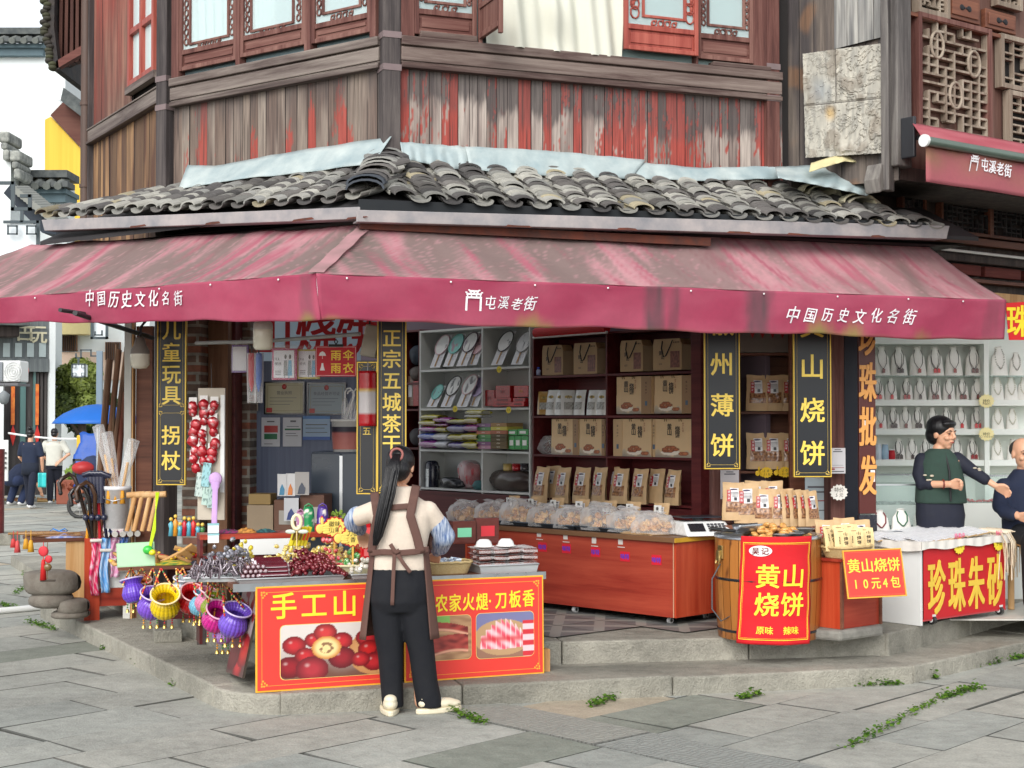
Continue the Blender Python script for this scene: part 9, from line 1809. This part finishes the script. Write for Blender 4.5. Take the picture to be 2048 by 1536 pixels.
def head(mb,c,yaw,pitch=0,s=1.0,hair=False):
 """skull, jaw, nose, ears round c (centre of the head); faces +y turned by yaw"""
 M_=Matrix.Translation(c)@Euler((pitch,0,yaw)).to_matrix().to_4x4()@Matrix.Scale(s,4);o=mb.T;mb.T=M_ if o is None else o@M_
 mb.ball((0,-.012,.028),(.074,.092,.085),20,14);mb.ball((0,.022,-.035),(.060,.064,.070),16,12);mb.ball((0,.050,-.082),(.030,.026,.024),12,8)
 mb.tube([(0,.082,.022),(0,.098,-.004),(0,.104,-.016)],[.010,.012,.013],8);mb.ball((.010,.094,-.02),(.009,.010,.007),8,6);mb.ball((-.010,.094,-.02),(.009,.010,.007),8,6);mb.ball((0,.080,-.046),(.024,.014,.006),10,6);mb.ball((0,.078,-.056),(.020,.014,.007),10,6)
 for q in(-1,1):mb.ball((q*.074,-.005,-.005),(.010,.020,.032),10,8);mb.ball((q*.036,.066,-.022),(.024,.020,.018),10,8);mb.ball((q*.030,.074,.024),(.022,.010,.008),10,6)
 mb.T=o;return M_
def face(par,M_,lip=(150,70,66)):
 for q in(-1,1):
  e=MB((.02,.015,.012));e.T=M_;e.ball((q*.030,.080,.010),(.013,.006,.0045),10,6);e.build('eye',VG,par);b=MB((.015,.012,.012));b.T=M_;b.tube([(q*.014,.086,.030),(q*.032,.085,.035),(q*.048,.072,.028)],[.003,.004,.002],6);b.build('eyebrow',VM,par)
 l=MB(L_(lip));l.T=M_;l.tube([(-.020,.084,-.050),(-.008,.093,-.049),(.008,.093,-.049),(.020,.084,-.050)],[.003,.0045,.0045,.003],6);l.build('mouth',VM,par)
def shoe(par,c,yaw,m,sole,L=.25):
 M_=Matrix.Translation(c)@Matrix.Rotation(yaw,4,'Z')@Matrix.Diagonal((1.25,1.15,1.0,1));mb=MB()
 mb=MB();mb.T=M_;mb.ball((0,-.015,.062),(.036,.058,.040),14,10);mb.ball((0,.07,.050),(.042,.085,.032),14,10);mb.ball((0,.12,.044),(.040,.055,.024),14,10);mb.ball((0,-.03,.09),(.032,.04,.03),12,8);mb.build('shoe',m,par,vox=.006,smooth_it=2)
 s=MB();s.T=M_;s.slab([((.046-.010*math.cos(a))*math.sin(a),L/2-.08-(L/2+.008)*math.cos(a))for a in[2*PI*k/20 for k in range(20)]],0,.032);s.build('sole',sole,par,bev=.008)
 l=MB((.5,.5,.52));l.T=M_;[l.tube([(-.02,.05+.02*k,.085-.008*k),(.02,.05+.02*k,.085-.008*k)],.004,5)for k in range(3)];l.build('laces',VM,par)
vb=gz(822,1424);vn=thing('person','woman vendor seen from behind with long ponytail, beige knit top, brown apron and dark trousers','person',vb,.04)
X=lambda px:(px-822)*.00296;Zv=lambda py:(1424-py)*.00296+.0
mb=MB();hc=Vector((X(800),.06,Zv(935)+.0));
M_=head(mb,hc,-.25,-.42,1.0);T(mb,[(X(806),.02,Zv(985)),(X(804),.0,Zv(1005)),(X(803),-.0,Zv(1040))],[.052,.058,.09]);rings(mb,[(X(800),0,Zv(1150),.13,.09),(X(803),0,Zv(1080),.12,.085),(X(803),0,Zv(1020),.15,.08)])
for s,pts in((1,[(X(850),0,Zv(1030)),(X(888),.05,Zv(1072)),(X(872),.22,Zv(1112))]),(-1,[(X(752),0,Zv(1030)),(X(708),.10,Zv(1042)),(X(716),.30,Zv(1072))])):T(mb,pts,[.040,.034,.026]);hand(mb,pts[2],Vector(pts[2])-Vector(pts[1])+Vector((0,.05,-.08)),(-s,.2,0),.5,.95)
for px in(775,838):T(mb,[(X(px),0,Zv(1150)),(X(px+2),0,Zv(1300)),(X(px+4),0,.06)],[.07,.05,.04])
mb.build('body',SKIN,vn,vox=.006,smooth_it=2)
mb=MB();rings(mb,[(X(799),.0,Zv(1141),.168,.112),(X(799),0,Zv(1120),.166,.112),(X(800),0,Zv(1095),.158,.108),(X(802),0,Zv(1060),.172,.112),(X(803),0,Zv(1030),.182,.112),(X(803),0,Zv(1008),.165,.095),(X(804),.0,Zv(992),.09,.07),(X(806),.015,Zv(972),.056,.058)],28)
T(mb,[(X(856),0,Zv(1022)),(X(874),.03,Zv(1048))],[.062,.060]);T(mb,[(X(746),0,Zv(1022)),(X(716),.07,Zv(1034))],[.062,.060]);mb.build('sweater',mat('beige_knit',(214,200,184),rough=.95,var=.12,scale=60,bump=.003,bsc=150),vn,vox=.009,smooth_it=5)
BLK=mat('striped_sleeve',(70,104,160),col2=(206,216,228),rough=.8,var=.15,scale=1,st=(120,14,14),bump=.008,bsc=14)
mb=MB();T(mb,[(X(876),.03,Zv(1050)),(X(888),.05,Zv(1074)),(X(880),.15,Zv(1096)),(X(873),.20,Zv(1108))],[.064,.068,.058,.036]);mb.build('sleeve_cover',BLK,vn,vox=.009,smooth_it=2);mb=MB();T(mb,[(X(712),.08,Zv(1034)),(X(705),.14,Zv(1046)),(X(714),.27,Zv(1064))],[.063,.066,.042]);mb.build('sleeve_cover',BLK,vn,vox=.009,smooth_it=2)
NAVY=mat('dark_denim',(8,11,20),rough=.85,var=.35,scale=7,bump=.006,bsc=9)
mb=MB();rings(mb,[(X(798),0,Zv(1134),.163,.112),(X(798),-.012,Zv(1170),.176,.128),(X(797),-.018,Zv(1200),.176,.130),(X(798),-.012,Zv(1222),.150,.112)])
for s,ax in((-1,((772,1180,.085),(773,1215,.095),(776,1262,.087),(781,1310,.075),(783,1360,.068),(786,1412,.064))),(1,((824,1180,.085),(828,1215,.095),(836,1262,.087),(844,1310,.077),(850,1360,.075),(860,1412,.078)))):rings(mb,[(X(px),-.01+.0,Zv(py),r,r*1.05)for px,py,r in ax[::-1]])
mb.build('trousers',NAVY,vn,vox=.009,smooth_it=10)
APR=mat('brown_apron',(96,68,60),rough=.85,var=.12,scale=10,bump=.002,bsc=60)
mb=MB();f=lambda u,v:(lambda a,r:(X(798)+r*math.sin(a)*1.42,r*math.cos(a)*.98,lerp(Zv(1276),Zv(1098),v)))(lerp(-2.15,2.15,u),lerp(.162,.120,v)+.006*math.sin(u*24)*(1-v));mb.grid(f,50,14,True);mb.grid(lambda u,v:(lambda a:(X(801)+.195*math.sin(a),.125*math.cos(a),lerp(Zv(1100),Zv(1020),v)))(lerp(-1.2,1.2,u)),16,8,True);mb.build('apron',APR,vn,solid=.005)
def strap(pts,w=.026,name='apron_strap'):
 mb=MB();P=[Vector(p)for p in pts];n=(len(P)-1)*6
 def f(u,v):
  q=v*(len(P)-1);i=min(len(P)-2,int(q));p=P[i].lerp(P[i+1],q-i);d=(P[i+1]-P[i]).normalized();s=d.cross(Vector((0,1,0))).normalized();return p+s*(u-.5)*w*2
 mb.grid(f,4,n,True);mb.build(name,APR,vn,solid=.006)
def bk(px,py,o=0):
 z=Zv(py);dx_=X(px)-X(802);r=(.122 if py>1015 else .11)*max(0,1-(abs(dx_)/.21)**2.6)**.5;return(X(px),-r-.006-o,z)
strap([(X(748),.0,Zv(984)),bk(752,1003),bk(756,1030),bk(748,1070),bk(744,1102)]);strap([(X(832),-.02,Zv(970)),bk(828,992),bk(821,1028),bk(834,1070),bk(842,1102)]);strap([bk(754,1013,.004),bk(790,1012,.004),bk(824,1009,.004)],.018)
strap([bk(738,1104,.004),bk(770,1100,.006),bk(800,1102,.008),bk(830,1100,.006),bk(858,1096,.0)],.018);strap([bk(790,1104,.012),(X(788),-.15,Zv(1150)),(X(786),-.155,Zv(1204))],.011,'apron_tie');strap([bk(796,1104,.012),(X(808),-.15,Zv(1122)),(X(822),-.15,Zv(1140))],.011,'apron_tie');strap([bk(782,1084,.016),bk(792,1100,.02),bk(800,1096,.02)],.012,'apron_bow')
mb=MB();mb.T=M_;mb.ball((0,-.020,.034),(.086,.100,.094),22,14);mb.ball((0,-.045,-.03),(.074,.07,.075),18,12);mb.T=None;tie=Vector((X(793),-.045,Zv(908)))
tl=[tie+Vector((.01,.05,0)),tie,Vector((X(786),-.115,Zv(935))),Vector((X(776),-.135,Zv(985))),Vector((X(766),-.148,Zv(1030))),Vector((X(757),-.145,Zv(1068))),Vector((X(752),-.14,Zv(1086)))];mb.build('hair',HAIR,vn,vox=.006,smooth_it=2);mb=MB();g=random.Random(2)
for k in range(240):
 a,q=g.uniform(0,6.28),g.random()**.5;ox,oy=q*math.cos(a),q*math.sin(a)*.55;e=g.uniform(.86,1.04);P2=[]
 for j,w in enumerate((.012,.014,.036,.040,.036,.026,.014)):
  c=tl[j]if j<6 else tl[5].lerp(tl[6],e*1.6-.6);w2=w*(1+.2*nz(k*3.7,j*.8));P2.append(c+Vector((ox*w2+.006*nz(k,j)*(j>3),oy*w2,.0)))
 mb.tube(P2,[.006,.006,.0055,.005,.0042,.003,.001],4)
mb.build('ponytail',HAIR,vn)
mb=MB(L_((150,90,84)));mb.tube([tie+Vector((.036*math.cos(q),.01*math.sin(q),.036*math.sin(q)))for q in[2*PI*k/12 for k in range(13)]],.008,6,False);mb.build('hair_tie',VM,vn)
CREAM=mat('cream_leather',(222,212,186),rough=.5,var=.08,scale=14);shoe(vn,(X(781),-.05,.0),.08,CREAM,CREAM);shoe(vn,(X(862),-.03,0),-1.05,CREAM,CREAM)
D=11.45;sc_=D/3000;wb_=Vector((at(1885,900,D).x,D,.27));wo=thing('person','short haired woman in green vest and navy sleeves standing behind the pearl table','person',wb_)
P=lambda px,py,y=0.0:((px-1885)*sc_,-y,CZ+(HOR-py)*sc_-.27)
mb=MB();hc=Vector(P(1886,868));M_=head(mb,hc,PI+.65,-.12,1.06);T(mb,[P(1878,898),P(1876,922)],[.05,.06]);rings(mb,[(*P(1880,1000),.14,.1),(*P(1880,920),.16,.09)])
T(mb,[P(1846,936),P(1838,968,.06),P(1884,966,.2)],[.034,.034,.026]);hand(mb,P(1880,966,.2),(1,-.3,-.05),(0,-.4,1),1.1);T(mb,[P(1918,926),P(1946,946,.06),P(1980,970,.12)],[.036,.031,.023]);hand(mb,P(1978,969,.12),(1,-.1,-.55),(.3,-.5,.6),.5)
mb.build('body',SKIN,wo,vox=.006,smooth_it=2);face(wo,M_)
mb=MB();rings(mb,[(*P(1876,1210),.12,.1),(*P(1878,1100),.16,.11),(*P(1880,1030),.185,.12),(*P(1878,1000),.175,.11),(*P(1878,930),.165,.10),(*P(1876,910),.12,.08),(*P(1877,900),.06,.06)],24);T(mb,[P(1844,920),P(1836,948,.03),P(1839,967,.06),P(1852,968,.1)],[.058,.055,.05,.042]);T(mb,[P(1914,918),P(1938,940,.05),P(1962,958,.09)],[.056,.052,.044]);mb.build('dark_top',mat('navy_knit',(22,26,42),rough=.8,var=.3,scale=9,bump=.004,bsc=14),wo,vox=.01,smooth_it=3)
mb=MB();rings(mb,[(*P(1881,1006),.195,.13),(*P(1880,960),.182,.125),(*P(1878,925),.158,.115),(*P(1877,908),.12,.095),(*P(1878,897),.07,.075)],24);mb.build('vest',mat('green_wool',(46,66,58),rough=.95,var=.3,scale=26,bump=.003,bsc=60),wo,vox=.01,smooth_it=2);mb=MB((.01,.01,.012));mb.tube([P(1884,905,.08),P(1888,940,.135),P(1890,1000,.145)],.008,6);mb.build('front_placket',VM,wo)
mb=MB();mb.T=M_;mb.ball((0,-.03,.045),(.094,.105,.088),22,14);mb.ball((0,-.06,-.01),(.085,.07,.08),16,12);mb.ball((0,.045,.080),(.070,.040,.028),16,8);mb.T=None;mb.build('hair',HAIR,wo,vox=.007,smooth_it=2)
for p,q in((P(1848,952,.12),0),(P(1944,936,.1),1)):mb=MB(L_((190,180,160)));[mb.ball((p[0]+R_(-.03,.03),p[1],p[2]+R_(-.03,.03)),(.016,.008,.007),8,5)for k in range(5)];mb.build('sleeve_embroidery',VM,wo)
mb=MB(L_((120,50,40)));c_=Vector(P(1873,966,.17));mb.tube([c_+Vector((0,.03*math.cos(q),.032*math.sin(q)))for q in[2*PI*k/12 for k in range(13)]],.007,6,False);mb.build('bracelet',VG,wo)
D=11.6;sc_=D/3000;mn=thing('person','man with thinning hair in a navy jacket seated at the right edge','person',Vector((at(2050,900,D).x,D,.27)))
P=lambda px,py,y=0.0:((px-2050)*sc_,-y,CZ+(HOR-py)*sc_-.27)
mb=MB();M_=head(mb,Vector(P(2046,908)),PI+.12,-.1,1.08);T(mb,[P(2048,935),P(2052,955)],[.055,.07]);rings(mb,[(*P(2056,1060),.17,.11),(*P(2054,960),.17,.1)]);T(mb,[P(2006,972),P(1996,1012,.06),P(2016,1028,.22)],[.05,.042,.03]);hand(mb,P(2012,1026,.22),(.8,-.5,-.35),(.3,-.6,.6),.6);T(mb,[P(2104,972),P(2110,1012,.06),P(2080,1030,.2)],[.05,.042,.03]);hand(mb,P(2082,1030,.2),(-.8,-.4,-.2),(-.3,-.6,.6),.6)
T(mb,[P(2035,1068,.1),P(2025,1075,.42),P(2025,1190,.42)],[.08,.065,.05]);T(mb,[P(2075,1068,.1),P(2080,1075,.42),P(2080,1190,.42)],[.08,.065,.05]);mb.build('body',SKIN,mn,vox=.006,smooth_it=2);face(mn,M_)
mb=MB();rings(mb,[(*P(2056,1066),.20,.13),(*P(2056,1020),.205,.13),(*P(2054,972),.20,.115),(*P(2050,950),.12,.09),(*P(2049,938),.078,.075)],24);T(mb,[P(2008,974),P(1996,1010,.05),P(2000,1022,.12),P(2010,1027,.18)],[.072,.066,.058,.05]);T(mb,[P(2102,974),P(2112,1010,.05),P(2090,1030,.16)],[.072,.066,.052]);mb.build('jacket',mat('navy_jacket',(20,30,54),rough=.85,var=.25,scale=7,bump=.008,bsc=12),mn,vox=.01,smooth_it=3)
mb=MB();T(mb,[P(2035,1068,.1),P(2025,1075,.42),P(2025,1190,.42)],[.10,.085,.07]);T(mb,[P(2075,1068,.1),P(2080,1075,.42),P(2080,1190,.42)],[.10,.085,.07]);mb.build('trousers',NAVY,mn,vox=.012,smooth_it=2);mb=MB();mb.T=M_;mb.ball((0,-.045,.03),(.080,.072,.07),18,12);mb.T=None;mb.build('hair',mat('greying_hair',(52,48,46),rough=.7,var=.4,scale=40),mn)
mb=MB(L_((176,140,96)));mb.box(*[c for a,b2 in zip(P(2010,1085,.4),P(2100,1072,-.1))for c in(a,b2)]);mb2=thing('stool','plain wooden stool under the seated man','stool',mn.location);mb.build('seat',TANW,mb2);[MB().cyl((x,y,0),(x,y,P(0,1084)[2]),.025).build('leg',TANW,mb2)for x in(-.1,.18)for y in(-.33,.05)]
def walker(label,px,pyb,pyt,yaw,shirt,trs,arms,bend=0.0,shoes=(.7,.7,.7),hairc=None,spread=.07,step=.1,extra=None):
 b=gz(px,pyb);H=(pyb-pyt)*b.y/3000;t=thing('person',label,'person',b,yaw);k=H/1.7;mb=MB();S=lambda x,y,z:(x*k,y*k+bend*max(0,z-.9)*k,z*k)
 M_=head(mb,Vector(S(0,.02,1.58)),0,-.1-bend*.4,k);T(mb,[S(0,0,1.48),S(0,0,1.38)],[.055*k,.06*k]);rings(mb,[(*S(0,0,.95),.14*k,.09*k),(*S(0,0,1.38),.17*k,.09*k)])
 for s,a in zip((-1,1),arms):pts=[S(s*.19,0,1.36)]+[S(*p)for p in a];T(mb,pts,[.05*k,.042*k,.032*k]);d=Vector(pts[2])-Vector(pts[1]);hand(mb,pts[2],d,(-s,.3,.2),.4,k)
 for s in(-1,1):T(mb,[S(s*.08,0,.9),S(s*spread,step*s,.48),S(s*spread,step*s*1.4,.08)],[.08*k,.055*k,.04*k])
 mb.build('body',SKIN,t,vox=.012*k,smooth_it=1)
 mb=MB();rings(mb,[(*S(0,0,.86),.185*k,.125*k),(*S(0,0,1.1),.18*k,.12*k),(*S(0,0,1.32),.205*k,.115*k),(*S(0,0,1.42),.10*k,.08*k)],22)
 for s,a in zip((-1,1),arms):e=Vector(S(*a[0]));q=Vector(S(s*.19,0,1.36));T(mb,[q,q.lerp(e,.75)],[.075*k,.07*k])
 mb.build('shirt',mat('shirt%d'%px,shirt,rough=.9,var=.15,scale=6,bump=.01,bsc=8),t,vox=.014,smooth_it=2);mb=MB();rings(mb,[(*S(0,0,.78),.18*k,.125*k),(*S(0,0,.95),.165*k,.11*k)])
 for s in(-1,1):T(mb,[S(s*.085,0,.84),S(s*spread,step*s,.48),S(s*spread,step*s*1.4,.12)],[.098*k,.082*k,.07*k])
 mb.build('trousers',mat('trs%d'%px,trs,rough=.9,var=.25,scale=6),t,vox=.014,smooth_it=2);mb=MB();mb.T=M_;mb.ball((0,-.02,.04),(.083,.098,.084),16,10);mb.ball((0,-.05,-.02),(.072,.06,.06),14,8)
 if extra=='bun':mb.ball((0,-.06,.13),(.05,.05,.045),12,8)
 mb.T=None;mb.build('hair',HAIR,t)
 for s in(-1,1):m_=MB(shoes);p=S(s*spread,step*s*1.4,0);m_.ball((p[0],p[1]+.05*k,.05*k),(.05*k,.14*k,.05*k),12,8);m_.build('shoe',VM,t)
 if extra=='bun':m_=MB();rings(m_,[(*S(0,0,.72),.195*k,.13*k),(*S(0,0,.98),.185*k,.13*k)]);m_.build('tied_jacket',mat('tied_navy',(26,34,50),rough=.9,var=.3,scale=6,bump=.02,bsc=8),t);m_=MB((.015,.012,.014));p=S(.26,.1,.74);m_.box(p[0]-.04,p[0]+.06,p[1]-.02,p[1]+.02,p[2]-.08,p[2]+.08);m_.build('wallet',VG,t)
 return t
walker('woman in navy T-shirt with hair bun walking away along the far street',60,1017,858,-.2,(30,40,62),(24,30,48),(((-.26,.02,1.1),(-.22,.16,.95)),((.27,0,1.08),(.24,.08,.82))),extra='bun',spread=.11,step=-.12)
walker('man in pale grey T-shirt walking away with hands at his hips in the far street',108,1008,857,.1,(206,206,196),(18,22,36),(((-.30,-.02,1.12),(-.16,.1,.98)),((.33,-.06,1.12),(.15,-.14,.96))),spread=.07,step=.06)
b=gz(28,1012);cm=thing('person','crouching man in dark blue bending over goods behind the bun haired woman','person',b,-.4);mb=MB();M_=head(mb,Vector((.12,.35,.80)),-.3,-.7,.95);T(mb,[(.02,.05,.62),(.10,.28,.76)],[.12,.06]);T(mb,[(.12,.2,.72),(.2,.42,.5),(.24,.52,.28)],[.06,.05,.035]);hand(mb,(.24,.52,.28),(.1,.3,-1),(-1,0,0));T(mb,[(-.06,.18,.7),(-.02,.42,.46),(.02,.52,.3)],[.06,.05,.035]);hand(mb,(.02,.52,.3),(.1,.3,-1),(1,0,0));mb.build('body',SKIN,cm,vox=.012,smooth_it=1)
mb=MB();T(mb,[(0,-.02,.55),(.04,.14,.68),(.08,.26,.74)],[.17,.18,.14]);T(mb,[(.14,.2,.72),(.2,.4,.52)],[.085,.07]);T(mb,[(-.08,.18,.7),(-.03,.4,.48)],[.085,.07]);mb.build('jacket',mat('dark_blue_cloth',(26,36,60),rough=.9,var=.25,scale=6),cm,vox=.014,smooth_it=2);mb=MB()
for s in(-1,1):T(mb,[(s*.1,-.04,.52),(s*.16-.05,.32,.50),(s*.14-.1,.16,.1)],[.12,.095,.075])
mb.build('trousers',mat('blue_trousers',(34,46,76),rough=.9,var=.25,scale=6),cm,vox=.014,smooth_it=2);mb=MB();mb.T=M_;mb.ball((0,-.02,.04),(.083,.098,.084),16,10);mb.T=None;mb.build('hair',HAIR,cm)
for s in(-1,1):m_=MB((.75,.75,.75));m_.ball((s*.14-.1,.2,.05),(.05,.14,.05),12,8);m_.build('shoe',VM,cm)
t=thing('shopping_bag','turquoise plastic bag beside the bun haired woman','bag',at(84,952,29));mb=MB(L_((60,190,190)));mb.grid(lambda u,v:((u-.5)*.15,.05*math.sin(PI*u),-.22+.28*v),8,8);mb.build('bag',VF,t,solid=.02)
def weeds(label,pts,n,seed,s=.010):
 g=random.Random(seed);mb=MB()
 for k in range(int(n*3.2)):
  i=g.randrange(len(pts)-1);p=pts[i].lerp(pts[i+1],g.random())+Vector((g.gauss(0,.020),g.gauss(0,.020),abs(g.gauss(0,.018))+.006));a=g.uniform(0,6.28);q=s*g.uniform(.5,1.3);t=g.uniform(-.6,.6);mb.col=mixp(L_((56,96,28)),L_((112,152,48)),g.random())
  mb.add([p+Vector((q*math.cos(a+b),q*math.sin(a+b),q*.5*math.sin(b+t)))for b in[2*PI*j/6 for j in range(6)]],[(0,1,2,3,4,5)])
 o=mb.build('weeds',LEAF);tag(o,label,'weeds',None)
G_=lambda*q:[gz(x,y)for x,y in q]
for k,(q,n,lb)in enumerate(((((636,1418),(735,1410)),150,'green creeping weeds along the kerb left of the vendor'),(((880,1418),(905,1424),(968,1450)),110,'line of moss weeds in the paving joint at the vendor\'s right shoe'),(((1085,1392),(1128,1388)),130,'bushy green weed tuft at the kerb right of the wood offcut'),(((1405,1378),(1430,1376)),60,'small weed tuft at the middle of the long kerb stone'),(((1785,1300),(1826,1316)),140,'leafy weeds growing from the step joint at the right platform'),(((1830,1345),(1870,1358)),150,'weed clump at the right end of the lower step'),(((1886,1344),(1996,1326)),260,'long strip of weeds along the right platform kerb'),(((2015,1322),(2048,1314)),90,'weed strip at the right edge of the photo'),(((1700,1372),(1800,1370)),90,'thin weeds along the kerb foot near the right end'),(((276,1330),(288,1326)),60,'upright weed tuft against the left kerb'),(((205,1300),(225,1300)),40,'small dark weed tuft at the left kerb joint'),(((352,1372),(366,1368)),40,'tiny weed tuft at the left kerb corner'),(((1180,1415),(1250,1390)),60,'thin mossy line in the paving joint in front of the step'),(((1480,1400),(1520,1390)),50,'short mossy line in the paving joint below the barrel'),(((1690,1500),(1880,1400),(1960,1376)),170,'long mossy paving joint running up to the right platform'),(((0,1210),(40,1222)),90,'weed patch at the left edge by the white pipe'),(((30,1190),(60,1170),(45,1140)),80,'curved weed line beside the stacked stones'),(((55,1245),(110,1262)),60,'weed line at the foot of the left kerb'))):weeds(lb,G_(*q),n,k+40)
a,b2=gz(-40,1232),gz(92,1220);t=MB();t.tube([a+Vector((0,0,.03)),b2+Vector((0,0,.03))],.028,12);solo('drain_pipe',t,WHITEP,'white plastic pipe lying on the paving at the left edge','pipe')
